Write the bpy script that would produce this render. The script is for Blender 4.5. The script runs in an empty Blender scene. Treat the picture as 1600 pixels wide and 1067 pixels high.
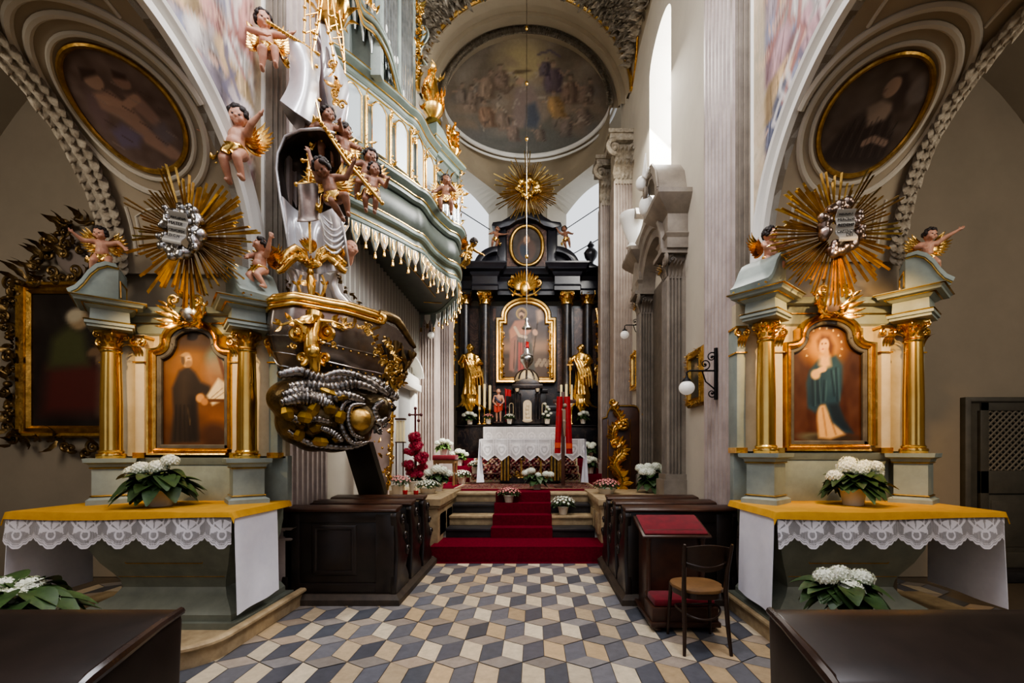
import bpy, bmesh, math, random
import numpy as np
from mathutils import Vector, Matrix
PI = math.pi
random.seed(7)
COL = bpy.context.scene.collection
# camera model: 1600 px frame, focal 700 px, eye 1.5 m above the nave floor, axis along +Y
F, CX, HY, HC = 700.0, 835.0, 705.0, 1.5
AX = -0.21            # X of the church's long axis


def P(px, py, d):
    return Vector(((px - CX) * d / F, d, HC - (py - HY) * d / F))


def V(*a):
    return Vector(a)


def srgb(r, g, b):
    def f(c):
        c /= 255.0
        return c / 12.92 if c <= 0.04045 else ((c + 0.055) / 1.055) ** 2.4
    return (f(r), f(g), f(b))


# ---------------------------------------------------------------- materials
MATS = {}


def mat(name, col, rough=0.6, metal=0.0, var=0.0, scale=8.0, col2=None, bump=0.0, emis=0.0, spec=None, sheen=0.0,
        vein=None, trans=0.0, detail=6.0):
    if name in MATS:
        return MATS[name]
    m = bpy.data.materials.new(name)
    m.use_nodes = True
    nt = m.node_tree
    b = nt.nodes['Principled BSDF']
    c = srgb(*col)
    b.inputs['Base Color'].default_value = (*c, 1)
    b.inputs['Roughness'].default_value = rough
    b.inputs['Metallic'].default_value = metal
    if spec is not None:
        b.inputs['Specular IOR Level'].default_value = spec
    if sheen:
        b.inputs['Sheen Weight'].default_value = sheen
    if trans:
        b.inputs['Transmission Weight'].default_value = trans
    tc = nt.nodes.new('ShaderNodeTexCoord')
    last = None
    if col2 is not None or var:
        c2 = srgb(*col2) if col2 is not None else tuple(x * (1 - var) for x in c)
        nz = nt.nodes.new('ShaderNodeTexNoise')
        nz.inputs['Scale'].default_value = scale
        nz.inputs['Detail'].default_value = detail
        nz.inputs['Roughness'].default_value = 0.65
        nt.links.new(tc.outputs['Object'], nz.inputs['Vector'])
        rp = nt.nodes.new('ShaderNodeValToRGB')
        rp.color_ramp.elements[0].position = 0.32
        rp.color_ramp.elements[1].position = 0.68
        rp.color_ramp.elements[0].color = (*c2, 1)
        rp.color_ramp.elements[1].color = (*c, 1)
        nt.links.new(nz.outputs['Fac'], rp.inputs['Fac'])
        last = rp.outputs['Color']
    if vein is not None:
        n2 = nt.nodes.new('ShaderNodeTexNoise')
        n2.inputs['Scale'].default_value = scale * 0.35
        n2.inputs['Detail'].default_value = 9
        n2.inputs['Roughness'].default_value = 0.7
        n2.inputs['Distortion'].default_value = 1.2
        nt.links.new(tc.outputs['Object'], n2.inputs['Vector'])
        r2 = nt.nodes.new('ShaderNodeValToRGB')
        e = r2.color_ramp.elements
        e[0].position = 0.47
        e[0].color = (0, 0, 0, 1)
        e[1].position = 0.53
        e[1].color = (0, 0, 0, 1)
        k = e.new(0.5)
        k.color = (1, 1, 1, 1)
        nt.links.new(n2.outputs['Fac'], r2.inputs['Fac'])
        mx = nt.nodes.new('ShaderNodeMix')
        mx.data_type = 'RGBA'
        nt.links.new(r2.outputs['Color'], mx.inputs['Factor'])
        if last is not None:
            nt.links.new(last, mx.inputs['A'])
        else:
            mx.inputs['A'].default_value = (*c, 1)
        mx.inputs['B'].default_value = (*srgb(*vein), 1)
        last = mx.outputs['Result']
    if last is not None:
        nt.links.new(last, b.inputs['Base Color'])
    if bump:
        nb = nt.nodes.new('ShaderNodeTexNoise')
        nb.inputs['Scale'].default_value = scale * 3
        nb.inputs['Detail'].default_value = 4
        nt.links.new(tc.outputs['Object'], nb.inputs['Vector'])
        bp = nt.nodes.new('ShaderNodeBump')
        bp.inputs['Strength'].default_value = bump
        bp.inputs['Distance'].default_value = 0.02
        nt.links.new(nb.outputs['Fac'], bp.inputs['Height'])
        nt.links.new(bp.outputs['Normal'], b.inputs['Normal'])
    if emis:
        b.inputs['Emission Color'].default_value = (*c, 1)
        b.inputs['Emission Strength'].default_value = emis
    MATS[name] = m
    return m


def mat_attr(name, rough=0.6, spec=0.3, bump=0.0, alpha=False, noise=0.0):
    """colour (and optionally coverage) taken from the mesh's own colour attribute"""
    if name in MATS:
        return MATS[name]
    m = bpy.data.materials.new(name)
    m.use_nodes = True
    nt = m.node_tree
    b = nt.nodes['Principled BSDF']
    b.inputs['Roughness'].default_value = rough
    b.inputs['Specular IOR Level'].default_value = spec
    at = nt.nodes.new('ShaderNodeAttribute')
    at.attribute_name = 'Col'
    src = at.outputs['Color']
    if noise:
        tc = nt.nodes.new('ShaderNodeTexCoord')
        nz = nt.nodes.new('ShaderNodeTexNoise')
        nz.inputs['Scale'].default_value = 14
        nz.inputs['Detail'].default_value = 8
        nz.inputs['Roughness'].default_value = 0.7
        nt.links.new(tc.outputs['Object'], nz.inputs['Vector'])
        mr = nt.nodes.new('ShaderNodeMapRange')
        mr.inputs['To Min'].default_value = 1 - noise
        mr.inputs['To Max'].default_value = 1 + noise
        nt.links.new(nz.outputs['Fac'], mr.inputs['Value'])
        mx = nt.nodes.new('ShaderNodeVectorMath')
        mx.operation = 'SCALE'
        nt.links.new(src, mx.inputs[0])
        nt.links.new(mr.outputs['Result'], mx.inputs['Scale'])
        src = mx.outputs['Vector']
    nt.links.new(src, b.inputs['Base Color'])
    if alpha:
        nt.links.new(at.outputs['Alpha'], b.inputs['Alpha'])
    MATS[name] = m
    return m


def emit(name, col, s):
    m = bpy.data.materials.new(name)
    m.use_nodes = True
    nt = m.node_tree
    nt.nodes.clear()
    o = nt.nodes.new('ShaderNodeOutputMaterial')
    e = nt.nodes.new('ShaderNodeEmission')
    e.inputs['Color'].default_value = (*srgb(*col), 1)
    e.inputs['Strength'].default_value = s
    nt.links.new(e.outputs[0], o.inputs[0])
    MATS[name] = m
    return m


GOLD = mat('gilding', (244, 204, 122), 0.26, 1.0, col2=(206, 158, 82), scale=9, bump=0.12)
GOLDD = mat('old_gilding', (212, 172, 100), 0.36, 1.0, col2=(146, 112, 58), scale=10, bump=0.2)
GOLDB = mat('antique_bronze_gilding', (146, 120, 78), 0.42, 0.9, col2=(74, 60, 40), scale=9, bump=0.2)
GOLDS = mat('polished_gold_column', (242, 206, 128), 0.22, 1.0, col2=(222, 178, 98), scale=3)
SILVER = mat('silvering', (205, 202, 198), 0.25, 1.0, col2=(140, 136, 132), scale=7)
SILVERD = mat('tarnished_silver', (176, 170, 164), 0.26, 1.0, col2=(96, 90, 84), scale=6, bump=0.15)
PLASTER = mat('lime_plaster', (196, 188, 172), 0.85, var=0.12, scale=1.6)
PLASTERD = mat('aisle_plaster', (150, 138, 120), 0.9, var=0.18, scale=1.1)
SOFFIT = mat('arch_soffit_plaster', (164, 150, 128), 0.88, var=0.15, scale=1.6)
WHITE = mat('white_stucco', (236, 234, 226), 0.75, var=0.07, scale=3)
STUCCO = mat('carved_stucco', (176, 166, 148), 0.85, col2=(120, 108, 90), scale=12, bump=0.5)
MARBLE = mat('pink_grey_marble', (192, 178, 170), 0.42, col2=(156, 142, 136), scale=2.4, bump=0.05)
MARBLEG = mat('shaded_grey_brown_marble', (140, 130, 116), 0.5, col2=(108, 98, 87), scale=3.2)  # darkened so the portal's shade sits in the colour
MARBLEF = mat('far_grey_pink_marble', (168, 154, 142), 0.5, col2=(136, 122, 112), scale=3)
STONE = mat('beige_stone', (186, 164, 128), 0.55, col2=(140, 120, 90), scale=6, bump=0.15)
STONED = mat('dark_step_stone', (52, 50, 52), 0.45, col2=(36, 34, 36), scale=8)
BLACKM = mat('black_marble', (34, 32, 36), 0.3, col2=(20, 18, 20), scale=6, vein=(70, 56, 48))
REDM = mat('brown_red_marble', (84, 52, 40), 0.35, col2=(44, 30, 26), scale=7, vein=(120, 90, 74))
GREENP = mat('grey_green_paint', (114, 126, 116), 0.42, col2=(92, 104, 96), scale=4)
GREEND = mat('shaded_green_grey_paint', (72, 79, 70), 0.45, col2=(54, 60, 53), scale=4)  # darker copy of the green paint, gallery shadow put into the colour
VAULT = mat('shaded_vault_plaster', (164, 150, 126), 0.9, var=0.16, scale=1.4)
TEALP = mat('pale_teal_paint', (150, 160, 152), 0.5, col2=(128, 138, 132), scale=5)
CREAM = mat('cream_paint', (208, 196, 168), 0.55, col2=(186, 172, 142), scale=4)
MENSA = mat('mensa_green_grey', (126, 130, 116), 0.45, col2=(104, 108, 98), scale=5)
WOOD = mat('dark_walnut', (46, 36, 31), 0.33, col2=(28, 22, 19), scale=5)
WOODR = mat('red_brown_wood', (72, 44, 30), 0.35, col2=(46, 28, 20), scale=6)
WOODS = mat('worn_seat_wood', (132, 98, 60), 0.45, col2=(98, 70, 42), scale=7)
REDC = mat('red_carpet', (112, 14, 36), 0.95, col2=(88, 8, 26), scale=30, spec=.1)
REDV = mat('red_velvet', (120, 14, 32), 0.9, col2=(92, 8, 22), scale=14, sheen=0.1)
REDS = mat('red_silk', (176, 22, 30), 0.5, col2=(140, 14, 22), scale=10)
YELC = mat('yellow_cloth', (208, 156, 48), 0.85, col2=(192, 140, 36), scale=10)
LINEN = mat('white_linen', (240, 240, 248), 0.85, col2=(228, 228, 238), scale=6)
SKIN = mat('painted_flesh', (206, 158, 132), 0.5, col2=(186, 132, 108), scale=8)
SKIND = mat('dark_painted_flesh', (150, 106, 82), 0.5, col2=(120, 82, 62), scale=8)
HAIR = mat('dark_painted_hair', (46, 34, 28), 0.6, col2=(28, 20, 16), scale=20)
EYE = mat('painted_eye', (22, 16, 14), 0.3)
LEAF = mat('hydrangea_leaf', (66, 92, 46), 0.5, col2=(34, 56, 28), scale=14)
LEAFL = mat('light_leaf', (116, 146, 74), 0.5, col2=(70, 104, 44), scale=14)
PETW = mat('white_petals', (244, 244, 232), 0.6, col2=(220, 226, 200), scale=25)
PETP = mat('pink_petals', (228, 158, 152), 0.6, col2=(206, 120, 118), scale=25)
PETM = mat('crimson_petals', (176, 20, 60), 0.6, col2=(120, 8, 38), scale=25)
POTW = mat('white_glazed_pot', (226, 216, 198), 0.35, col2=(206, 194, 172), scale=3)
SOIL = mat('potting_soil', (44, 32, 24), 0.95)
WAX = mat('candle_wax', (240, 226, 176), 0.45)
GLOBE = mat('opal_glass', (240, 236, 226), 0.15, emis=0.12)
IRON = mat('wrought_iron', (24, 22, 22), 0.5, 0.6)
STEEL = mat('polished_pipe_metal', (214, 218, 216), 0.25, 0.85, col2=(150, 156, 156), scale=5)
INK = mat('black_lettering', (24, 20, 18), 0.7)
DOORP = mat('grey_door_paint', (84, 80, 70), 0.6, col2=(68, 64, 56), scale=5)
DARK = mat('dark_recess', (26, 23, 20), 0.8)
CANVAS = mat_attr('oil_painting', 0.42, 0.4, noise=0.12)
FRESCO = mat_attr('fresco', 0.9, 0.1, noise=0.22)
TILEM = mat_attr('floor_tile', 0.36, 0.35, noise=0.42)
RUGM = mat_attr('woven_rug', 0.95, 0.05)
LACEM = mat_attr('lace', 0.85, 0.1, alpha=True)
PAINTED = mat_attr('painted_wood_figure', 0.55, 0.3)

# ---------------------------------------------------------------- mesh builder
ROOT = {}


class MB:
    def __init__(s):
        s.v, s.f, s.mi, s.M, s.cur = [], [], [], Matrix.Identity(4), 0

    def add(s, vs, fs):
        o = len(s.v)
        M = s.M
        s.v += [tuple(M @ Vector(p)) for p in vs]
        s.f += [tuple(i + o for i in f) for f in fs]
        s.mi += [s.cur] * len(fs)

    def box(s, a, b):
        x0, y0, z0 = a
        x1, y1, z1 = b
        s.add([(x0, y0, z0), (x1, y0, z0), (x1, y1, z0), (x0, y1, z0), (x0, y0, z1), (x1, y0, z1), (x1, y1, z1), (x0, y1, z1)],
              [(3, 2, 1, 0), (4, 5, 6, 7), (0, 1, 5, 4), (1, 2, 6, 5), (2, 3, 7, 6), (3, 0, 4, 7)])

    def prism(s, pts, o, u, v, w):
        """polygon pts (a,b) in plane o+u*a+v*b, extruded by w"""
        o, u, v, w = Vector(o), Vector(u), Vector(v), Vector(w)
        n = len(pts)
        A = [o + u * a + v * b for a, b in pts]
        s.add(A + [p + w for p in A], [tuple(range(n))[::-1], tuple(range(n, 2 * n))] +
              [(i, (i + 1) % n, n + (i + 1) % n, n + i) for i in range(n)])

    def lathe(s, prof, c=(0, 0, 0), n=20, a0=0, a1=2 * PI, axis=None, sq=1.0):
        c = Vector(c)
        if axis is None:
            R = Matrix.Identity(3)
        else:
            R = Vector((0, 0, 1)).rotation_difference(Vector(axis).normalized()).to_matrix()
        full = abs(a1 - a0 - 2 * PI) < 1e-6
        m = n if full else n + 1
        vs, fs = [], []
        for r, z in prof:
            for i in range(m):
                a = a0 + (a1 - a0) * i / n
                vs.append(c + R @ Vector((r * math.cos(a), r * math.sin(a) * sq, z)))
        for j in range(len(prof) - 1):
            for i in range(n):
                k = (i + 1) % m if full else i + 1
                fs.append((j * m + i, j * m + k, (j + 1) * m + k, (j + 1) * m + i))
        if full:
            if prof[0][0] > 1e-5:
                fs.append(tuple(range(m))[::-1])
            if prof[-1][0] > 1e-5:
                fs.append(tuple(range((len(prof) - 1) * m, len(prof) * m)))
        s.add(vs, fs)

    def tube(s, pts, r, n=8, caps=True, closed=False):
        pts = [Vector(p) for p in pts]
        N = len(pts)
        rs = r if isinstance(r, (list, tuple)) else [r] * N
        T = []
        for i in range(N):
            a = pts[(i - 1) % N] if (i > 0 or closed) else pts[0]
            b = pts[(i + 1) % N] if (i < N - 1 or closed) else pts[-1]
            t = (b - a)
            T.append(t.normalized() if t.length > 1e-9 else Vector((0, 0, 1)))
        up = T[0].orthogonal().normalized()
        vs, fs = [], []
        for i in range(N):
            up = up - T[i] * up.dot(T[i])
            if up.length < 1e-6:
                up = T[i].orthogonal()
            up.normalize()
            sd = T[i].cross(up)
            for k in range(n):
                a = 2 * PI * k / n
                vs.append(pts[i] + (up * math.cos(a) + sd * math.sin(a)) * rs[i])
        L = N if closed else N - 1
        for i in range(L):
            j = (i + 1) % N
            for k in range(n):
                q = (k + 1) % n
                fs.append((i * n + k, i * n + q, j * n + q, j * n + k))
        if caps and not closed:
            fs.append(tuple(range(n))[::-1])
            fs.append(tuple(range((N - 1) * n, N * n)))
        s.add(vs, fs)

    def ell(s, c, r, R=None, n=12, m=8):
        c = Vector(c)
        if not isinstance(r, (list, tuple, Vector)):
            r = (r, r, r)
        vs, fs = [], []
        R = R or Matrix.Identity(3)
        vs.append(c + R @ Vector((0, 0, r[2])))
        for j in range(1, m):
            th = PI * j / m
            for i in range(n):
                a = 2 * PI * i / n
                vs.append(c + R @ Vector((r[0] * math.sin(th) * math.cos(a), r[1] * math.sin(th) * math.sin(a), r[2] * math.cos(th))))
        vs.append(c + R @ Vector((0, 0, -r[2])))
        for i in range(n):
            fs.append((0, 1 + i, 1 + (i + 1) % n))
        for j in range(m - 2):
            for i in range(n):
                a, b = 1 + j * n + i, 1 + j * n + (i + 1) % n
                fs.append((a, a + n, b + n, b))
        l = len(vs) - 1
        for i in range(n):
            fs.append((l, 1 + (m - 2) * n + (i + 1) % n, 1 + (m - 2) * n + i))
        s.add(vs, fs)

    def cap(s, a, b, ra, rb, n=10):
        """tapered capsule"""
        a, b = Vector(a), Vector(b)
        ax = b - a
        L = ax.length
        if L < 1e-6:
            s.ell(a, ra)
            return
        pr = []
        for k in range(5):
            t = -PI / 2 + PI / 2 * k / 4
            pr.append((max(ra * math.cos(t), 0), ra * math.sin(t)))
        for k in range(5):
            t = PI / 2 * k / 4
            pr.append((max(rb * math.cos(t), 0), L + rb * math.sin(t)))
        pr[0] = (0.0001, pr[0][1])
        pr[-1] = (0.0001, pr[-1][1])
        s.lathe(pr, a, n, axis=ax)

    def sweep(s, path, prof, N=(0, 0, 1), closed=False, pclosed=True):
        """profile (a,b): a along the in-plane side (tangent x N), b along N; mitred"""
        path = [Vector(p) for p in path]
        N = Vector(N).normalized()
        n = len(path)
        k = len(prof)
        vs, fs = [], []
        for i in range(n):
            if closed or 0 < i < n - 1:
                t0 = (path[i] - path[i - 1]).normalized()
                t1 = (path[(i + 1) % n] - path[i]).normalized()
            elif i == 0:
                t0 = t1 = (path[1] - path[0]).normalized()
            else:
                t0 = t1 = (path[-1] - path[-2]).normalized()
            s0, s1 = t0.cross(N), t1.cross(N)
            sm = s0 + s1
            if sm.length < 1e-6:
                sm = s0
            sm.normalize()
            c = max(sm.dot(s0), 0.35)
            for a, b in prof:
                vs.append(path[i] + sm * (a / c) + N * b)
        L = n if closed else n - 1
        for i in range(L):
            j = (i + 1) % n
            for q in range(k if pclosed else k - 1):
                r = (q + 1) % k
                fs.append((i * k + q, i * k + r, j * k + r, j * k + q))
        if not closed and pclosed:
            fs.append(tuple(range(k)))
            fs.append(tuple(range((n - 1) * k, n * k))[::-1])
        s.add(vs, fs)

    def grid(s, fn, nu, nv):
        vs = [fn(i / nu, j / nv) for j in range(nv + 1) for i in range(nu + 1)]
        fs = [(j * (nu + 1) + i, j * (nu + 1) + i + 1, (j + 1) * (nu + 1) + i + 1, (j + 1) * (nu + 1) + i)
              for j in range(nv) for i in range(nu)]
        s.add(vs, fs)

    def sheet(s, fn, nu, nv, th):
        """grid with thickness"""
        A = [[Vector(fn(i / nu, j / nv)) for i in range(nu + 1)] for j in range(nv + 1)]
        vs, ws = [], []
        for j in range(nv + 1):
            for i in range(nu + 1):
                a = A[j][min(i + 1, nu)] - A[j][max(i - 1, 0)]
                b = A[min(j + 1, nv)][i] - A[max(j - 1, 0)][i]
                q = a.cross(b)
                q = q.normalized() if q.length > 1e-9 else Vector((0, 0, 1))
                vs.append(A[j][i] + q * th / 2)
                ws.append(A[j][i] - q * th / 2)
        n = len(vs)
        W = nu + 1
        fs = []
        for j in range(nv):
            for i in range(nu):
                a = (j * W + i, j * W + i + 1, (j + 1) * W + i + 1, (j + 1) * W + i)
                fs.append(a)
                fs.append(tuple(x + n for x in a[::-1]))
        bd = [i for i in range(W)] + [j * W + nu for j in range(1, nv + 1)] + [nv * W + i for i in range(nu - 1, -1, -1)] + \
             [j * W for j in range(nv - 1, 0, -1)]
        for a, b in zip(bd, bd[1:] + bd[:1]):
            fs.append((b, a, a + n, b + n))
        s.add(vs + ws, fs)

    def mesh(s, name, smooth=38, bevel=0.0, recalc=True, bseg=2):
        me = bpy.data.meshes.new(name)
        me.from_pydata(s.v, [], s.f)
        if any(s.mi):
            me.polygons.foreach_set('material_index', s.mi)
        if recalc or bevel:
            bm = bmesh.new()
            bm.from_mesh(me)
            if recalc:
                bmesh.ops.recalc_face_normals(bm, faces=bm.faces)
            if bevel:
                es = [e for e in bm.edges if len(e.link_faces) == 2 and e.calc_face_angle(0) > 0.6]
                bmesh.ops.bevel(bm, geom=es, offset=bevel, segments=bseg, affect='EDGES', profile=0.5, clamp_overlap=True)
            bm.to_mesh(me)
            bm.free()
        if smooth:
            me.polygons.foreach_set('use_smooth', [True] * len(me.polygons))
            me.set_sharp_from_angle(angle=math.radians(smooth))
        me.update()
        return me

    def build(s, name, m, parent=None, smooth=38, bevel=0.0, recalc=True, label=None):
        return put(s.mesh(name, smooth, bevel, recalc), name, m, parent, label)


def put(me, name, m, parent=None, label=None):
    """link a mesh given in world coordinates as one object"""
    o = bpy.data.objects.new(name, me)
    COL.objects.link(o)
    for q in (m if isinstance(m, (list, tuple)) else [m]):
        me.materials.append(q)
    if parent is not None:
        Mx = ROOT[parent.name]
        me.transform(Mx.inverted())
        o.parent = parent
        ROOT[o.name] = Mx
    else:
        n = len(me.vertices)
        co = np.empty(n * 3, dtype=np.float32)
        me.vertices.foreach_get('co', co)
        co = co.reshape(-1, 3)
        lo, hi = co.min(0), co.max(0)
        c = Vector(((lo[0] + hi[0]) / 2, (lo[1] + hi[1]) / 2, lo[2]))
        me.transform(Matrix.Translation(-c))
        o.location = c
        ROOT[o.name] = Matrix.Translation(c)
    if label:
        o['label'] = label
    return o


def thing(name, label, cat, loc=(0, 0, 0), group=None, rot=(0, 0, 0)):
    o = bpy.data.objects.new(name, None)
    o.empty_display_size = 0.1
    COL.objects.link(o)
    o.location = loc
    o.rotation_euler = rot
    from mathutils import Euler
    ROOT[o.name] = Matrix.Translation(Vector(loc)) @ Euler(rot).to_matrix().to_4x4()
    o['label'] = label
    o['category'] = cat
    if group:
        o['group'] = group
    return o


def tag(o, label, cat, group=None):
    o['label'] = label
    o['category'] = cat
    if group:
        o['group'] = group
    return o


def struct(mb, name, m, smooth=38, bevel=0.0, recalc=True):
    o = mb.build(name, m, None, smooth, bevel, recalc) if isinstance(mb, MB) else put(mb, name, m)
    o['kind'] = 'structure'
    return o


def dup(o, loc=None, rot=None, scale=None, label=None, group=None):
    def rec(a, par):
        c = a.copy()
        COL.objects.link(c)
        if par is not None:
            c.parent = par
        for ch in list(a.children):
            rec(ch, c)
        return c
    r = rec(o, None)
    if loc is not None:
        r.location = loc
    if rot is not None:
        r.rotation_euler = rot
    if scale is not None:
        r.scale = (scale,) * 3 if not isinstance(scale, (tuple, list)) else scale
    if label:
        r['label'] = label
    if group:
        r['group'] = group
    return r


# ---------------------------------------------------------------- painted surfaces
class Paint:
    """soft-brush picture evaluated at points (u,v) in 0..1, v up"""

    def __init__(s, u, v, base, asp=1.0, seed=1):
        s.u, s.v, s.asp = np.asarray(u, float), np.asarray(v, float), asp
        s.c = np.ones((len(s.u), 3)) * np.array(base, float)
        s.rng = np.random.RandomState(seed)

    def grad(s, top, bot):
        t = s.v[:, None]
        s.c = np.array(bot, float) * (1 - t) + np.array(top, float) * t

    def noise(s, k=6, n=10):
        z = np.zeros_like(s.u)
        for i in range(n):
            a = s.rng.uniform(0, 2 * PI)
            f = k * s.rng.uniform(0.4, 1.6)
            z += np.sin((s.u * math.cos(a) * s.asp + s.v * math.sin(a)) * f * 2 * PI + s.rng.uniform(0, 6.28)) / math.sqrt(n)
        return z

    def mottle(s, amp=12, k=5):
        s.c += (s.noise(k) * amp)[:, None]
        s.c += (s.noise(k * 2.7) * amp * .5)[:, None]

    def mix(s, m, col, op=1.0):
        m = (np.clip(m, 0, 1) * op)[:, None]
        s.c = s.c * (1 - m) + np.array(col, float) * m

    def blob(s, cx, cy, rx, ry, col, ang=0, soft=0.2, op=1.0):
        ca, sa = math.cos(ang), math.sin(ang)
        dx, dy = (s.u - cx) * s.asp, s.v - cy
        a, b = dx * ca + dy * sa, -dx * sa + dy * ca
        r = np.sqrt((a / (rx * s.asp)) ** 2 + (b / ry) ** 2)
        s.mix((1 + soft / 2 - r) / max(soft, 1e-3), col, op)

    def poly(s, pts, col, soft=0.015, op=1.0):
        x, y = s.u * s.asp, s.v
        q = [(a * s.asp, b) for a, b in pts]
        ins = np.zeros(len(x), bool)
        dist = np.full(len(x), 9.0)
        for (x0, y0), (x1, y1) in zip(q, q[1:] + q[:1]):
            c = (y0 > y) != (y1 > y)
            with np.errstate(divide='ignore', invalid='ignore'):
                xi = (x1 - x0) * (y - y0) / (y1 - y0 + 1e-12) + x0
            ins ^= c & (x < xi)
            dx, dy = x1 - x0, y1 - y0
            t = np.clip(((x - x0) * dx + (y - y0) * dy) / (dx * dx + dy * dy + 1e-12), 0, 1)
            dist = np.minimum(dist, np.hypot(x - x0 - t * dx, y - y0 - t * dy))
        sd = np.where(ins, dist, -dist)
        s.mix(sd / (2 * soft) + 0.5, col, op)

    def line(s, pts, w, col, soft=0.5, op=1.0):
        x, y = s.u * s.asp, s.v
        dist = np.full(len(x), 9.0)
        for (x0, y0), (x1, y1) in zip(pts, pts[1:]):
            x0, x1 = x0 * s.asp, x1 * s.asp
            dx, dy = x1 - x0, y1 - y0
            t = np.clip(((x - x0) * dx + (y - y0) * dy) / (dx * dx + dy * dy + 1e-12), 0, 1)
            dist = np.minimum(dist, np.hypot(x - x0 - t * dx, y - y0 - t * dy))
        s.mix((w * (1 + soft / 2) - dist) / (w * soft), col, op)

    def lin(s):
        c = np.clip(s.c, 0, 255) / 255
        return np.where(c <= 0.04045, c / 12.92, ((c + 0.055) / 1.055) ** 2.4)


def figure_strokes(p, cx, cy, h, skin, robe, seed=0, lean=0.0, op=0.85, seat=False):
    """a soft robed figure for murals"""
    r = random.Random(seed)
    w = h * 0.32 / p.asp
    dark = tuple(c * 0.6 for c in robe)
    lite = tuple(min(255, c * 1.2 + 14) for c in robe)
    q = lambda x, y: (cx + w * x - lean * h * .5 * y, cy + h * y)
    p.poly([q(-.55, .2), q(.5, .22), q(.85, .0), q(.7, -.3), q(1.1, -.46), q(-.6, -.5), q(-.95, -.2), q(-.8, .05)], robe, h * .03, op)
    p.poly([q(.1, .2), q(.5, .2), q(.85, -.02), q(.7, -.3), q(1.0, -.46), q(.3, -.46), q(.35, -.1)], dark, h * .05, op * .75)
    p.poly([q(-.5, .16), q(-.1, .18), q(-.2, -.2), q(-.5, -.4), q(-.75, -.1)], lite, h * .05, op * .7)
    for k in range(5):
        x = r.uniform(-.6, .6)
        p.line([q(x, .1), q(x + r.uniform(-.3, .3), -.42)], h * .01, dark if k % 2 else lite, .8, op * .7)
    a = r.choice([-1, 1])
    p.line([q(a * .5, .14), q(a * .95, .04), q(a * 1.35, r.uniform(.0, .3))], h * .032, skin, .4, op)
    p.blob(*q(-a * .1, .33), h * .075 / p.asp, h * .09, skin, 0, .25, op)
    p.poly([q(-a * .1 - .28, .36), q(-a * .1 - .2, .45), q(-a * .1 + .2, .45), q(-a * .1 + .26, .34), q(-a * .1 + .1, .4), q(-a * .1 - .12, .38)], tuple(c * .5 for c in skin), h * .015, op * .9)
    if seat:
        p.line([q(-.9, -.35), q(.9, -.4)], h * .05, skin, .5, op)


def painted_rows(rows, fn, name, m, parent=None, nu=60, paint=None, label=None):
    """rows: list of (t, a, b): at height parameter t the picture spans a..b; fn(x,t)->world; paint(u,v)->linear rgb"""
    a0, b0 = min(r[1] for r in rows), max(r[2] for r in rows)
    t0, t1 = rows[0][0], rows[-1][0]
    vs, uu, vv = [], [], []
    for t, a, b in rows:
        for i in range(nu + 1):
            x = a + (b - a) * i / nu
            vs.append(tuple(fn(x, t)))
            uu.append((x - a0) / (b0 - a0))
            vv.append((t - t0) / (t1 - t0))
    W = nu + 1
    fs = [(j * W + i, j * W + i + 1, (j + 1) * W + i + 1, (j + 1) * W + i) for j in range(len(rows) - 1) for i in range(nu)]
    me = bpy.data.meshes.new(name)
    me.from_pydata(vs, [], fs)
    rgb = paint(np.array(uu), np.array(vv))
    setcol(me, rgb)
    me.polygons.foreach_set('use_smooth', [True] * len(me.polygons))
    return put(me, name, m, parent, label)


def setcol(me, rgb, alpha=None):
    n = len(me.vertices)
    at = me.color_attributes.new('Col', 'FLOAT_COLOR', 'POINT')
    d = np.ones((n, 4), dtype=np.float32)
    d[:, :3] = rgb
    if alpha is not None:
        d[:, 3] = alpha
    at.data.foreach_set('color', d.ravel())


# ---------------------------------------------------------------- ornament
def frame3(d, n):
    d = Vector(d).normalized()
    n = Vector(n)
    n = (n - d * n.dot(d)).normalized()
    return d, d.cross(n), n


def leaf(mb, base, d, n, L, W, curl=0.4, lobes=0, N=7, th=0.0):
    d, s, n = frame3(d, n)
    base = Vector(base)
    vs, fs = [], []
    for i in range(N + 1):
        t = i / N
        w = W * (math.sin(PI * min(t * 0.9 + 0.1, 1)) ** 0.8)
        if lobes:
            w *= 0.72 + 0.28 * abs(math.cos(t * lobes * PI))
        if i == N:
            w = W * .03
        a = curl * t * t
        c = base + d * (L * t * math.cos(a * .7)) + n * (L * t * math.sin(a))
        vs += [c - s * w / 2, c + n * W * .16, c + s * w / 2]
    for i in range(N):
        a = i * 3
        fs += [(a, a + 1, a + 4, a + 3), (a + 1, a + 2, a + 5, a + 4)]
    mb.add(vs, fs)


def spiral(o, u, v, R, turns, a0=0, sgn=1, n=26, r1=0.12):
    o, u, v = Vector(o), Vector(u), Vector(v)
    out = []
    for i in range(n + 1):
        t = i / n
        r = R * (1 - (1 - r1) * t)
        a = a0 + sgn * turns * 2 * PI * t
        out.append(o + u * (r * math.cos(a)) + v * (r * math.sin(a)))
    return out


def volute(mb, o, u, v, R, th, turns=1.4, a0=0, sgn=1):
    pts = spiral(o, u, v, R, turns, a0, sgn)
    n = len(pts)
    mb.tube(pts, [th * (1.1 - .5 * i / n) for i in range(n)], 7)
    mb.ell(o, R * .2 + th * .4, n=8, m=6)


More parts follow.
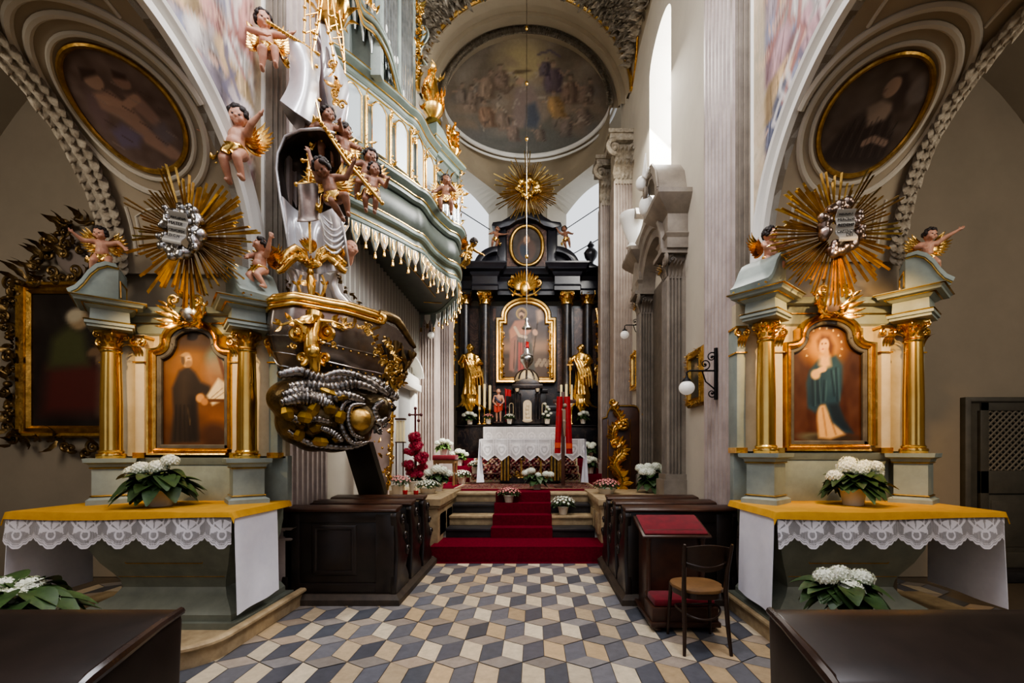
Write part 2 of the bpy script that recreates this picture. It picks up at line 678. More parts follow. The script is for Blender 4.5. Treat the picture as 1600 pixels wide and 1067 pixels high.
def acanthus(mb, path, n, W, seed=0, r=None, step=1):
    rg = random.Random(seed)
    path = [Vector(p) for p in path]
    N = len(path)
    r = r or W * .16
    mb.tube(path, [r * (1.15 - .8 * i / N) for i in range(N)], 7)
    for i in range(1, N - 1, step):
        d, s, nn = frame3(path[i + 1] - path[i - 1], n)
        k = 1.1 - .5 * i / N
        for sg in (-1, 1):
            leaf(mb, path[i], d * .6 + s * sg * .9 + nn * .2, nn, W * k * rg.uniform(.8, 1.15), W * .45 * k, rg.uniform(.3, .9), 2, 5)


def rocaille(mb, path, n, size, seed=0, dens=1.0, closed=False):
    """clustered rococo leafwork along a path"""
    rg = random.Random(seed)
    path = [Vector(p) for p in path]
    n = Vector(n)
    seg = list(zip(path, path[1:] + (path[:1] if closed else [])))
    if not closed:
        seg = list(zip(path[:-1], path[1:]))
    for a, b in seg:
        L = (b - a).length
        k = max(1, int(L / size * 2.2 * dens))
        for i in range(k):
            p = a.lerp(b, (i + rg.random() * .6) / k)
            d, s, nn = frame3(b - a, n)
            q = rg.random()
            side = rg.choice((-1, 1))
            if q < .55:
                leaf(mb, p + nn * size * rg.uniform(0, .25), d * rg.uniform(-.5, .9) + s * side * rg.uniform(.3, 1) + nn * .25, nn,
                     size * rg.uniform(.7, 1.3), size * rg.uniform(.3, .5), rg.uniform(.2, 1.1), 3, 6)
            elif q < .85:
                volute(mb, p + nn * size * .2 + s * side * size * .2, d, s, size * rg.uniform(.28, .45), size * .1, 1.3, rg.uniform(0, 6), side)
            else:
                mb.ell(p + nn * size * .25, size * rg.uniform(.12, .2), n=8, m=6)


def garland(mb, path, size, seed=0, dens=1.0):
    rg = random.Random(seed)
    path = [Vector(p) for p in path]
    for a, b in zip(path, path[1:]):
        k = max(1, int((b - a).length / size * 1.6 * dens))
        for i in range(k):
            p = a.lerp(b, i / k) + Vector([rg.uniform(-1, 1) * size * .3 for _ in range(3)])
            c = Vector([rg.uniform(-1, 1) for _ in range(3)]).normalized()
            for j in range(4):
                e = c.orthogonal().normalized()
                e.rotate(Matrix.Rotation(j * PI / 2, 3, c))
                leaf(mb, p, e + c * .4, c, size * .6, size * .4, .5, 0, 4)
            mb.ell(p, size * .16, n=6, m=4)


def capital(mb, c, r, h, n=16, leaves=8, vol=True):
    """corinthian-ish capital, base centre c"""
    c = Vector(c)
    mb.lathe([(r, 0), (r * 1.12, h * .03), (r * 1.12, h * .09), (r * .98, h * .12), (r * 1.0, h * .5), (r * 1.25, h * .8), (r * 1.3, h * .84)], c, n)
    for tier, (z, L) in enumerate(((.1, .42), (.36, .42))):
        for k in range(leaves):
            a = 2 * PI * (k + tier * .5) / leaves
            o = Vector((math.cos(a), math.sin(a), 0))
            leaf(mb, c + o * r * .98 + V(0, 0, h * z), V(0, 0, 1) + o * .12, o, h * L, r * .7, 1.0, 2, 6)
    for k in range(4):
        a = PI / 4 + k * PI / 2
        o = Vector((math.cos(a), math.sin(a), 0))
        if vol:
            volute(mb, c + o * r * 1.45 + V(0, 0, h * .74), o, V(0, 0, 1), r * .36, r * .12, 1.5, PI / 2, -1)
    R = r * 1.75
    pts = []
    for k in range(4):
        a = PI / 4 + k * PI / 2
        p = Vector((math.cos(a), math.sin(a))) * R
        q = Vector((math.cos(a + PI / 2), math.sin(a + PI / 2))) * R
        for t in (0, .06, .3, .5, .7, .94):
            m_ = p.lerp(q, t)
            m_ = m_ * (1 - .16 * math.sin(PI * t))
            pts.append((m_.x, m_.y))
    mb.prism(pts, c + V(0, 0, h * .86), (1, 0, 0), (0, 1, 0), (0, 0, h * .14))


def flutes(p0, p1, nfl, depth, flat=0.32, seg=5):
    """plan polyline of a fluted face from p0 to p1; the flutes sink to the right-hand side of p0->p1"""
    p0, p1 = Vector(p0), Vector(p1)
    d = p1 - p0
    t = d.normalized()
    inn = Vector((t.y, -t.x))
    W = d.length
    out = [p0]
    m = W / (nfl + flat * (nfl + 1))
    x = m * flat
    for k in range(nfl):
        for j in range(seg + 1):
            a = PI * j / seg
            out.append(p0 + t * (x + m * .5 * (1 - math.cos(a))) + inn * depth * math.sin(a))
        x += m * (1 + flat)
    out.append(p1)
    return out


def wallstrip(mb, pts, z0, z1):
    vs = [(p[0], p[1], z) for z in (z0, z1) for p in pts]
    n = len(pts)
    mb.add(vs, [(i, i + 1, n + i + 1, n + i) for i in range(n - 1)])


# ---------------------------------------------------------------- figures: one remeshed skin
def skin_mesh(mb, voxel, smooth=3, fac=0.5):
    me = mb.mesh('figure', 0)
    o = bpy.data.objects.new('tmp', me)
    COL.objects.link(o)
    r = o.modifiers.new('r', 'REMESH')
    r.mode = 'VOXEL'
    r.voxel_size = voxel
    r.use_smooth_shade = True
    if smooth:
        s = o.modifiers.new('s', 'SMOOTH')
        s.factor = fac
        s.iterations = smooth
    dg = bpy.context.evaluated_depsgraph_get()
    out = bpy.data.meshes.new_from_object(o.evaluated_get(dg))
    bpy.data.objects.remove(o)
    bpy.data.meshes.remove(me)
    out.polygons.foreach_set('use_smooth', [True] * len(out.polygons))
    return out


def hand(mb, w, d, k, side, curl=.5):
    """palm, four unequal bent fingers and a thumb leaving the side of the palm; d = pointing direction"""
    d = Vector(d).normalized()
    s = d.orthogonal().normalized()
    n = d.cross(s)
    w = Vector(w)
    mb.cap(w, w + d * .03 * k, .02 * k, .024 * k, 8)
    for i, L in enumerate((.04, .046, .043, .034)):
        b = w + d * .04 * k + s * (i - 1.5) * .016 * k
        m_ = b + (d + s * (i - 1.5) * .14) * L * .55 * k
        mb.cap(b, m_, .009 * k, .008 * k, 6)
        mb.cap(m_, m_ + (d * math.cos(curl) + n * math.sin(curl)) * L * .55 * k, .008 * k, .0065 * k, 6)
    b = w + d * .012 * k + s * side * .022 * k
    mb.cap(b, b + (d * .7 + s * side * .8 + n * .2) * .034 * k, .0095 * k, .0075 * k, 6)


def head(mb, c, look, k, child=True):
    look = Vector(look).normalized()
    sd = look.cross(V(0, 0, 1)).normalized()
    up = sd.cross(look)
    R = Matrix((sd, look, up)).transposed()
    c = Vector(c)
    r = .115 * k
    mb.ell(c, (r * .92, r * 1.0, r * 1.08), R, 16, 12)
    g = lambda a, b, z: c + sd * a * r + look * b * r + up * z * r
    for q in (-1, 1):
        mb.ell(g(.42 * q, .66, -.32), r * .36, R)       # cheek
        mb.ell(g(.95 * q, -.02, -.12), (r * .1, r * .18, r * .26), R)
        mb.ell(g(.34 * q, .86, .2), (r * .26, r * .12, r * .09), R)   # brow
    mb.ell(g(0, 1.05, -.12), (r * .14, r * .2, r * .17), R)
    mb.ell(g(0, .96, -.46), (r * .24, r * .12, r * .07), R)
    mb.ell(g(0, .8, -.72), (r * .28, r * .24, r * .22), R)
    return R, r, g


def putto(name, loc, rot, size, pose, label, cat='cherub figure', cloth=True, wings=True, group=None, flesh=None, seed=0, cmat=None):
    """winged child figure: pose holds joints in a unit-height frame, facing -Y"""
    flesh = flesh or SKIN
    J = dict(pel=(0, 0, .42), che=(0, 0, .62), neck=(0, 0, .71), head=(0, -.02, .86), look=(0, -1, 0),
             sl=(.125, 0, .68), el=(.24, -.03, .57), hl=(.3, -.12, .5), sr=(-.125, 0, .68), er=(-.24, -.03, .57), hr=(-.3, -.12, .5),
             pl=(.07, 0, .4), kl=(.1, -.08, .23), al=(.08, .02, .06), pr=(-.07, 0, .4), kr=(-.1, -.08, .23), ar=(-.08, .02, .06))
    J.update(pose)
    J = {k: Vector(v) for k, v in J.items()}
    mb = MB()
    mb.cap(J['pel'], J['che'], .11, .1)
    mb.ell(J['pel'].lerp(J['che'], .35) + V(0, -.025, 0), .108)
    mb.cap(J['sl'], J['sr'], .058, .058)
    mb.cap(J['che'], J['neck'], .08, .05)
    mb.cap(J['neck'], J['head'], .05, .06)
    R, r, g = head(mb, J['head'], J['look'], 1.0)
    for s in 'lr':
        mb.cap(J['s' + s], J['e' + s], .054, .043)
        mb.cap(J['e' + s], J['h' + s], .044, .027)
        hd = (J['h' + s] - J['e' + s]).normalized()
        hand(mb, J['h' + s], hd, 1.25, 1 if s == 'l' else -1)
        mb.cap(J['p' + s], J['k' + s], .084, .058)
        mb.ell(J['p' + s] + V(0, .04, 0), .085)
        mb.cap(J['k' + s], J['k' + s].lerp(J['a' + s], .4), .058, .056)
        mb.cap(J['k' + s].lerp(J['a' + s], .4), J['a' + s], .056, .034)
        ft = J.get('t' + s, J['a' + s] + V(0, -.09, -.03))
        mb.cap(J['a' + s] + V(0, .015, -.015), ft, .036, .024)
    t = thing(name, label, cat, (0, 0, 0), group)
    put(skin_mesh(mb, .0105, 3), 'body', flesh, t)
    h = MB()
    rg = random.Random(seed)
    look = J['look'].normalized()
    for k in range(84):
        a, z = rg.uniform(0, 2 * PI), rg.uniform(-.25, 1)
        v = Vector((math.cos(a) * math.sqrt(max(0, 1 - z * z)), math.sin(a) * math.sqrt(max(0, 1 - z * z)), z))
        if v.dot(look) > .35 + .42 * z:
            continue
        h.ell(J['head'] + Vector((v.x * r * .92, v.y * r * .98, v.z * r * 1.04)), r * rg.uniform(.24, .36), n=7, m=5)
    h.build('hair', HAIR, t, 60)
    for q in (-1, 1):
        e = MB()
        e.ell(g(.34 * q, .93, .04), (r * .13, r * .07, r * .085), R, 8, 6)
        e.build('eye', EYE, t, 60)
    if wings:
        for q in (-1, 1):
            w = MB()
            b = J['che'] + V(.05 * q, .09, .03)
            for i in range(9):
                tt = i / 8
                d = V(q * (.55 + .5 * math.sin(tt * 2.4)), .35, .75 - 1.35 * tt)
                leaf(w, b + V(.05 * q * (1 - tt), .02, .05 - .1 * tt), d, V(0, -1, .2), .34 - .13 * abs(tt - .35), .085, .3, 0, 5)
            for i in range(6):
                tt = i / 5
                leaf(w, b + V(.02 * q, -.012, .03 - .06 * tt), V(q * .7, .3, .7 - 1.1 * tt), V(0, -1, .2), .19, .075, .5, 0, 5)
            w.build('wing', cmat or GOLD, t, 60)
    if cloth:
        c = MB()
        n = 22
        pts, rs = [], []
        for i in range(n):
            a = 2 * PI * i / n
            p = J['pel'] + V(.118 * math.cos(a), .112 * math.sin(a), .0 + .03 * math.cos(a * 2 + 1))
            pts.append(p)
            rs.append(.03 + .01 * math.sin(a * 5))
        c.tube(pts, rs, 8, closed=True)
        c.sheet(lambda u, v: J['pel'] + V(.16 * (u - .5) + .03 * math.sin(v * 6), -.115 - .035 * math.sin(u * 9) * v - .04 * (1 - abs(u - .5)), .02 - .15 * v), 8, 6, .008)
        sd = rg.choice((-1, 1))
        c.sheet(lambda u, v: J['pel'] + V(sd * (.11 + .16 * v + .02 * math.sin(u * 7)), .02 + .1 * (u - .5), .03 - .2 * v * (1 + .4 * math.sin(u * 8)) * .8 + .05 * math.sin(v * 7)), 8, 8, .01)
        c.build('loincloth', cmat or GOLD, t, 60)
    t.location = loc
    t.rotation_euler = rot
    t.scale = (size,) * 3
    return t


def robed(name, loc, rotz, size, label, m, cat='statue', arms=None, seed=0, book=False, sword=False, beard=True, parent=None):
    """standing robed saint, unit height, facing -Y"""
    rg = random.Random(seed)
    mb = MB()
    ph = rg.uniform(0, 6)

    def ring(z, rx, ry, amp, ox=0, oy=0):
        return [V(ox + rx * math.cos(a) * (1 + amp * math.sin(7 * a + ph + z * 5)), oy + ry * math.sin(a) * (1 + amp * math.sin(7 * a + ph + z * 5)), z)
                for a in [2 * PI * i / 42 for i in range(42)]]
    rows = [ring(0, .16, .12, .16), ring(.1, .14, .11, .17), ring(.28, .12, .1, .14, .01), ring(.45, .125, .1, .1, .015), ring(.56, .125, .095, .09, .01),
            ring(.64, .115, .085, .06), ring(.74, .13, .08, .03), ring(.8, .12, .07, .02), ring(.835, .06, .055, 0), ring(.86, .045, .045, 0)]
    vs = [p for r_ in rows for p in r_]
    fs = [(j * 42 + i, j * 42 + (i + 1) % 42, (j + 1) * 42 + (i + 1) % 42, (j + 1) * 42 + i) for j in range(len(rows) - 1) for i in range(42)]
    fs += [tuple(range(42))[::-1], tuple(range(len(vs) - 42, len(vs)))]
    mb.add(vs, fs)
    mb.cap((0, 0, .82), (0, -.01, .9), .04, .045)
    R, r, g = head(mb, V(0, -.015, .925), V(rg.uniform(-.5, .5), -1, -.05), .62)
    for k in range(24):
        a, z = rg.uniform(0, 2 * PI), rg.uniform(-.3, 1)
        q = math.sqrt(max(0, 1 - z * z))
        if math.sin(a) * q < -.5:
            continue
        mb.ell(V(math.cos(a) * q * r * .95, -.015 + math.sin(a) * q * r, .925 + z * r), r * .3, n=7, m=5)
    if beard:
        for k in range(5):
            mb.ell(g(rg.uniform(-.3, .3), .75, -.9 - .12 * k), r * (.3 - .03 * k), n=7, m=5)
    A = arms or {'l': ((.13, 0, .76), (.2, -.04, .62), (.1, -.15, .6)), 'r': ((-.13, 0, .76), (-.2, -.05, .62), (-.16, -.16, .7))}
    for s, (a, b, c) in A.items():
        mb.cap(a, b, .05, .05)
        mb.cap(b, c, .055, .04)
        hand(mb, c, Vector(c) - Vector(b), .8, 1 if s == 'l' else -1, .8)
        e = Vector(b).lerp(Vector(c), .6)
        mb.sheet(lambda u, v: e + V(.06 * (u - .5), .03 + .03 * math.sin(u * 6), -.16 * v), 6, 6, .02)
    for k in range(5):     # cloak folds sweeping diagonally over the body
        x = -.13 + .055 * k
        mb.tube([V(x, -.1, .74 - .02 * k), V(x + .06, -.115, .58), V(x + .13, -.105, .4), V(x + .15, -.11, .22 - .03 * k)], [.012, .02, .02, .012], 7)
    mb.sheet(lambda u, v: V(.13 + .1 * v + .03 * math.sin(u * 8), -.03 + .1 * (u - .5), .7 - .5 * v + .04 * math.sin(u * 7)), 8, 10, .025)
    t = thing(name, label, cat, (0, 0, 0))
    put(skin_mesh(mb, .0105, 2), 'body', m, t)
    if book:
        b = MB()
        b.box((-.03, -.05, 0), (.03, .05, .13))
        b.v = [tuple(Matrix.Translation((.08, -.17, .57)) @ Matrix.Rotation(.4, 4, 'Y') @ Vector(p)) for p in b.v]
        b.build('book', m, t, bevel=.006)
    if sword:
        b = MB()
        b.box((-.19, -.2, .0), (-.165, -.19, .56))
        b.box((-.24, -.205, .56), (-.115, -.185, .585))
        b.cap((-.178, -.195, .58), (-.178, -.195, .7), .012, .014)
        b.build('sword', m, t)
    t.location = loc
    t.rotation_euler = (0, 0, rotz)
    t.scale = (size,) * 3
    return t


def text_mesh(s, size, o, u, v, w, depth=0.004, align='CENTER'):
    cu = bpy.data.curves.new('t', 'FONT')
    cu.body = s
    cu.size = size
    cu.align_x = align
    cu.extrude = depth / 2
    ob = bpy.data.objects.new('t', cu)
    COL.objects.link(ob)
    dg = bpy.context.evaluated_depsgraph_get()
    me = bpy.data.meshes.new_from_object(ob.evaluated_get(dg))
    bpy.data.objects.remove(ob)
    u, v, w = Vector(u).normalized(), Vector(v).normalized(), Vector(w).normalized()
    M = Matrix((u, v, w)).transposed().to_4x4()
    M.translation = Vector(o)
    me.transform(M)
    return me


def join_meshes(ms, name):
    bm = bmesh.new()
    for m_ in ms:
        bm.from_mesh(m_)
    out = bpy.data.meshes.new(name)
    bm.to_mesh(out)
    bm.free()
    return out
# ================================================================ THE ROOM
XL, XR = -2.70, 2.22              # nave-side faces of the two arcade arches
ARCH = {'l': (2.845, 3.18, 1.60, 1.39), 'r': (2.98, 3.31, 1.50, 1.30)}   # centre y, z, outer and inner radius
YE = {'l': 4.46, 'r': 4.57}
SOFW = 1.27


def floor():
    w, t, s = .312, .095, .28
    vs, fs, cs = [], [], []
    rg = random.Random(3)
    x0, y0 = -.085, 3.468
    pal = {'l': [(206, 190, 162), (194, 174, 144), (214, 200, 174), (188, 164, 130)], 'd': [(104, 105, 112), (92, 93, 100), (112, 112, 117), (84, 87, 94)],
           'm': [(156, 144, 132), (146, 138, 130), (164, 148, 130), (136, 132, 130)]}

    def tile(pts, k):
        c = Vector(pal[k][rg.randrange(4)]) * rg.uniform(.9, 1.06)
        m = sum((Vector(p) for p in pts), Vector((0, 0))) / 4
        o = len(vs)
        z = rg.uniform(-.0015, .0015)
        q = [m + (Vector(p) - m) * .968 for p in pts]
        vs.extend([(p.x, p.y, z) for p in q])
        fs.append((o, o + 1, o + 2, o + 3))
        cs.extend([srgb(*c)] * 4)
    for j in range(-9, 13):
        for i in range(-16, 17):
            cx, cy = x0 + i * w + (j % 2) * w / 2, y0 + j * (s + t)
            if cy > 6.25 or cy < 0.0 or abs(cx - AX) > 4.6:
                continue
            tile([(cx, cy), (cx - w / 2, cy + t), (cx - w / 2, cy + t - s), (cx, cy - s)], 'l')
            tile([(cx, cy), (cx, cy - s), (cx + w / 2, cy + t - s), (cx + w / 2, cy + t)], 'd')
            tile([(cx, cy), (cx + w / 2, cy + t), (cx, cy + 2 * t), (cx - w / 2, cy + t)], 'm')
    o = len(vs)
    vs += [(-7, -4, -.006), (6.6, -4, -.006), (6.6, 6.2, -.006), (-7, 6.2, -.006)]
    fs.append((o, o + 1, o + 2, o + 3))
    cs += [srgb(92, 82, 70)] * 4
    me = bpy.data.meshes.new('floor')
    me.from_pydata(vs, [], fs)
    setcol(me, np.array(cs))
    struct(me, 'floor', TILEM)


floor()

# raised platforms the side altars stand on (rounded front corner, stone nosing)
for sd in ('left', 'right'):
    q = 1 if sd == 'right' else -1
    xi = AX + q * 2.06
    xo = AX + q * 4.02
    r = .3
    pts = [(xi, 4.42), (xi, 3.02 + r)] + [(xi + q * (r - r * math.cos(a)), 3.02 + r - r * math.sin(a)) for a in [PI / 2 * k / 6 for k in range(1, 7)]] + [(xo, 3.02), (xo, 4.42)]
    m = MB()
    m.prism(pts, (0, 0, 0), (1, 0, 0), (0, 1, 0), (0, 0, .12))
    nose = [(x, y, .12) for x, y in pts[:-2]] + [(xo, 3.02, .12)]
    pf = [(-.03, 0), (-.03, .04), (.012, .04), (.028, .028), (.03, .012), (.02, 0)]
    m.sweep(nose, [((a if q < 0 else -a) * -1, b) for a, b in pf])
    struct(m, 'trim_%d' % (1 if q < 0 else 2), STONE, bevel=0)


def fresco_spandrel(q):
    side = 'l' if q < 0 else 'r'
    cy, cz, Ro, Ri = ARCH[side]
    X = XL if q < 0 else XR
    ye = YE[side]
    nt, nr = 210, 140
    vs, uu, vv = [], [], []
    for i in range(nt + 1):
        th = PI * (i / nt) ** 1.8
        c, s_ = math.cos(th), math.sin(th)
        tx = 1e9
        if c > 1e-4:
            tx = (ye - cy) / c
        elif c < -1e-4:
            tx = (cy + 3.2) / -c
        tz = (8.6 - cz) / max(s_, 1e-4)
        L = max(min(tx, tz), Ro)
        for j in range(nr + 1):
            t = (j / nr) ** 1.3
            rr = (Ro - .03) + (L - Ro + .03) * t
            y, z = cy + rr * c, cz + rr * s_
            vs.append((X, y, z))
            uu.append((y - 1.5) / 3.1)
            vv.append((z - 3.0) / 3.4)
    fs = [(i * (nr + 1) + j, i * (nr + 1) + j + 1, (i + 1) * (nr + 1) + j + 1, (i + 1) * (nr + 1) + j) for i in range(nt) for j in range(nr)]
    me = bpy.data.meshes.new('wall')
    me.from_pydata(vs, [], fs)
    base = (204, 192, 190) if q < 0 else (200, 176, 176)
    p = Paint(uu, vv, base, .5, 5 if q < 0 else 9)
    p.mottle(13, 3)
    rg = random.Random(21 if q < 0 else 31)
    robes = [(176, 130, 122), (140, 142, 162), (206, 198, 190), (192, 166, 126), (128, 132, 152), (174, 142, 146), (216, 210, 204), (150, 140, 146)]
    for k in range(70):
        figure_strokes(p, rg.uniform(.45, 1.0), rg.uniform(.08, .85), rg.uniform(.09, .17), (214, 178, 158), rg.choice(robes), k, rg.uniform(-.5, .5), .8)
    for k in range(40):
        x, y = rg.uniform(.4, 1.0), rg.uniform(.15, 1.15)
        p.line([(x, y), (x + rg.uniform(-.06, .06), y - rg.uniform(.02, .08)), (x + rg.uniform(-.1, .1), y - .1)], .005, rg.choice([(120, 116, 132), (232, 226, 220), (168, 120, 112)]), .8, .8)
    p.line([(.968, -.5), (.968, 2)], .03, (205, 190, 160), .4, .8)
    setcol(me, p.lin())
    struct(me, 'wall_' + ('left' if q < 0 else 'right'), FRESCO)
    # white archivolt on the nave face
    path = [(X, cy + Ri * math.cos(a), cz + Ri * math.sin(a)) for a in [PI * k / 72 for k in range(73)]]
    if q > 0:
        path = path[::-1]
    w = Ro - Ri
    pf = [(0, -.06), (0, .05), (w * .34, .05), (w * .38, .035), (w * .42, .05), (w * .52, .03), (w * .58, .05), (w * .66, .075), (w * .8, .085), (w * .92, .06), (w, .02), (w, -.06)]
    m = MB()
    m.sweep(path, pf, (1, 0, 0) if q < 0 else (-1, 0, 0))
    # upright white margin bead beside the pilaster
    m.box((X - .02, ye - .035, 3.2) if q < 0 else (X - .03, ye - .035, 3.2), (X + .03, ye + .02, 8.6) if q < 0 else (X + .02, ye + .02, 8.6))
    struct(m, 'trim_%d' % (3 if q < 0 else 4), WHITE, 30)

    # soffit and its stucco panels
    xo = X + q * SOFW

    def C(x, th, r=Ri):
        return Vector((x, cy + r * math.cos(th), cz + r * math.sin(th)))
    m = MB()
    m.grid(lambda u, v: C(X + (xo - X) * u, PI * v), 6, 72)
    # outer flat border band (pale) and edge
    m2 = MB()
    for xx in (X + q * .2, xo - q * .22):
        for (a, b) in ((0.12, .42), (1.36, 2.6)):
            m2.tube([C(xx, a + (b - a) * k / 24, Ri - .004) for k in range(25)], .014, 6)
    # recessed panel outlines: below and above the medallion, with curved end
    xm = X + q * (SOFW * .5 - .01)
    thm = .93 if q < 0 else .90

    def O(a, ax, at, r=Ri - .006):
        return C(xm + ax * math.cos(a), thm + at / Ri * math.sin(a), r)
    for ax, at, rr in ((.46, .50, .02), (.55, .62, .028)):
        m2.tube([O(2 * PI * k / 60, ax, at) for k in range(60)], rr, 7, closed=True)
    m2.tube([O(PI * (.02 + .96 * k / 30), .62, .74) for k in range(31)], .032, 7)
    for s1 in (-1, 1):
        pts = [C(xm + s1 * .36, .13), C(xm + s1 * .36, .36), C(xm + s1 * .25, .40), C(xm, .42)]
        m2.tube(pts, .012, 6)
        m2.tube([C(xm + s1 * .62 * .98, 1.5), C(xm + s1 * .55, 1.9), C(xm + s1 * .55, 2.4)], .02, 6)
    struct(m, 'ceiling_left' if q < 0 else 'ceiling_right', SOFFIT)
    struct(m2, 'trim_%d' % (5 if q < 0 else 6), PLASTER)
    # carved leaf garland along the aisle edge of the arch
    m = MB()
    rg = random.Random(4)
    for k in range(40):
        a = .05 + 2.2 * k / 39
        for s1 in (-1, 0, 1):
            d = Vector((0, math.sin(a), -math.cos(a)))
            nn = -Vector((0, math.cos(a), math.sin(a)))
            b = C(xo - q * (.06 + s1 * .02), a, Ri - .025)
            dd = d * 1.0 + Vector((s1 * .55, 0, 0)) + nn * .22
            leaf(m, b, dd, nn + Vector((-q * .3, 0, 0)), rg.uniform(.15, .19), .105, .25, 0, 5)
        m.ell(C(xo - q * .06, a, Ri - .05), .022, n=6, m=4)
    m.tube([C(xo - q * .05, .03 + 2.25 * k / 40, Ri - .01) for k in range(41)], .035, 7)
    struct(m, 'trim_%d' % (7 if q < 0 else 8), STUCCO, 60)
    # end face of the arch on the aisle side and the pier carrying it
    m = MB()
    pr = [(xo, cy + Ri * math.cos(a), cz + Ri * math.sin(a)) for a in [PI * k / 48 for k in range(49)]]
    m.add(pr + [(xo, max(-3, min(ye + .9, cy + (p_[1] - cy) * 1.7)), max(p_[2], 0) if k in (0, 48) else 6.6) for k, p_ in enumerate(pr)],
          [(k, k + 1, 50 + k, 49 + k) for k in range(48)])
    m.box((min(X, xo), max(cy + Ri, 4.31), 0), (max(X, xo), ye + .9, cz + .02))
    m.box((min(X, xo), cy - Ri - 1.2, 0), (max(X, xo), cy - Ri, cz + .1))
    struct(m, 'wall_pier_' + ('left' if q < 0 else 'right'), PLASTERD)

    # painted medallion on the soffit
    t = thing('oval_ceiling_painting', 'oval painting of ' + ('two embracing cherub figures' if q < 0 else 'a kneeling veiled woman') + ' in a gilt rim under the ' + ('left' if q < 0 else 'right') + ' arch',
              'painting', C(xm, thm, Ri - .01))
    m = MB()
    m.tube([O(2 * PI * k / 64, .405, .435, Ri - .016) for k in range(64)], .022, 8, closed=True)
    m.build('gilt_rim', GOLDD, t)
    rows = []
    for j in range(81):
        b = -1 + 2 * j / 80
        hw = math.sqrt(max(0, 1 - b * b)) * .4
        rows.append((b, -hw, hw))

    def pm(u, v):
        # the picture's own up runs from the arch crown side; seen from the nave the outer edge is its right
        p_ = Paint(u, v, (104, 86, 78) if q < 0 else (82, 70, 62), 1, 3)
        p_.mottle(7, 3)
        fl, cl = (150, 120, 104), (110, 98, 100)
        if q < 0:
            p_.poly([(.12, .3), (.3, .5), (.34, .62), (.2, .66), (.1, .5)], (112, 92, 90), .03)
            p_.poly([(.26, .64), (.44, .66), (.56, .5), (.62, .34), (.5, .3), (.38, .44), (.24, .52)], fl, .02)
            p_.poly([(.46, .36), (.62, .34), (.78, .2), (.86, .08), (.7, .1), (.5, .24)], fl, .02)
            p_.poly([(.56, .62), (.7, .64), (.78, .44), (.7, .36), (.58, .5)], (140, 112, 100), .02)
            p_.line([(.3, .6), (.5, .54), (.66, .6)], .035, (160, 128, 110), .4)
            p_.blob(.35, .74, .09, .075, (156, 126, 108), .2)
            p_.poly([(.24, .74), (.3, .84), (.44, .82), (.42, .78), (.3, .76)], (70, 54, 48), .015)
            p_.blob(.62, .73, .075, .06, (144, 114, 100), -.2)
            p_.poly([(.56, .76), (.6, .82), (.7, .78), (.68, .74)], (74, 56, 50), .015)
            p_.poly([(.2, .34), (.36, .4), (.5, .3), (.4, .2), (.22, .2)], (108, 96, 112), .03)
            p_.poly([(.62, .36), (.8, .42), (.84, .28), (.7, .22)], cl, .03)
            for k in range(16):
                x, y = .15 + .045 * k, .25 + .5 * ((k * .37) % 1)
                p_.line([(x, y), (x + .08, y - .06)], .006, (84, 66, 62) if k % 2 else (140, 120, 110), .8, .7)
        else:
            p_.poly([(.1, .1), (.3, .5), (.42, .58), (.66, .56), (.84, .3), (.8, .08)], (58, 48, 44), .03)
            p_.poly([(.4, .58), (.52, .64), (.68, .6), (.66, .48), (.5, .42)], (138, 120, 106), .02)
            p_.poly([(.5, .84), (.62, .86), (.74, .72), (.74, .54), (.66, .58), (.62, .72)], (66, 54, 50), .02)
            p_.blob(.55, .74, .075, .085, (156, 130, 112), .15)
            p_.line([(.5, .72), (.49, .7)], .012, (120, 92, 80), .6)
            p_.blob(.84, .74, .1, .12, (112, 100, 94), .5, .5)
            p_.poly([(.74, .7), (.92, .9), (.96, .7), (.82, .58)], (104, 94, 88), .04)
            p_.line([(.78, .28), (.62, .32), (.54, .28)], .03, (136, 114, 100), .5)
            p_.blob(.3, .66, .22, .2, (100, 88, 80), .3, .9, .6)
            for k in range(12):
                p_.line([(.3 + .045 * k, .5 - .02 * (k % 3)), (.26 + .05 * k, .16)], .006, (44, 36, 34) if k % 2 else (82, 70, 64), .8, .7)
        return p_.lin()
    painted_rows(rows, lambda x, b: C(xm + x, thm + .43 / Ri * b, Ri - .012), 'canvas', CANVAS, t, 70, pm)


fresco_spandrel(-1)
fresco_spandrel(1)

# ---- side aisles beyond the arches
for q in (-1, 1):
    X = (XL if q < 0 else XR) + q * SOFW
    xw = AX + q * 6.6
    m = MB()
    m.box((min(X - q * .6, xw), 5.36, 0), (max(X - q * .6, xw), 5.6, 6.6))
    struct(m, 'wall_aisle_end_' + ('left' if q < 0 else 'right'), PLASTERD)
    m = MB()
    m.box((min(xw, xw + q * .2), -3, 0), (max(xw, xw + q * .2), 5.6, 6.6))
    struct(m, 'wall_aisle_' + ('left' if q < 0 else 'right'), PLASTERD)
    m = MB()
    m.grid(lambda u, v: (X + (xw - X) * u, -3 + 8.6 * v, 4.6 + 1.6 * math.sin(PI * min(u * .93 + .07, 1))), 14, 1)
    struct(m, 'ceiling_aisle_' + ('left' if q < 0 else 'right'), PLASTERD)

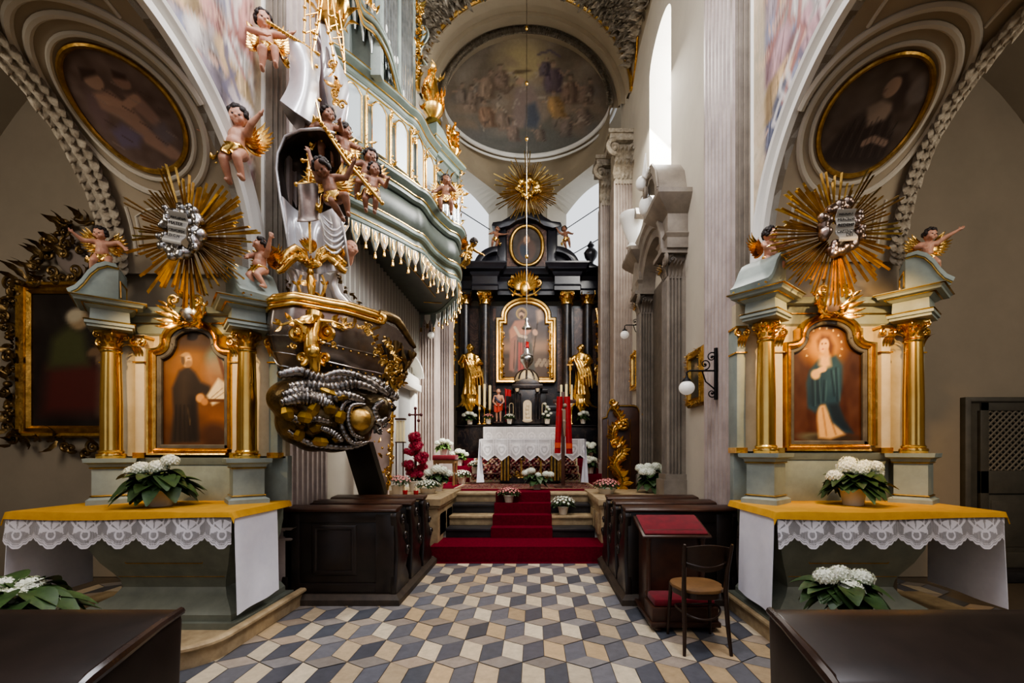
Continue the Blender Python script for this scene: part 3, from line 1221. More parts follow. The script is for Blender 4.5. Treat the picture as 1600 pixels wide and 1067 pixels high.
# grey lattice door in the right aisle
t = thing('door_1', 'grey aisle door with a diamond lattice window beside the right altar', 'door', (5.75, 5.34, .2))
t['kind'] = 'structure'
del t['category']
m = MB()
x0, x1, z1 = 5.09, 6.35, 2.14
m.sweep([(x0, 5.36, .12), (x0, 5.36, z1), (x1, 5.36, z1), (x1, 5.36, .12)], [(0, 0), (0, .07), (.05, .09), (.07, .05), (.16, .05), (.18, 0)], (0, -1, 0))
m.build('door_frame', DOORP, t, bevel=.004)
m = MB()
dx0, dx1 = x0 + .19, x1 - .19
lx0, lx1, lz0, lz1 = dx0 + .1, dx1 - .1, 1.27, 1.98
m.box((dx0, 5.33, .12), (dx1, 5.36, 1.0))
m.box((dx0, 5.31, .12), (dx1, 5.335, .3))
for a, b in (((dx0, 5.3, .12), (lx0, 5.36, 2.1)), ((lx1, 5.3, .12), (dx1, 5.36, 2.1)), ((dx0, 5.3, lz1), (dx1, 5.36, 2.1)), ((dx0, 5.3, 1.0), (dx1, 5.36, lz0))):
    m.box(a, b)
m.box((lx0 + .05, 5.322, .36), (lx1 - .05, 5.34, .92))
m.build('door_leaf', DOORP, t, bevel=.006)
m = MB()
n = 9
W, H = lx1 - lx0, lz1 - lz0
for sg in (1, -1):
    for k in range(-n, 2 * n):
        a = lx0 + k * W / n
        pts = []
        for s_ in (0, 1):
            x, z = a + s_ * H * sg, lz0 + s_ * H
            pts.append((x, z))
        (xa, za), (xb, zb) = pts
        # clip to the window
        lo, hi = 0.0, 1.0
        d = xb - xa
        ta, tb = (lx0 - xa) / d, (lx1 - xa) / d
        lo, hi = max(lo, min(ta, tb)), min(hi, max(ta, tb))
        if hi - lo > .03:
            m.tube([(xa + d * lo, 5.325 - .008 * sg, lz0 + H * lo), (xa + d * hi, 5.325 - .008 * sg, lz0 + H * hi)], .011, 5)
m.build('lattice', mat('lattice_grey', (120, 112, 98), .6), t)
m = MB()
m.box((lx0, 5.345, lz0), (lx1, 5.352, lz1))
m.build('dark_interior', DARK, t)
m = MB()
m.box((5.0, 5.1, 0), (6.45, 5.36, .12))
struct(m, 'trim_9', STONED, bevel=.01)

# ---- pilasters at the mouth of the presbytery (fluted marble)
for q in (-1, 1):
    xi, xo = (2.02, 2.24) if q > 0 else (-2.44, -2.72)
    y0 = YE['r'] if q > 0 else YE['l']
    y1 = 5.34 if q > 0 else 5.28
    z0 = .0
    m = MB()
    fl = flutes((xi, y0 + .03), (xi, y1 - .02), 7, .034)
    if q < 0:
        fl = flutes((xi, y1 - .02), (xi, y0 + .03), 7, .034)[::-1]
    pts = [(xo, y0), (xi, y0)] + [tuple(p) for p in fl] + [(xi, y1), (xo, y1)]
    wallstrip(m, pts, .72, 8.8)
    sock = [(xo, y0 - .06, 0), (xi - q * .05, y0 - .06, 0), (xi - q * .05, y1 + .05, 0), (xo, y1 + .05, 0)]
    pf = [(0, 0), (0, .62), (-.02, .64), (.03, .66), (.03, .7), (-.02, .74), (-.06, .76)]
    m.sweep(sock, [(a * -q * -1, b) for a, b in pf] if q < 0 else [(a, b) for a, b in [(-x, z) for x, z in pf]], pclosed=False)
    struct(m, 'trim_%d' % (10 if q < 0 else 11), MARBLE)
    # dark pilaster return beside the fresco
    m = MB()
    m.box((min(xo, xi + q * .03), y0 - .012, .72), (max(xo, xi + q * .03), y0 + .05, 8.8))
    for k in range(3):
        x = xi + q * (.06 + .05 * k)
        m.box((x - .008, y0 - .03, .72), (x + .008, y0, 8.8))
    struct(m, 'trim_%d' % (12 if q < 0 else 13), MARBLEG)

# ---- presbytery side walls
SF = .80                                      # presbytery floor level


def side_wall(X, q, win, name):
    """wall in plane X facing the axis, with an arched window opening win=(ya,yb,zsill,zspring) or None"""
    m = MB()
    y0, y1, zt = 5.2, 10.95, 11.6
    if win is None:
        m.add([(X, y0, 0), (X, y1, 0), (X, y1, zt), (X, y0, zt)], [(0, 1, 2, 3)])
    else:
        ya, yb, zs, zp = win
        m.add([(X, y0, 0), (X, ya, 0), (X, ya, zt), (X, y0, zt)], [(0, 1, 2, 3)])
        m.add([(X, yb, 0), (X, y1, 0), (X, y1, zt), (X, yb, zt)], [(0, 1, 2, 3)])
        m.add([(X, ya, 0), (X, yb, 0), (X, yb, zs), (X, ya, zs)], [(0, 1, 2, 3)])
        N = 20
        r = (yb - ya) / 2
        arc = [((ya + yb) / 2 - r * math.cos(PI * k / N), zp + r * .55 * math.sin(PI * k / N)) for k in range(N + 1)]
        for (a, za), (b, zb) in zip(arc, arc[1:]):
            m.add([(X, a, za), (X, b, zb), (X, b, zt), (X, a, zt)], [(0, 1, 2, 3)])
        out = [(ya, zs)] + arc + [(yb, zs)]
        D = .45 * q
        for (a, za), (b, zb) in zip(out, out[1:] + out[:1]):
            m.add([(X, a, za), (X, b, zb), (X + D, b, zb), (X + D, a, za)], [(0, 1, 2, 3)])
        g = MB()
        g.add([(X + D * .96, a, b) for a, b in out], [tuple(range(len(out)))])
        w = g.build('window_pane', PANE, None, 0, recalc=False)
        w.name = 'window_%d' % (1 if q > 0 else 4)
        w['kind'] = 'structure'
        b_ = MB()
        for k in range(1, 4):
            z = zs + (zp - zs) * k / 3.4
            b_.box((X + D * .9 - .01, ya, z - .012), (X + D * .9 + .01, yb, z + .012))
        b_.box((X + D * .9 - .012, (ya + yb) / 2 - .015, zs), (X + D * .9 + .012, (ya + yb) / 2 + .015, zp + r * .5))
        bo = b_.build('glazing_bars', mat('window_bar_white', (220, 220, 214), .6), None)
        bo.name = 'trim_30'
        bo['kind'] = 'structure'
    struct(m, name, PLASTER, 0)


PANE = emit('daylit_window_glass', (242, 245, 250), 15)
PANEA = emit('daylit_apse_glass', (232, 236, 242), 1.0)
side_wall(2.12, 1, (6.95, 8.25, 5.4, 8.35), 'wall_presbytery_right')
side_wall(-2.56, -1, None, 'wall_presbytery_left')

# ---- presbytery vault, apse and its windows
m = MB()
VR, VZ, VH = 2.36, 9.3, 2.2


def ell(th, rx, cz, rz, y):
    return Vector((AX + rx * math.cos(th), y, cz + rz * math.sin(th)))


m.grid(lambda u, v: ell(PI * u, VR, VZ, VH, 4.4 + 5.4 * v), 32, 2)
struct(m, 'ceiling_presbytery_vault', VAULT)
m = MB()
m.box((-7, -3.2, 8.8), (6.6, 4.6, 9.0))
struct(m, 'ceiling_nave', PLASTER)
# banded apse arch
m = MB()
bands = [(9.8, 2.38, 9.3, 2.22), (9.82, 2.28, 9.36, 2.14), (10.1, 2.28, 9.45, 2.12), (10.12, 2.34, 9.45, 2.2), (10.45, 2.34, 9.6, 2.16), (10.47, 2.24, 9.62, 2.06),
         (10.8, 2.22, 9.8, 2.0), (10.82, 2.28, 9.8, 2.06), (11.1, 2.26, 10.0, 1.98), (11.12, 2.12, 10.02, 1.84), (11.32, 2.12, 10.1, 1.82)]
vs, fs = [], []
for y, rx, cz, rz in bands:
    vs += [ell(PI * k / 48, rx, cz, rz, y) for k in range(49)]
for j in range(len(bands) - 1):
    fs += [(j * 49 + k, j * 49 + k + 1, (j + 1) * 49 + k + 1, (j + 1) * 49 + k) for k in range(48)]
m.add(vs, fs)
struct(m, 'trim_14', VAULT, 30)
m = MB()
m.tube([ell(PI * k / 48, 2.31, 9.32, 2.15, 9.7) for k in range(49)], .045, 7)
for q in (-1, 1):     # gold ribs rising over the vault beside the arch
    m.tube([ell(PI / 2 - q * (PI / 2 - .02 - .9 * t / 12), VR - .03, VZ, VH, 9.75 - 2.6 * (t / 12) ** .8) for t in range(13)], .025, 6)
struct(m, 'trim_15', GOLD)
m = MB()
rg = random.Random(9)
for k in range(120):
    a = PI * (k + .5) / 120
    b = ell(a, 2.13, 10.06, 1.86, 11.0)
    nn = Vector((-math.cos(a), -.6, -math.sin(a)))
    d = Vector((-math.sin(a), 0, math.cos(a)))
    for s1 in (-1, 1):
        leaf(m, b, d * s1 * .5 + Vector((0, -s1 * .4, 0)) + nn * .4, nn, .17, .1, .8, 0, 5)
        leaf(m, b + nn * .02, d * -s1 * .5 + Vector((0, .5, 0)) + nn * .2, nn, .15, .1, .8, 0, 5)
struct(m, 'trim_16', STUCCO, 60)
m = MB()
for q in (-1, 1):     # dense stucco foliage on the vault haunches
    for k in range(1500):
        a = rg.uniform(.2, 1.3)
        y = rg.uniform(7.0, 9.6)
        th = a if q > 0 else PI - a
        b = ell(th, VR - .02, VZ, VH, y)
        nn = Vector((-math.cos(th), 0, -math.sin(th)))
        d = Vector((rg.uniform(-1, 1), rg.uniform(-1, 1), rg.uniform(-1, 1)))
        leaf(m, b, d - nn * d.dot(nn) + nn * .3, nn, rg.uniform(.14, .24), .1, 1.1, 2, 5)
struct(m, 'trim_17', STUCCO, 60)

# apse shell (polygonal below, rounded conch above)
PL = [(-2.38, 10.9), (-.75, 13.3), (.33, 13.3), (1.96, 10.9)]
WT = 8.9
m = MB()
oval = []
NO = 72


def ovd(py):
    return 12.25 - 1.0 * (244 - py) / 196


def ovp(a, k=1.0):
    px, py = 823 + 131 * k * math.cos(a), 146 - 96 * k * math.sin(a)
    return P(px, py, ovd(py) if k <= 1 else ovd(146 - 96 * math.sin(a)))


def outer(a):
    if math.sin(a) >= 0:
        return ell(a, 2.12, 10.1, 1.82, 11.32)
    t = -a / PI if a < 0 else (2 * PI - a) / PI      # 0 right .. 1 left
    # plan polyline from right to left
    pl = PL[::-1]
    ls = [math.dist(pl[i], pl[i + 1]) for i in range(3)]
    d = t * sum(ls)
    for i in range(3):
        if d <= ls[i] or i == 2:
            k = min(d / ls[i], 1)
            x, y = pl[i][0] + (pl[i + 1][0] - pl[i][0]) * k, pl[i][1] + (pl[i + 1][1] - pl[i][1]) * k
            break
        d -= ls[i]
    e = min(t, 1 - t) * 2
    return Vector((x, y, WT + (10.1 - WT) * max(0, 1 - e * 9)))


vs = []
for a in [2 * PI * k / NO for k in range(NO)]:
    A, B = ovp(a, 1.0), outer(a)
    for j in range(5):
        t = j / 4
        q_ = A.lerp(B, t)
        vs.append(q_ + Vector((0, .25 * math.sin(PI * t) * (1 if math.sin(a) < 0 else .2), 0)))
fs = [(k * 5 + j, k * 5 + j + 1, ((k + 1) % NO) * 5 + j + 1, ((k + 1) % NO) * 5 + j) for k in range(NO) for j in range(4)]
m.add(vs, fs)
for xa, xb in ((-3.0, -1.9), (1.5, 2.6)):
    m.add([(xa, 12.42, 9.12), (xb, 12.42, 9.12), (xb, 12.42, 12.4), (xa, 12.42, 12.4)], [(0, 1, 2, 3)])
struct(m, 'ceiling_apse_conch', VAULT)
m = MB()
m.tube([ovp(2 * PI * k / 80, 1.03) + Vector((0, -.03, 0)) for k in range(80)], .055, 8, closed=True)
m.tube([ovp(2 * PI * k / 80, 1.09) + Vector((0, .03, 0)) for k in range(80)], .03, 8, closed=True)
struct(m, 'trim_18', WHITE)

rows = []
for j in range(61):
    b = -1 + 2 * j / 60
    rows.append((b, -math.sqrt(max(0, 1 - b * b)), math.sqrt(max(0, 1 - b * b))))


def apse_picture(u, v):
    p = Paint(u, v, (138, 127, 112), 1.36, 8)
    p.mottle(9, 3)
    p.blob(.5, .05, .6, .25, (106, 108, 104), 0, .8, .8)
    p.blob(.47, .74, .15, .2, (184, 168, 128), 0, .9, .9)
    p.blob(.47, .68, .06, .016, (104, 90, 72), .1, .5, .8)
    rg = random.Random(12)
    fl = (172, 146, 126)
    for k in range(60):
        a, r = rg.uniform(0, 6.28), rg.uniform(.1, .5)
        p.blob(.5 + r * math.cos(a), .42 + r * .75 * math.sin(a), rg.uniform(.03, .09), rg.uniform(.02, .06), rg.choice(((160, 148, 134), (132, 120, 108), (146, 130, 112), (120, 116, 112))), rg.uniform(-.8, .8), .9, .5)
    for cx, cy, h, c in ((.17, .46, .26, (148, 130, 114)), (.27, .58, .28, (154, 132, 112)), (.35, .64, .24, (138, 118, 104)), (.26, .34, .26, (150, 120, 98)), (.36, .3, .22, (140, 122, 108)),
                         (.66, .64, .3, (100, 86, 98)), (.61, .72, .18, (92, 82, 94)), (.76, .54, .28, (134, 112, 98)), (.67, .42, .26, (176, 140, 92)), (.86, .52, .24, (128, 110, 98)),
                         (.42, .2, .2, (138, 120, 108)), (.11, .5, .2, (134, 122, 110)), (.84, .34, .22, (132, 116, 106)), (.74, .24, .2, (126, 114, 106)), (.58, .18, .16, (130, 116, 104))):
        figure_strokes(p, cx, cy, h * .95, fl, c, int(cx * 100), rg.uniform(-.4, .4), .62)
    p.poly([(.43, .55), (.53, .57), (.58, .42), (.57, .24), (.42, .22), (.42, .4)], (150, 134, 126), .02, .9)
    p.poly([(.5, .4), (.55, .43), (.58, .3), (.56, .22), (.49, .22), (.5, .3)], (84, 94, 106), .02, .8)
    p.blob(.46, .6, .028, .034, (178, 152, 130))
    p.line([(.57, .82), (.64, .85), (.7, .8)], .009, (110, 100, 106), .8)
    p.line([(.3, .56), (.38, .5), (.42, .56)], .012, (120, 104, 90), .8)
    for k in range(22):
        x, y = rg.uniform(.12, .88), rg.uniform(.2, .75)
        p.line([(x, y), (x + rg.uniform(-.04, .04), y + rg.uniform(-.03, .05)), (x + rg.uniform(-.06, .06), y - .04)], .005, rg.choice(((88, 80, 74), (186, 174, 156))), 1, .6)
    return p.lin()


o = painted_rows(rows, lambda x, b: P(823 + 131 * x, 146 - 96 * b, ovd(146 - 96 * b) - .02), 'apse_fresco', FRESCO, None, 84, apse_picture)
tag(o, 'large oval fresco of robed figures on clouds high in the apse', 'fresco')

# apse walls with two deep windows
m = MB()
sill = 6.2
wi = 0
for (a, b) in ((PL[0], PL[1]), (PL[3], PL[2])):
    a, b = Vector(a), Vector(b)
    L = (b - a)
    nrm = Vector((-L.y, L.x)).normalized() if a.x < 0 else Vector((L.y, -L.x)).normalized()   # outward
    if nrm.y < 0:
        nrm = -nrm
    o0, o1 = a + L * .2, a + L * .97
    for p0, p1, z0, z1 in ((a, o0, sill, WT), (o1, b, sill, WT)):
        m.add([(p0.x, p0.y, z0), (p1.x, p1.y, z0), (p1.x, p1.y, z1), (p0.x, p0.y, z1)], [(0, 1, 2, 3)])
    g0, g1 = o0 + nrm * .72, o1 + nrm * .72
    N = 14
    top = lambda k: 8.55 + .42 * math.sin(PI * (.12 + .76 * k / N))
    for k in range(N):
        p0, p1 = o0.lerp(o1, k / N), o0.lerp(o1, (k + 1) / N)
        q0, q1 = g0.lerp(g1, k / N), g0.lerp(g1, (k + 1) / N)
        m.add([(p0.x, p0.y, WT), (p1.x, p1.y, WT), (q1.x, q1.y, top(k + 1)), (q0.x, q0.y, top(k))], [(0, 1, 2, 3)])
    for p0, q0, tz in ((o0, g0, top(0)), (o1, g1, top(N))):
        m.add([(p0.x, p0.y, sill), (q0.x, q0.y, sill), (q0.x, q0.y, tz), (p0.x, p0.y, WT)], [(0, 1, 2, 3)])
    m.add([(o0.x, o0.y, sill), (o1.x, o1.y, sill), (g1.x, g1.y, sill), (g0.x, g0.y, sill)], [(0, 1, 2, 3)])
    g = MB()
    pts = [(g0.x, g0.y, sill), (g1.x, g1.y, sill)] + [(g0.lerp(g1, k / N).x, g0.lerp(g1, k / N).y, top(k)) for k in range(N, -1, -1)]
    g.add(pts, [tuple(range(len(pts)))])
    wi += 1
    w = struct(g, 'window_%d' % (wi + 1), PANEA, 0, recalc=False)
    br = MB()
    for k in range(4):
        z = 5.6 + k * .88
        br.tube([(g0.x - nrm.x * .04, g0.y - nrm.y * .04, z), (g1.x - nrm.x * .04, g1.y - nrm.y * .04, z)], .014, 5)
    struct(br, 'trim_%d' % (30 + wi), IRON)
m.add([(PL[1][0], PL[1][1], sill), (PL[2][0], PL[2][1], sill), (PL[2][0], PL[2][1], WT), (PL[1][0], PL[1][1], WT)], [(0, 1, 2, 3)])
for pl in ([(-2.56, 10.9), (-2.56, 13.3)], [(-2.56, 13.3), (2.12, 13.3)], [(2.12, 13.3), (2.12, 10.9)]):
    (xa, ya), (xb, yb) = pl
    m.add([(xa, ya, 0), (xb, yb, 0), (xb, yb, sill), (xa, ya, sill)], [(0, 1, 2, 3)])
m.add([(-2.56, 10.9, sill), PL[0] + (sill,), PL[1] + (sill,), (-2.56, 13.3, sill)], [(0, 1, 2, 3)])
m.add([(2.12, 10.9, sill), PL[3] + (sill,), PL[2] + (sill,), (2.12, 13.3, sill)], [(0, 1, 2, 3)])
struct(m, 'wall_apse', PLASTER, 0)

# far pilasters with big capitals at the apse
tn = 19
for q in (-1, 1):
    for (xa, xb, y, yb) in ((1.77, 2.16, 10.55, 11.0), (1.93, 2.36, 9.7, 10.2)):
        m = MB()
        x0, x1 = (AX + q * xa, AX + q * xb)
        lo, hi = min(x0, x1), max(x0, x1)
        if q < 0:
            hi, lo = AX - xa, AX - xb
        fl = flutes((lo + .02, y), (hi - .02, y), 6, .045)
        pts = [(lo, yb)] + [(lo, y)] + [(p.x, 2 * y - p.y if p.y < y else p.y) for p in fl] + [(hi, y), (hi, yb)]
        wallstrip(m, pts, SF + .5, 7.35)
        m.box((lo - .06, y - .06, SF), (hi + .06, yb, SF + .42))
        m.box((lo - .03, y - .03, SF + .42), (hi + .03, yb, SF + .5))
        struct(m, 'trim_%d' % tn, MARBLEF if q > 0 else MARBLE)
        tn += 1
        m = MB()
        m.box((lo + .02, y + .01, 7.3), (hi - .02, yb, 8.15))
        c = (lo + hi) / 2
        w = hi - lo
        for k in range(5):
            for tier in range(2):
                leaf(m, (lo + w * (k + .5 * tier + .25) / 5, y, 7.4 + .28 * tier), (0, -.12, 1), (0, -1, 0), .34, w * .26, 1.1, 3, 6)
        for s1 in (-1, 1):
            volute(m, (c + s1 * w * .5, y - .1, 8.0), (s1, -.3, 0), (0, 0, 1), .17, .05, 1.6, PI / 2, -1)
        rocaille(m, [(c - w * .4, y - .04, 7.85), (c + w * .4, y - .04, 7.85)], (0, -1, 0), .16, 5)
        m.box((lo - .1, y - .12, 8.16), (hi + .1, yb, 8.3))
        m.box((lo - .14, y - .16, 8.3), (hi + .14, yb, 8.38))
        struct(m, 'trim_%d' % tn, STUCCO, 50)
        tn += 1

# ---- steps up to the presbytery
H = [0, .204, .348, .497, .646, SF]
Y = [6.07, 6.70, 6.98, 7.27, 7.55, 7.85]
m = MB()
xw = 1.12
mats_ = [REDC, STONED, STONE, STONED, STONE]
for i in range(5):
    m = MB()
    w = xw + (.08 if i == 0 else 0)
    y1 = Y[i + 1] if i < 4 else 13.2
    m.box((AX - w, Y[i] + .02, H[i] - (.0 if i == 0 else .01)), (AX + w, y1 + .05, H[i + 1] - .03))
    m.box((AX - w, Y[i] - .015, H[i + 1] - .045), (AX + w, y1 + .05, H[i + 1]))
    struct(m, 'trim_%d' % (40 + i), mats_[i], bevel=.012)
m = MB()
m.box((-2.56, 7.9, .3), (2.12, 13.28, SF - .004))
struct(m, 'floor_presbytery', STONE)
# side cheeks of the stairs
for q in (-1, 1):
    m = MB()
    a, b = AX + q * (xw + .0), AX + q * 2.33
    m.box((min(a + q * .03, b), 6.3, 0), (max(a + q * .03, b), 8.0, SF - .06))
    m.box((min(a - q * .02, b), 6.24, SF - .06), (max(a - q * .02, b), 8.0, SF + .03))
    m.box((min(a + q * .0, b), 6.27, SF - .1), (max(a + q * .0, b), 8.0, SF - .06))
    for k in range(3):
        m.box((min(a + q * .02, a), 6.45 + .5 * k, .3), (max(a + q * .02, a + q * .04), 6.85 + .5 * k, .6))
    struct(m, 'trim_%d' % (45 if q < 0 else 46), STONE, bevel=.012)
# ================================================================ SIDE ALTARS
ALT = {'l': dict(cx=-3.18, hs=.607, zb=1.437, zt=2.571, n='left', q=-1, pcx=-3.164, hw=.398, fz=(1.458, 2.391, 2.718), cz=2.77),
       'r': dict(cx=2.732, hs=.66, zb=1.483, zt=2.663, n='right', q=1, pcx=2.724, hw=.425, fz=(1.494, 2.45, 2.777), cz=2.86)}
RAYG = mat('dull_ray_gilding', (222, 190, 116), 0.3, 1.0, col2=(170, 138, 74), scale=9)
MT = 1.03                                     # top of the mensas


def arch_outline(hw, z0, zs, zt, n=14):
    """half-outline of the shouldered baroque frame -> closed list of (x,z), going up the right side"""
    r = []
    ax = hw * .62
    zk = zs + (zt - zs) * .38
    for k in range(7):            # concave quarter from the shoulder in to the arch foot
        a = PI / 2 * k / 6
        r.append((hw - (hw - ax * 1.03) * math.sin(a), zs + (zk - zs) * (1 - math.cos(a))))
    r.append((ax * 1.03, zk + (zt - zs) * .09))
    za = zk + (zt - zs) * .09
    for k in range(n + 1):
        a = PI / 2 * k / n
        r.append((ax * math.cos(a), za + (zt - za) * math.sin(a)))
    R = [(hw, z0)] + r
    L = [(-x, z) for x, z in R[::-1]][1:]
    return R + L


def rows_of(outline, n=110):
    z0, z1 = outline[0][1], max(z for _, z in outline)
    half = [p for p in outline if p[0] >= -1e-6]
    out = []
    for j in range(n + 1):
        z = z0 + (z1 - z0) * j / n * .9995
        best = 0
        for (xa, za), (xb, zb) in zip(half, half[1:]):
            if min(za, zb) <= z <= max(za, zb) and abs(zb - za) > 1e-9:
                best = max(best, xa + (xb - xa) * (z - za) / (zb - za))
            elif abs(zb - za) <= 1e-9 and abs(z - za) < 1e-6:
                best = max(best, xa, xb)
        out.append((z, -best, best))
    return out


def friar_picture(u, v):
    p = Paint(u, v, (98, 66, 34), .63, 3)
    p.grad((70, 50, 34), (84, 50, 26))
    p.mottle(7, 3)
    p.blob(.42, .66, .3, .2, (150, 104, 50), 0, .9, .8)
    p.blob(.36, .45, .35, .25, (134, 86, 42), 0, .9, .7)
    p.blob(.84, .74, .19, .12, (104, 118, 112), .3, .6, .9)
    p.blob(.78, .62, .16, .12, (160, 120, 88), .2, .8, .7)
    p.line([(.78, .86), (.9, .62), (.96, .5)], .016, (94, 60, 44), .8)
    p.poly([(.62, .41), (.96, .52), (1, .3), (.98, .18), (.7, .22)], (104, 64, 30), .05)
    p.poly([(.66, .3), (.98, .3), (1, .1), (.7, .12)], (168, 104, 56), .08, .5)
    p.blob(.78, .12, .18, .1, (60, 38, 26), 0, .8, .8)
    # dark habit
    p.poly([(.28, .64), (.40, .68), (.5, .63), (.58, .55), (.7, .52), (.74, .45), (.70, .41), (.6, .46), (.52, .44), (.53, .3), (.56, .06), (.16, .05), (.2, .3), (.18, .5)], (46, 38, 32), .018)
    p.poly([(.3, .62), (.4, .64), (.42, .46), (.36, .3), (.26, .4)], (66, 54, 44), .05, .7)
    p.poly([(.44, .42), (.5, .42), (.52, .1), (.42, .08)], (30, 25, 22), .04, .8)
    p.line([(.4, .34), (.43, .2)], .006, (120, 96, 66), .8)
    for k in range(5):
        p.line([(.24 + .055 * k, .36), (.22 + .07 * k, .07)], .008, (34, 28, 24), 1, .7)
    # open book
    p.poly([(.66, .44), (.82, .58), (.9, .52), (.94, .42), (.74, .36)], (224, 206, 170), .012)
    p.poly([(.82, .58), (.94, .54), (.98, .46), (.9, .44)], (204, 184, 148), .012)
    p.line([(.72, .42), (.88, .5)], .004, (150, 126, 100), 1)
    p.line([(.74, .4), (.91, .47)], .004, (150, 126, 100), 1)
    p.line([(.64, .4), (.92, .4)], .012, (88, 52, 26), .7)
    # hands, head
    p.blob(.57, .42, .06, .035, (196, 146, 92), .4, .4)
    p.blob(.63, .39, .05, .03, (176, 124, 76), -.3, .4)
    p.blob(.38, .73, .075, .058, (214, 172, 118), .2, .35)
    p.blob(.33, .735, .03, .05, (92, 72, 52), .1, .5)
    p.blob(.41, .70, .05, .028, (150, 116, 80), .4, .5)
    p.blob(.36, .775, .06, .015, (170, 136, 96), .2, .6)
    p.blob(.41, .745, .02, .006, (96, 66, 46), .2, .5)
    p.blob(.5, .9, .5, .08, (48, 36, 26), 0, .9, .6)
    return p.lin()


def lady_picture(u, v):
    p = Paint(u, v, (72, 42, 26), .66, 4)
    p.grad((66, 42, 28), (76, 40, 26))
    p.mottle(6, 4)
    p.blob(.46, .79, .26, .15, (176, 118, 44), 0, .9, .9)
    p.blob(.46, .8, .16, .1, (214, 158, 72), 0, .9, .8)
    for k in range(12):
        a = PI * (-.15 + 1.3 * k / 11)
        p.blob(.46 + .24 * math.cos(a), .79 + .155 * math.sin(a), .012, .008, (236, 200, 130), 0, .5)
    # crescent and ground
    p.blob(.38, .06, .24, .04, (96, 92, 74), -.1, .7)
    p.blob(.6, .06, .3, .03, (52, 40, 30), 0, .8)
    # white-gold gown
    p.poly([(.38, .32), (.52, .34), (.62, .2), (.74, .09), (.55, .05), (.4, .06), (.38, .2)], (216, 172, 116), .015)
    p.line([(.45, .3), (.5, .08)], .008, (176, 130, 82), 1)
    p.line([(.54, .24), (.62, .09)], .008, (170, 124, 78), 1)
    # blue mantle
    p.poly([(.4, .69), (.62, .72), (.7, .64), (.7, .45), (.66, .32), (.72, .2), (.84, .1), (.74, .1), (.58, .18), (.48, .33), (.42, .33), (.36, .26), (.26, .3), (.24, .5), (.28, .6)], (36, 62, 78), .014)
    p.poly([(.5, .44), (.66, .5), (.68, .66), (.62, .7), (.52, .6)], (54, 86, 100), .05, .7)
    p.poly([(.52, .33), (.64, .34), (.74, .2), (.84, .1), (.7, .13), (.58, .2)], (22, 34, 46), .02, .9)
    p.poly([(.28, .56), (.36, .6), (.42, .52), (.44, .36), (.36, .3), (.27, .34)], (30, 50, 64), .02, .9)
    for a, b, c, d in ((.32, .55, .33, .32), (.38, .54, .4, .34), (.47, .52, .46, .36), (.56, .6, .6, .4), (.62, .62, .64, .36)):
        p.line([(a, b), (c, d)], .009, (22, 40, 54), 1, .7)
        p.line([(a + .03, b), (c + .03, d)], .006, (70, 104, 116), 1, .5)
    # bust, hands, head
    p.poly([(.42, .72), (.54, .74), (.56, .64), (.46, .61), (.4, .65)], (226, 180, 124), .02)
    p.blob(.41, .6, .1, .022, (226, 184, 130), .45, .4)
    p.blob(.36, .57, .06, .04, (214, 172, 120), .9, .5)
    p.blob(.46, .61, .04, .02, (228, 180, 128), 0, .4)
    p.poly([(.38, .84), (.44, .89), (.54, .88), (.6, .8), (.58, .72), (.52, .74), (.5, .8), (.42, .85), (.4, .77)], (94, 56, 32), .02)
    p.blob(.47, .80, .062, .06, (232, 180, 122), -.25, .3)
    p.blob(.5, .745, .03, .04, (214, 164, 108), 0, .4)
    p.blob(.445, .815, .014, .006, (110, 64, 42), 0, .5)
    p.blob(.49, .82, .014, .006, (110, 64, 42), 0, .5)
    p.blob(.455, .775, .016, .006, (176, 84, 66), 0, .5)
    return p.lin()


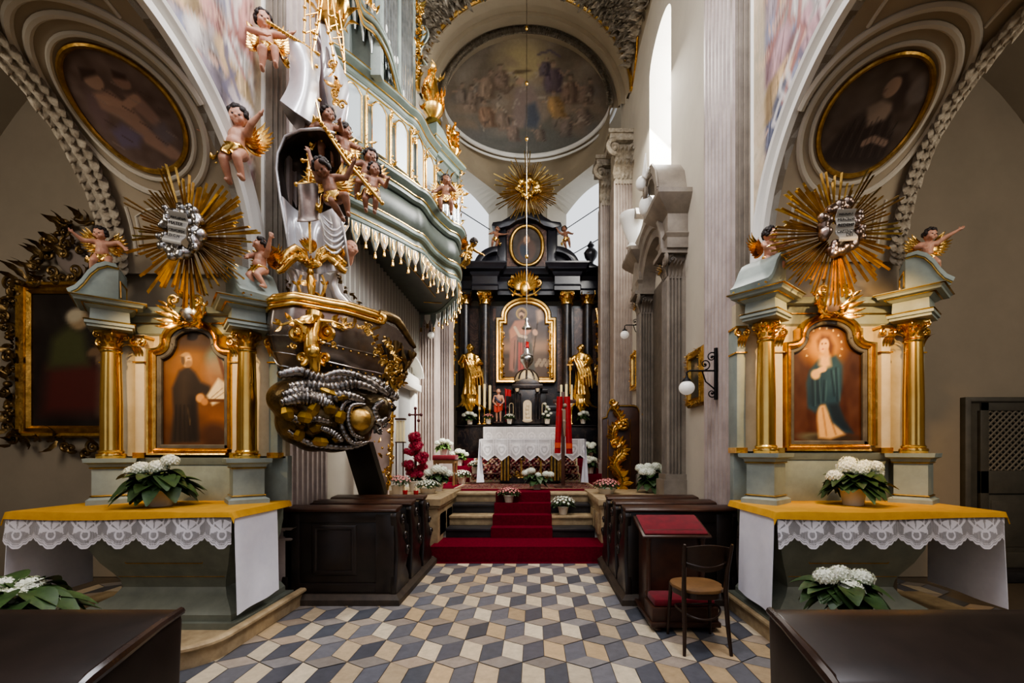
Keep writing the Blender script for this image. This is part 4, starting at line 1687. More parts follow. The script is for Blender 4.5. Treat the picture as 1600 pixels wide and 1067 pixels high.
def side_altar(k):
    A = ALT[k]
    cx, hs, zb, zt, q = A['cx'], A['hs'], A['zb'], A['zt'], A['q']
    nm = A['n']
    yc, yb = 4.10, 4.28               # column plane, back panel plane (whole retable is set 9 cm forward at the end)
    hw, pcx = A['hw'], A['pcx']
    t = thing('altar_retable', ('pale green retable with gold columns framing a dark robed friar, left side altar' if q < 0 else
                                'pale green retable with gold columns framing a blue mantled woman, right side altar'), 'altar', (cx, 4.2, MT))
    # --- plinth zone
    m = MB()
    m.box((cx - .86, 4.30, MT + .002), (cx + .86, 4.38, zb + .02))
    m.box((cx - .55, 4.24, MT + .002), (cx + .55, 4.31, zb - .02))
    m.build('plinth', TEALP, t, bevel=.004)
    ped = MB()
    trim = MB()
    cols, caps, ent = MB(), MB(), MB()
    entg = MB()
    back, pil = MB(), MB()
    for s in (-1, 1):
        x = cx + s * hs
        rot = .70
        c, sn = math.cos(rot), math.sin(rot)

        def sq(h, yy=yc, xx=x):
            return [(xx + (a * c - b * sn) * h, yy + (a * sn + b * c) * h, 0) for a, b in ((-1, -1), (1, -1), (1, 1), (-1, 1))]
        # pedestal (diamond plan): base moulding, die, cap
        pf = [(.035, MT), (.035, MT + .05), (.012, MT + .065), (0, MT + .08), (0, zb - .085), (.015, zb - .07), (.02, zb - .05), (.05, zb - .035), (.055, zb), (-.13, zb), (-.13, MT)]
        pm = MB()
        pm.sweep(sq(.118), pf, closed=True)
        pm.build('pedestal', TEALP, t, 30)
        g = MB()
        g.sweep(sq(.120), [(0, MT + .075), (.014, MT + .08), (0, MT + .09)], closed=True)
        g.build('gilt_moulding', GOLD, t)
        g = MB()
        g.sweep(sq(.122), [(0, zb - .09), (.014, zb - .082), (0, zb - .074)], closed=True)
        g.build('gilt_moulding', GOLD, t)
        # column shaft + base + capital
        r = .079
        cb = MB()
        zc = zt - .165
        cb.lathe([(r * 1.3, zb), (r * 1.3, zb + .014), (r * 1.36, zb + .025), (r * 1.3, zb + .04), (r * 1.1, zb + .046), (r * 1.18, zb + .06), (r * 1.06, zb + .072)], (x, yc, 0), 28)
        cb.lathe([(r * 1.02, zb + .07), (r, zb + .1), (r, zb + .5), (r * .86, zc - .03), (r * .98, zc - .022), (r * .98, zc - .006), (r * .84, zc)], (x, yc, 0), 28)
        cb.build('column', GOLDS, t, 50)
        cp = MB()
        capital(cp, (x, yc, zc), r * .82, zt - zc, 18)
        cp.build('capital', GOLDD if q < 0 else GOLD, t, 50)
        # side pilaster strip behind the column, with its own small gilded capital
        for dx, w, yy, mm in ((-s * .165, .085, 4.2, CREAM), (s * .165, .08, 4.22, TEALP)):
            b = MB()
            b.box((x + dx - w / 2, yy, zb), (x + dx + w / 2, 4.4, zt))
            b.build('pilaster', mm, t, bevel=.004)
            b = MB()
            b.box((x + dx - w / 2 - .012, yy - .014, zb), (x + dx + w / 2 + .012, 4.38, zb + .05))
            b.build('pilaster_base', GOLD, t)
            b = MB()
            b.box((x + dx - w / 2 - .012, yy - .014, zt - .26), (x + dx + w / 2 + .012, 4.38, zt - .248))
            b.build('pilaster_necking', GOLD, t)
            b = MB()
            b.box((x + dx - w / 2 - .012, yy - .014, zt - .03), (x + dx + w / 2 + .012, 4.38, zt - .01))
            for s2 in (-1, 1):
                volute(b, (x + dx + s2 * w * .42, yy - .02, zt - .075), (s2, 0, 0), (0, 0, 1), .036, .012, 1.4, PI / 2, -1)
            for i in range(3):
                leaf(b, (x + dx + (i - 1) * w * .33, yy - .004, zt - .2), (0, -.1, 1), (0, -1, 0), .13, w * .42, 1.0, 2, 5)
            b.build('pilaster_capital', GOLD, t, 50)
        # entablature block above the column
        z0, z1 = zt, zt + .24
        pf = [(0, z0), (.02, z0 + .0), (.02, z0 + .02), (.035, z0 + .025), (.035, z0 + .05), (.005, z0 + .06), (0, z0 + .16), (.02, z0 + .17), (.03, z0 + .18), (.045, z0 + .192),
              (.09, z0 + .198), (.095, z0 + .215), (.115, z0 + .23), (.12, z0 + .24), (-.12, z0 + .24), (-.12, z0)]
        e = MB()
        e.sweep(sq(.125), pf, closed=True)
        e.build('entablature_block', TEALP, t, 30)
        g = MB()
        for o_, z in ((.036, z0 + .05), (.046, z0 + .186), (.114, z0 + .226)):
            g.sweep(sq(.125), [(o_ - .004, z), (o_ + .008, z + .006), (o_ - .004, z + .014)], closed=True)
        g.build('gilt_fillet', GOLD, t)
        # scrolled broken pediment piece: S-curve block turned outwards like the pedestal
        zt2 = z0 + .24
        prof = [(.0, 0), (.30, 0), (.31, .02), (.26, .06), (.22, .12), (.18, .2), (.13, .265), (.07, .30), (0, .29)]
        ang = (-.5 if s < 0 else .5)
        ux = Vector((s * math.cos(.55), -math.sin(.55) * 1.0, 0))
        nx = Vector((ux.y, -ux.x, 0)) * (1 if s > 0 else -1)      # lateral, towards the viewer side
        o = Vector((x - s * .06, yc + .05, zt2))
        b = MB()
        b.prism(prof, o - nx * .15, ux, (0, 0, 1), nx * .3)
        b.build('pediment_scroll', TEALP, t, 30, bevel=.004)
        b = MB()
        edge = [o + ux * a + V(0, 0, z) for a, z in prof[2:]]
        for off in (-.15, .15):
            b.tube([p + nx * off for p in edge], .012, 6)
        b.tube([p + nx * .09 for p in edge], .009, 6)
        # gilt panel outline on the inner end of the scroll block
        c0 = o - ux * .003
        rect = [c0 + nx * a + V(0, 0, z) for a, z in ((-.11, .05), (.11, .05), (.11, .19), (-.11, .19))]
        b.tube(rect, .007, 5, closed=True)
        b.build('gilt_edging', GOLD, t)
        b = MB()
        b.prism([(a, z) for a, z in prof[2:]] + [(a + .012, z + .03) for a, z in prof[2:][::-1]], o - nx * .18, ux, (0, 0, 1), nx * .36)
        b.build('pediment_cap', TEALP, t, 30)
    # --- back wall with frame opening and thin linking entablature
    m = MB()
    zo = zt + .24
    ol = arch_outline(hw - .062, A['fz'][0] + .06, A['fz'][1] - .0, A['fz'][2] - .06)
    m.box((cx - .84, 4.30, zb), (cx + .84, 4.38, zo - .02))
    m.build('back_wall', CREAM, t)
    m = MB()
    pl = [(cx - .5, 4.31, 0), (cx + .5, 4.31, 0)]
    z0 = zt + .01
    m.sweep([(cx - .72, 4.30, 0), (cx + .72, 4.30, 0)], [(0, z0), (.02, z0 + .02), (.025, z0 + .1), (.05, z0 + .13), (.06, z0 + .17), (.12, z0 + .18), (.125, z0 + .21), (.14, z0 + .23), (0, z0 + .23)])
    m.build('cornice', TEALP, t, 30)
    m = MB()
    m.sweep([(cx - .66, 4.30, 0), (cx + .66, 4.30, 0)], [(0, zb - .09), (.07, zb - .06), (.09, zb - .02), (.1, zb + .005), (0, zb + .005)])
    m.build('base_cornice', TEALP, t, 30)
    for z, o_ in ((z0 + .105, .04), (z0 + .17, .07), (zb - .09, .02)):
        m = MB()
        m.box((cx - .6, 4.30 - o_, z), (cx + .6, 4.3 - o_ + .02, z + .01))
        m.build('gilt_line', GOLD, t)
    # --- picture and its shouldered gilt frame
    pth = [(pcx + x, 4.25, z) for x, z in ol]
    f = thing_frame = MB()
    pr = [(-.008, -.04), (-.008, .03), (.006, .045), (.02, .03), (.026, .035), (.036, .06), (.05, .065), (.058, .045), (.062, -.04)]
    f.sweep(pth + [pth[0]], pr, (0, -1, 0))
    # ol runs up the right side; N=-Y gives the outward side
    fo = f.build('painting_frame', GOLD, t, 30)
    f = MB()
    f.sweep(pth + [pth[0]], [(-.045, -.01), (-.045, .012), (-.036, .02), (-.01, .02), (-.01, -.01)], (0, -1, 0))
    f.build('frame_inner_bead', mat('frame_slip_grey', (96, 92, 84), .5, col2=(70, 66, 60)), fo, 30)
    f = MB()
    f.sweep([(pcx + x * .9, 4.25, zb + .05 + (z - zb) * .955) for x, z in ol[:8]], [(-.006, 0), (0, .02), (.008, .0)], (0, -1, 0), pclosed=True)
    f.sweep([(pcx + x * .9, 4.25, zb + .05 + (z - zb) * .955) for x, z in ol[-8:]], [(-.006, 0), (0, .02), (.008, .0)], (0, -1, 0), pclosed=True)
    f.build('gilt_slip', GOLD, fo)
    painted_rows(rows_of(ol), lambda x, z: V(pcx + x, 4.268, z), 'canvas', CANVAS, t, 70, friar_picture if q < 0 else lady_picture)
    # --- cartouche over the frame
    ct = MB()
    c = V(pcx - .0, 4.19, A['cz'])
    ct2 = MB()
    ct2.ell(c + V(0, .01, .0), (.10, .04, .095))
    ct2.build('cartouche_shield', SILVER if q < 0 else mat('dusky_silver', (170, 150, 140), .35, .6), t)
    for s in (-1, 1):
        acanthus(ct, [c + V(s * .03, -.02, -.13), c + V(s * .10, -.03, -.11), c + V(s * .15, -.03, -.03), c + V(s * .17, -.03, .05), c + V(s * .14, -.03, .10)], (0, -1, 0), .09, 2, .014)
        volute(ct, c + V(s * .1, -.04, .10), (s, 0, 0), (0, 0, 1), .055, .016, 1.4, -PI / 2, 1)
        for i in range(4):
            leaf(ct, c + V(s * .06, -.02, -.11 + .02 * i), V(s, -.2, -.35 + .32 * i), (0, -1, 0), .18, .055, .5, 2, 6)
    for i in range(5):
        leaf(ct, c + V(0, -.03, .1), V((i - 2) * .35, -.2, 1), (0, -1, 0), .11, .05, .8, 2, 5)
        leaf(ct, c + V(0, -.05, -.1), V((i - 2) * .4, -.25, -.8), (0, -1, 0), .08, .045, .8, 2, 5)
    ct.build('cartouche_scrollwork', GOLD, t, 50)
    t.location.y -= .09
    # --- glory: rays, silver clouds, lettered scroll
    if q < 0:
        c = P(296, 370, 3.72)
    else:
        c = P(1304, 366, 3.74)
    g = thing('sunburst_glory', ('gilt sunburst with a silver cloud ring and lettered scroll above the left altar' if q < 0 else
                                 'gilt sunburst with a silver cloud ring and lettered scroll above the right altar'), 'sunburst', (c.x, c.y, c.z))
    rays = MB()
    rg = random.Random(14 if q < 0 else 15)
    n = 104
    for i in range(n):
        a = 2 * PI * i / n
        L = .43 + .035 * math.sin(a * 8 + 1) + .035 * math.sin(a * 19) + rg.uniform(-.06, .06)
        dd = Vector((math.cos(a), 0, math.sin(a)))
        # long shafts
        if q < 0 and abs(a - 2.62) < .05 or q > 0 and abs(a - .52) < .05:
            L = .60
        if abs(a - 4.71) < .12:
            L = .55
        if abs(a - 1.9) < .1 and q < 0 or q > 0 and abs(a - 1.05) < .09:
            L = .58
        L *= 1.07
        sd = Vector((-dd.z, 0, dd.x))
        w0, w1 = .0045, .0085
        y = rg.uniform(-.03, .03)
        p0, p1 = c + dd * .1 + V(0, y, 0), c + dd * L + V(0, y + .02, 0)
        tip = p1 + dd * rg.uniform(-.012, .02)
        rays.add([p0 - sd * w0, p0 + V(0, -.012, 0), p0 + sd * w0, p1 - sd * w1, p1 + V(0, -.02, 0), p1 + sd * w1, p0 + V(0, .01, 0), tip + V(0, .012, 0)],
                 [(0, 1, 4, 3), (1, 2, 5, 4), (2, 6, 7, 5), (6, 0, 3, 7), (3, 4, 7), (4, 5, 7)])
    rays.build('rays', RAYG, g, 20)
    cl = MB()
    for i in range(9):
        a = 2 * PI * (i + rg.uniform(-.2, .2)) / 9
        tang = Matrix.Rotation(-(a + PI / 2), 3, 'Y')
        rr = .15 + rg.uniform(-.01, .02)
        b = c + V(rr * .92 * math.cos(a), -.07, rr * 1.12 * math.sin(a))
        cl.ell(b, (rg.uniform(.055, .075), .05, rg.uniform(.04, .052)), tang, 14, 10)
        for j in range(3):
            e = b + V(rg.uniform(-.05, .05), -.03, rg.uniform(-.05, .05))
            cl.ell(e, rg.uniform(.022, .04), n=10, m=8)
    put(skin_mesh(cl, .007, 3), 'cloud_ring', SILVER if q < 0 else mat('warm_silvering', (190, 170, 158), .28, 1.0, col2=(136, 116, 104)), g)
    sm = MB()
    tilt = -.2 if q < 0 else .06
    R = Matrix.Rotation(-tilt, 3, 'Y')
    W, Hh = .15, .25

    def SC(u, v, off=0):
        x, z = (u - .5) * W, (v - .5) * Hh
        y = -.12 - .012 * math.sin(v * 14) - .03 * abs(v - .5) * 2 - off
        return c + R @ Vector((x, y, z + .0 * x))
    sm.sheet(lambda u, v: SC(u, v), 8, 24, .006)
    so = sm.build('scroll', mat('silvered_scroll', (176, 172, 164) if q < 0 else (128, 112, 98), .45, .25), g, 60)
    lines = ['REGINA', 'MATER', 'CRVCIFIX', 'A.D.G.M'] if q < 0 else ['RELIGIO', 'MERCEDIS', 'REDEMP', 'CAPTIVOR', 'DEI']
    ms = []
    for i, s in enumerate(lines):
        z = (.075 - .05 * i) if q < 0 else (.085 - .045 * i)
        v = z / Hh + .5
        o = SC(.5, v, .015)
        ms.append(text_mesh(s, .036 if len(s) < 7 else .031, o, R @ V(1, 0, 0), R @ V(0, 0, 1), R @ V(0, -1, 0), .003))
    for me in ms:
        put(me, 'lettering', INK, so)

    # --- mensa (sarcophagus-shaped altar table)
    mx0, mx1 = (-4.00, -2.31) if q < 0 else (1.85, 3.56)
    t = thing('altar_table', 'grey green sarcophagus altar table with gilt lines under a lace cloth, ' + nm + ' side altar', 'altar table', ((mx0 + mx1) / 2, 3.8, .12))
    b = MB()
    xa, xb = mx0 + .42, mx1 - .06
    if q > 0:
        xa, xb = mx0 + .06, mx1 - .42
    prof = [(3.50, .15), (3.50, .22), (3.54, .26), (3.66, .32), (3.70, .38), (3.69, .44), (3.66, .50), (3.60, .60), (3.55, .72), (3.52, .86), (3.52, MT - .03), (4.26, MT - .03), (4.26, .15)]
    # body with battered ends: loft the front profile, the ends follow the same curve
    secs = []
    for y, z in prof[:11]:
        e = (y - 3.5) * .9
        secs.append((y, z, xa + e, xb - e))
    vs = []
    for y, z, a_, b_ in secs:
        vs += [(a_, y, z), (b_, y, z), (b_, 4.26, z), (a_, 4.26, z)]
    fs = []
    for i in range(len(secs) - 1):
        for j in range(4):
            fs.append((i * 4 + j, i * 4 + (j + 1) % 4, (i + 1) * 4 + (j + 1) % 4, (i + 1) * 4 + j))
    fs += [(3, 2, 1, 0), tuple(len(vs) - 4 + j for j in range(4))]
    b.add(vs, fs)
    b.box((xa - .06, 3.46, .12), (xb + .06, 4.3, .17))
    b.build('body', MENSA, t, 30)
    g = MB()
    g.box((xa + .17, 3.672, .47), (xb - .17, 3.69, .482))
    g.build('gilt_line', GOLDD, t)
    g = MB()
    zl = .60
    g.tube([(xa + .22, 3.585, .74), (xa + .30, 3.60, .60), (xb - .30, 3.60, .60), (xb - .22, 3.585, .74)], .005, 5)
    g.build('gilt_line', GOLDD, t)
    s_ = MB()
    s_.box((mx0, 3.43, MT - .035), (mx1, 4.27, MT - .012))
    s_.build('slab', STONE, t, bevel=.006)

    # --- white linen with lace front, hanging to the platform at both ends
    t = thing('altar_cloth', 'white linen altar cloth with scalloped lace front and long hanging ends, ' + nm + ' side altar', 'tablecloth', ((mx0 + mx1) / 2, 3.6, .2))
    b = MB()
    b.sheet(lambda u, v: (mx0 - .008 + (mx1 - mx0 + .016) * u, 3.425 + .8 * v, MT - .006), 12, 6, .006)
    b.build('top', LINEN, t)
    for s, x in ((-1, mx0 - .012), (1, mx1 + .012)):
        b = MB()
        inner = (s > 0) == (q < 0)
        zb_ = .255 if inner else .30
        b.sheet(lambda u, v: (x + s * (.008 + .02 * v + .008 * math.sin(u * 9 + v * 2) * v), 3.42 + (.56 if inner else .66) * u + .02 * v * (u - .5), MT - .004 - (MT - zb_ - .02 * u) * v), 14, 14, .005)
        b.build('hanging_end', LINEN, t, 60)
    # lace
    nu, nv = 380, 60
    nsc = 6.6
    W = mx1 - mx0
    U, Vv = np.meshgrid(np.linspace(0, 1, nu + 1), np.linspace(0, 1, nv + 1))
    s = (U * nsc + (.15 if q < 0 else .5)) % 1.0
    cxs = np.abs(s - .5) * 2                 # 0 at the scallop tip
    depth = .175 + .085 * (1 - cxs) ** 1.1 + .012 * np.abs(np.sin(s * PI * 6))
    z = MT - .008 - depth * Vv
    x = mx0 - .01 + (W + .02) * U
    y = 3.415 - .012 - .018 * Vv - .014 * np.sin(U * nsc * 2 * PI + .7) * Vv
    h = depth * Vv
    sx = (s - .5) * W / nsc
    al = np.full(U.shape, .34)
    mesh_ = (np.sin(x * 520) * np.sin(z * 520) > -.1)
    al = np.where(mesh_, .55, .2)
    # palmette petals
    ang = np.arctan2(sx, .125 - h)
    rad = np.hypot(sx, .125 - h)
    pet = (rad < .085) & (h < .135) & (np.abs(np.sin(ang * 3.5)) > .35) & (rad > .012)
    al = np.where(pet, 1, al)
    al = np.where(rad < .014, 1, al)
    ring = np.abs(np.hypot(sx, (h - .155) * .8) - .026) < .006
    al = np.where(ring, 1, al)
    leaf_ = (np.abs(np.abs(sx) - .085 - .025 * np.sin(h * 40)) < .012) & (h > .02) & (h < .14)
    al = np.where(leaf_, 1, al)
    st = (np.abs(np.abs(sx) - .06 - .3 * np.abs(h - .07)) < .005) & (h < .15)
    al = np.where(st, 1, al)
    edge = (depth - h)
    al = np.where(edge < .014, 1, al)
    al = np.where((edge > .02) & (edge < .03), 1, al)
    al = np.where((edge > .036) & (edge < .042), .9, al)
    al = np.where(h < .012, 1, al)
    vs = np.stack([x, y, z], -1).reshape(-1, 3)
    me = bpy.data.meshes.new('lace_front')
    W1 = nu + 1
    fs = [(j * W1 + i, j * W1 + i + 1, (j + 1) * W1 + i + 1, (j + 1) * W1 + i) for j in range(nv) for i in range(nu)]
    me.from_pydata([tuple(p) for p in vs], [], fs)
    lc = np.ones((len(vs), 3)) * np.array(srgb(226, 222, 228))
    setcol(me, lc, al.reshape(-1))
    put(me, 'lace_front', LACEM, t)

    # --- yellow cover with a shallow front drop and rolled corners
    b = MB()

    def cov(u, v):
        x = mx0 - .045 + (W + .09) * u
        if v < .2:
            k = v / .2
            f = 3.40
            z = MT + .004 - .05 * (1 - k) - .012 * math.sin(u * 5) * (1 - k)
            y = f - .012 * (1 - k)
        else:
            k = (v - .2) / .8
            y = 3.40 + .80 * k
            z = MT + .004
        e = max(0, abs(u - .5) * 2 - .972) / .028
        z -= .05 * e ** 1.3
        return (x - (u - .5) * .02 * e, y, z + .004 + .004 * math.sin(u * 13) * math.sin(v * 7))
    b.sheet(cov, 60, 16, .007)
    o = b.build('altar_cover', YELC, None, 60)
    tag(o, 'golden yellow cover cloth laid over the ' + nm + ' side altar table', 'cloth')


side_altar('l')
side_altar('r')

# ---- the four cherubs on the scrolled pediments
putto('cherub_figure', P(163, 433, 3.98), (0.25, 0, .5), .42, dict(sl=(.125, 0, .68), el=(.27, .0, .74), hl=(.36, -.05, .66), er=(-.26, -.1, .66), hr=(-.36, -.2, .76),
      kl=(.14, -.2, .32), al=(.16, -.14, .12), kr=(-.1, -.2, .3), ar=(-.16, -.12, .08), look=(-.3, -1, -.1)),
      'cherub lounging on the outer pediment scroll of the left altar', seed=1)
putto('cherub_figure', P(402, 455, 3.98), (0, .12, -.25), .47, dict(el=(.24, -.08, .76), hl=(.33, -.14, .93), er=(-.2, -.12, .6), hr=(-.1, -.2, .55), look=(-.5, -.8, .25),
      kl=(.12, -.16, .26), al=(.2, -.04, .1), kr=(-.06, -.16, .24), ar=(.0, -.06, .05)), 'cherub with one arm raised on the inner pediment scroll of the left altar', seed=2)
putto('cherub_figure', P(1207, 440, 3.98), (0, -.1, .3), .48, dict(el=(.25, -.05, .66), hl=(.37, -.08, .7), er=(-.2, -.1, .6), hr=(-.12, -.18, .52), look=(.3, -1, -.1),
      kl=(.1, -.16, .26), al=(.02, -.06, .08), kr=(-.09, -.15, .24), ar=(-.12, -.02, .04)), 'cherub leaning towards the sunburst on the inner scroll of the right altar', seed=3)
putto('cherub_figure', P(1442, 436, 3.98), (0.1, .1, -.5), .43, dict(el=(.25, -.02, .78), hl=(.42, -.06, .88), er=(-.2, -.1, .62), hr=(-.12, -.2, .58), look=(.5, -.8, -.1),
      kl=(.16, -.16, .28), al=(.22, -.02, .12), kr=(-.02, -.2, .26), ar=(.06, -.1, .06)), 'cherub pointing outward on the outer pediment scroll of the right altar', seed=4)
# ================================================================ PLANTS, PEWS, CHAIR
def flower_head(mb, c, R, n=60, seed=0, flat=.8, pet=.018):
    rg = random.Random(seed)
    c = Vector(c)
    for k in range(n):
        z = 1 - 1.5 * (k + .5) / n
        a = k * 2.39996
        q = math.sqrt(max(0, 1 - z * z))
        d = Vector((q * math.cos(a), q * math.sin(a), z))
        p = c + Vector((d.x * R, d.y * R, d.z * R * flat)) * rg.uniform(.9, 1.06)
        e = d.orthogonal().normalized()
        e.rotate(Matrix.Rotation(rg.uniform(0, 6), 3, d))
        f = d.cross(e)
        for j in range(4):
            aa = j * PI / 2
            u = e * math.cos(aa) + f * math.sin(aa)
            w = -e * math.sin(aa) + f * math.cos(aa)
            s = pet * rg.uniform(.85, 1.2)
            mb.add([p, p + u * s * .6 - w * s * .45 + d * .002, p + u * s * 1.05 + d * s * .25, p + u * s * .6 + w * s * .45 + d * .002], [(0, 1, 2, 3)])
    mb.ell(c, (R * .86, R * .86, R * .86 * flat), n=10, m=7)


def big_leaf(mb, b, d, L, W, droop=.5, seed=0):
    d = Vector(d).normalized()
    s = d.cross(V(0, 0, 1))
    s = s.normalized() if s.length > 1e-3 else V(1, 0, 0)
    n = s.cross(d)
    vs, fs = [], []
    N = 7
    for i in range(N + 1):
        t = i / N
        w = W * math.sin(PI * (t * .93 + .05)) ** .8
        c = Vector(b) + d * L * t + n * .0 + V(0, 0, -droop * L * t * t)
        vs += [c - s * w * .5 + n * w * .18, c, c + s * w * .5 + n * w * .18]
    for i in range(N):
        a = i * 3
        fs += [(a, a + 1, a + 4, a + 3), (a + 1, a + 2, a + 5, a + 4)]
    mb.add(vs, fs)


def pot_mesh(m, r, h, rim=True):
    m.lathe([(.001, 0), (r * .72, 0), (r * .74, h * .04), (r * .95, h * .86), (r * 1.0, h * .87), (r * 1.03, h * .98), (r * 1.0, h), (r * .93, h), (r * .9, h * .9), (.001, h * .9)], (0, 0, 0), 24)


def plant(kind, heads, label, loc, scale=1.0, rotz=0, group=None, leafm=None, petm=None, pot=(.085, .13), seed=0, leaves=34, spread=.22, hh=.3, hr=.062, n=60, name=None, leafL=.17, potm=None):
    rg = random.Random(seed)
    t = thing(name or 'potted_hydrangea', label, 'potted plant', (0, 0, 0), group)
    m = MB()
    pot_mesh(m, *pot)
    m.build('pot', potm or POTW, t, 50)
    m = MB()
    m.lathe([(.001, pot[1] * .92), (pot[0] * .92, pot[1] * .91)], (0, 0, 0), 16)
    m.build('soil', SOIL, t)
    m = MB()
    for x, y, z in heads:
        m.tube([(0, 0, pot[1] * .9), (x * .35, y * .35, z * .6 + .04), (x, y, z)], [.006, .005, .004], 5)
    m.build('stem', LEAF, t)
    m = MB()
    for k in range(leaves):
        a = k * 2.4 + rg.uniform(-.3, .3)
        z = pot[1] + (hh - pot[1]) * (.05 + .6 * rg.random())
        r0 = rg.uniform(.01, .07) * spread / .22
        b = V(r0 * math.cos(a), r0 * math.sin(a), z)
        big_leaf(m, b, (math.cos(a), math.sin(a), rg.uniform(-.1, .5)), leafL * rg.uniform(.55, 1.0) * spread / .22, leafL * .68 * rg.uniform(.8, 1.2), rg.uniform(.3, .8))
    for k in range(leaves // 2):
        x, y, z = heads[k % len(heads)]
        a = rg.uniform(0, 6.28)
        big_leaf(m, (x * .8, y * .8, z - hr * rg.uniform(.9, 1.5)), (math.cos(a), math.sin(a), .15), leafL * .7, leafL * .5, .6)
    m.build('foliage', leafm or LEAF, t, 60)
    for i, (x, y, z) in enumerate(heads):
        m = MB()
        flower_head(m, (x, y, z), hr * rg.uniform(.85, 1.12), n, i + seed, .78, hr * .26)
        m.build('flower_head', petm or PETW, t, 0)
    t.location = loc
    t.rotation_euler = (0, 0, rotz)
    t.scale = (scale,) * 3
    return t


def bush(label, loc, petm, scale=1.0, rx=.17, pot=(.085, .12), n=60, seed=0, fr=.016, name='potted_chrysanthemum', hz=.11, leafm=None, group=None):
    """dome of many small blooms"""
    rg = random.Random(seed)
    t = thing(name, label, 'potted plant', (0, 0, 0), group)
    m = MB()
    pot_mesh(m, *pot)
    m.build('pot', POTW, t, 50)
    m = MB()
    for k in range(150):
        a, q = rg.uniform(0, 6.28), rg.random() ** .5
        z = pot[1] + .01 + hz * .9 * math.sqrt(max(0, 1 - q * q)) * rg.uniform(.3, 1)
        b = V(q * rx * .8 * math.cos(a), q * rx * .8 * math.sin(a), z)
        big_leaf(m, b, (math.cos(a), math.sin(a), rg.uniform(-.2, .6)), .06, .03, .4)
    m.build('foliage', leafm or LEAF, t, 60)
    m = MB()
    for k in range(n):
        a, q = k * 2.4, math.sqrt((k + .5) / n)
        z = pot[1] + .02 + hz * math.sqrt(max(0, 1 - q * q * .92)) * rg.uniform(.9, 1.1)
        p = V(q * rx * math.cos(a), q * rx * math.sin(a), z)
        d = V(q * math.cos(a), q * math.sin(a), .8).normalized()
        e = d.orthogonal().normalized()
        f = d.cross(e)
        for j in range(7):
            aa = j * 2 * PI / 7
            u = e * math.cos(aa) + f * math.sin(aa)
            w = f * math.cos(aa) - e * math.sin(aa)
            m.add([p, p + u * fr * .7 - w * fr * .4 + d * .003, p + u * fr * 1.15 + d * .004, p + u * fr * .7 + w * fr * .4 + d * .003], [(0, 1, 2, 3)])
        m.ell(p + d * .002, fr * .4, n=6, m=4)
    m.build('blooms', petm, t, 0)
    t.location = loc
    t.scale = (scale,) * 3
    return t


plant('h', [(-.19, -.03, .27), (-.1, -.06, .30), (.02, -.05, .31), (.10, -.03, .36)], 'white hydrangea in a pale pot standing on the yellow cover of the left altar', V(P(251, 0, 3.76).x, 3.76, 1.042), 1.05, 0,
      pot=(.105, .13), seed=2, leaves=52, spread=.3, hh=.3, hr=.0624, leafL=.19)
plant('h', [(-.17, -.04, .23), (-.09, -.06, .30), (-.02, -.1, .28), (.06, -.05, .31), (.13, -.05, .3), (.15, -.03, .25), (.0, .05, .33)], 'white hydrangea in a white pot standing on the yellow cover of the right altar',
      V(P(1333, 0, 3.82).x, 3.82, 1.042), 1.08, 0, pot=(.095, .135), seed=5, leaves=60, spread=.27, hh=.3, hr=.062, leafL=.18)
plant('h', [(-.13, -.02, .27), (.0, -.08, .2), (.02, .02, .27), (.13, -.03, .25)], 'white hydrangea on the floor before the right altar, half behind the bench', V(1.98, 2.9, .43), 1.0, .2,
      pot=(.09, .12), seed=8, leaves=56, spread=.27, hh=.27, hr=.068, leafL=.19)
plant('h', [(-.18, 0, .25), (-.08, -.06, .29), (.02, -.04, .27), (.1, .02, .24), (-.02, .08, .3), (-.13, .05, .31)], 'large white hydrangea cut by the left edge, behind the front left bench', V(-2.84, 2.45, .38), 1.15, 0,
      pot=(.09, .14), seed=9, leaves=76, spread=.28, hh=.42, hr=.068, leafL=.2)
# stool below the left-edge plant so that it stands at its real height
t = thing('plant_stand', 'low dark plant stand beneath the large white hydrangea at the left edge', 'plant stand', (-2.84, 2.45, 0))
m = MB()
m.lathe([(.001, .35), (.15, .35), (.16, .365), (.15, .38), (.001, .38)], (-2.84, 2.45, 0), 20)
m.build('top', WOOD, t)
for k in range(3):
    a = k * 2.1 + .4
    m = MB()
    m.cap((-2.84 + .11 * math.cos(a), 2.45 + .11 * math.sin(a), .36), (-2.84 + .15 * math.cos(a), 2.45 + .15 * math.sin(a), .012), .016, .012)
    m.build('leg', WOOD, t)
t = thing('plant_stand', 'small plant stand beneath the white hydrangea before the right altar', 'plant stand', (1.98, 2.9, 0))
m = MB()
m.lathe([(.001, .40), (.13, .40), (.14, .415), (.13, .43), (.001, .43)], (1.98, 2.9, 0), 20)
m.build('top', WOOD, t)
for k in range(3):
    a = k * 2.1 + .4
    m = MB()
    m.cap((1.98 + .1 * math.cos(a), 2.9 + .1 * math.sin(a), .41), (1.98 + .13 * math.cos(a), 2.9 + .13 * math.sin(a), .012), .014, .012)
    m.build('leg', WOOD, t)


# ---------------------------------------------------------------- pews facing the high altar
def pew_end(x, y0, q, h=.90, base=.1):
    """baroque S-profile bench end in plane x, from y0 (back) forward; returns prism MB"""
    pr = [(.0, base), (.40, base), (.40, base + .08), (.34, .26), (.30, .30), (.34, .36), (.42, .42), (.43, .46), (.36, .49), (.30, .53), (.24, .58), (.27, .66), (.25, .74), (.17, .80), (.12, .86), (.11, h), (-.035, h),
          (-.05, h - .04), (-.03, h - .1), (.0, h - .2), (.02, .5), (-.01, .3), (-.04, .2), (-.04, base)]
    m = MB()
    m.prism([(a, z) for a, z in pr], (x - .03, y0, 0), (0, 1, 0), (0, 0, 1), (.06, 0, 0))
    return m


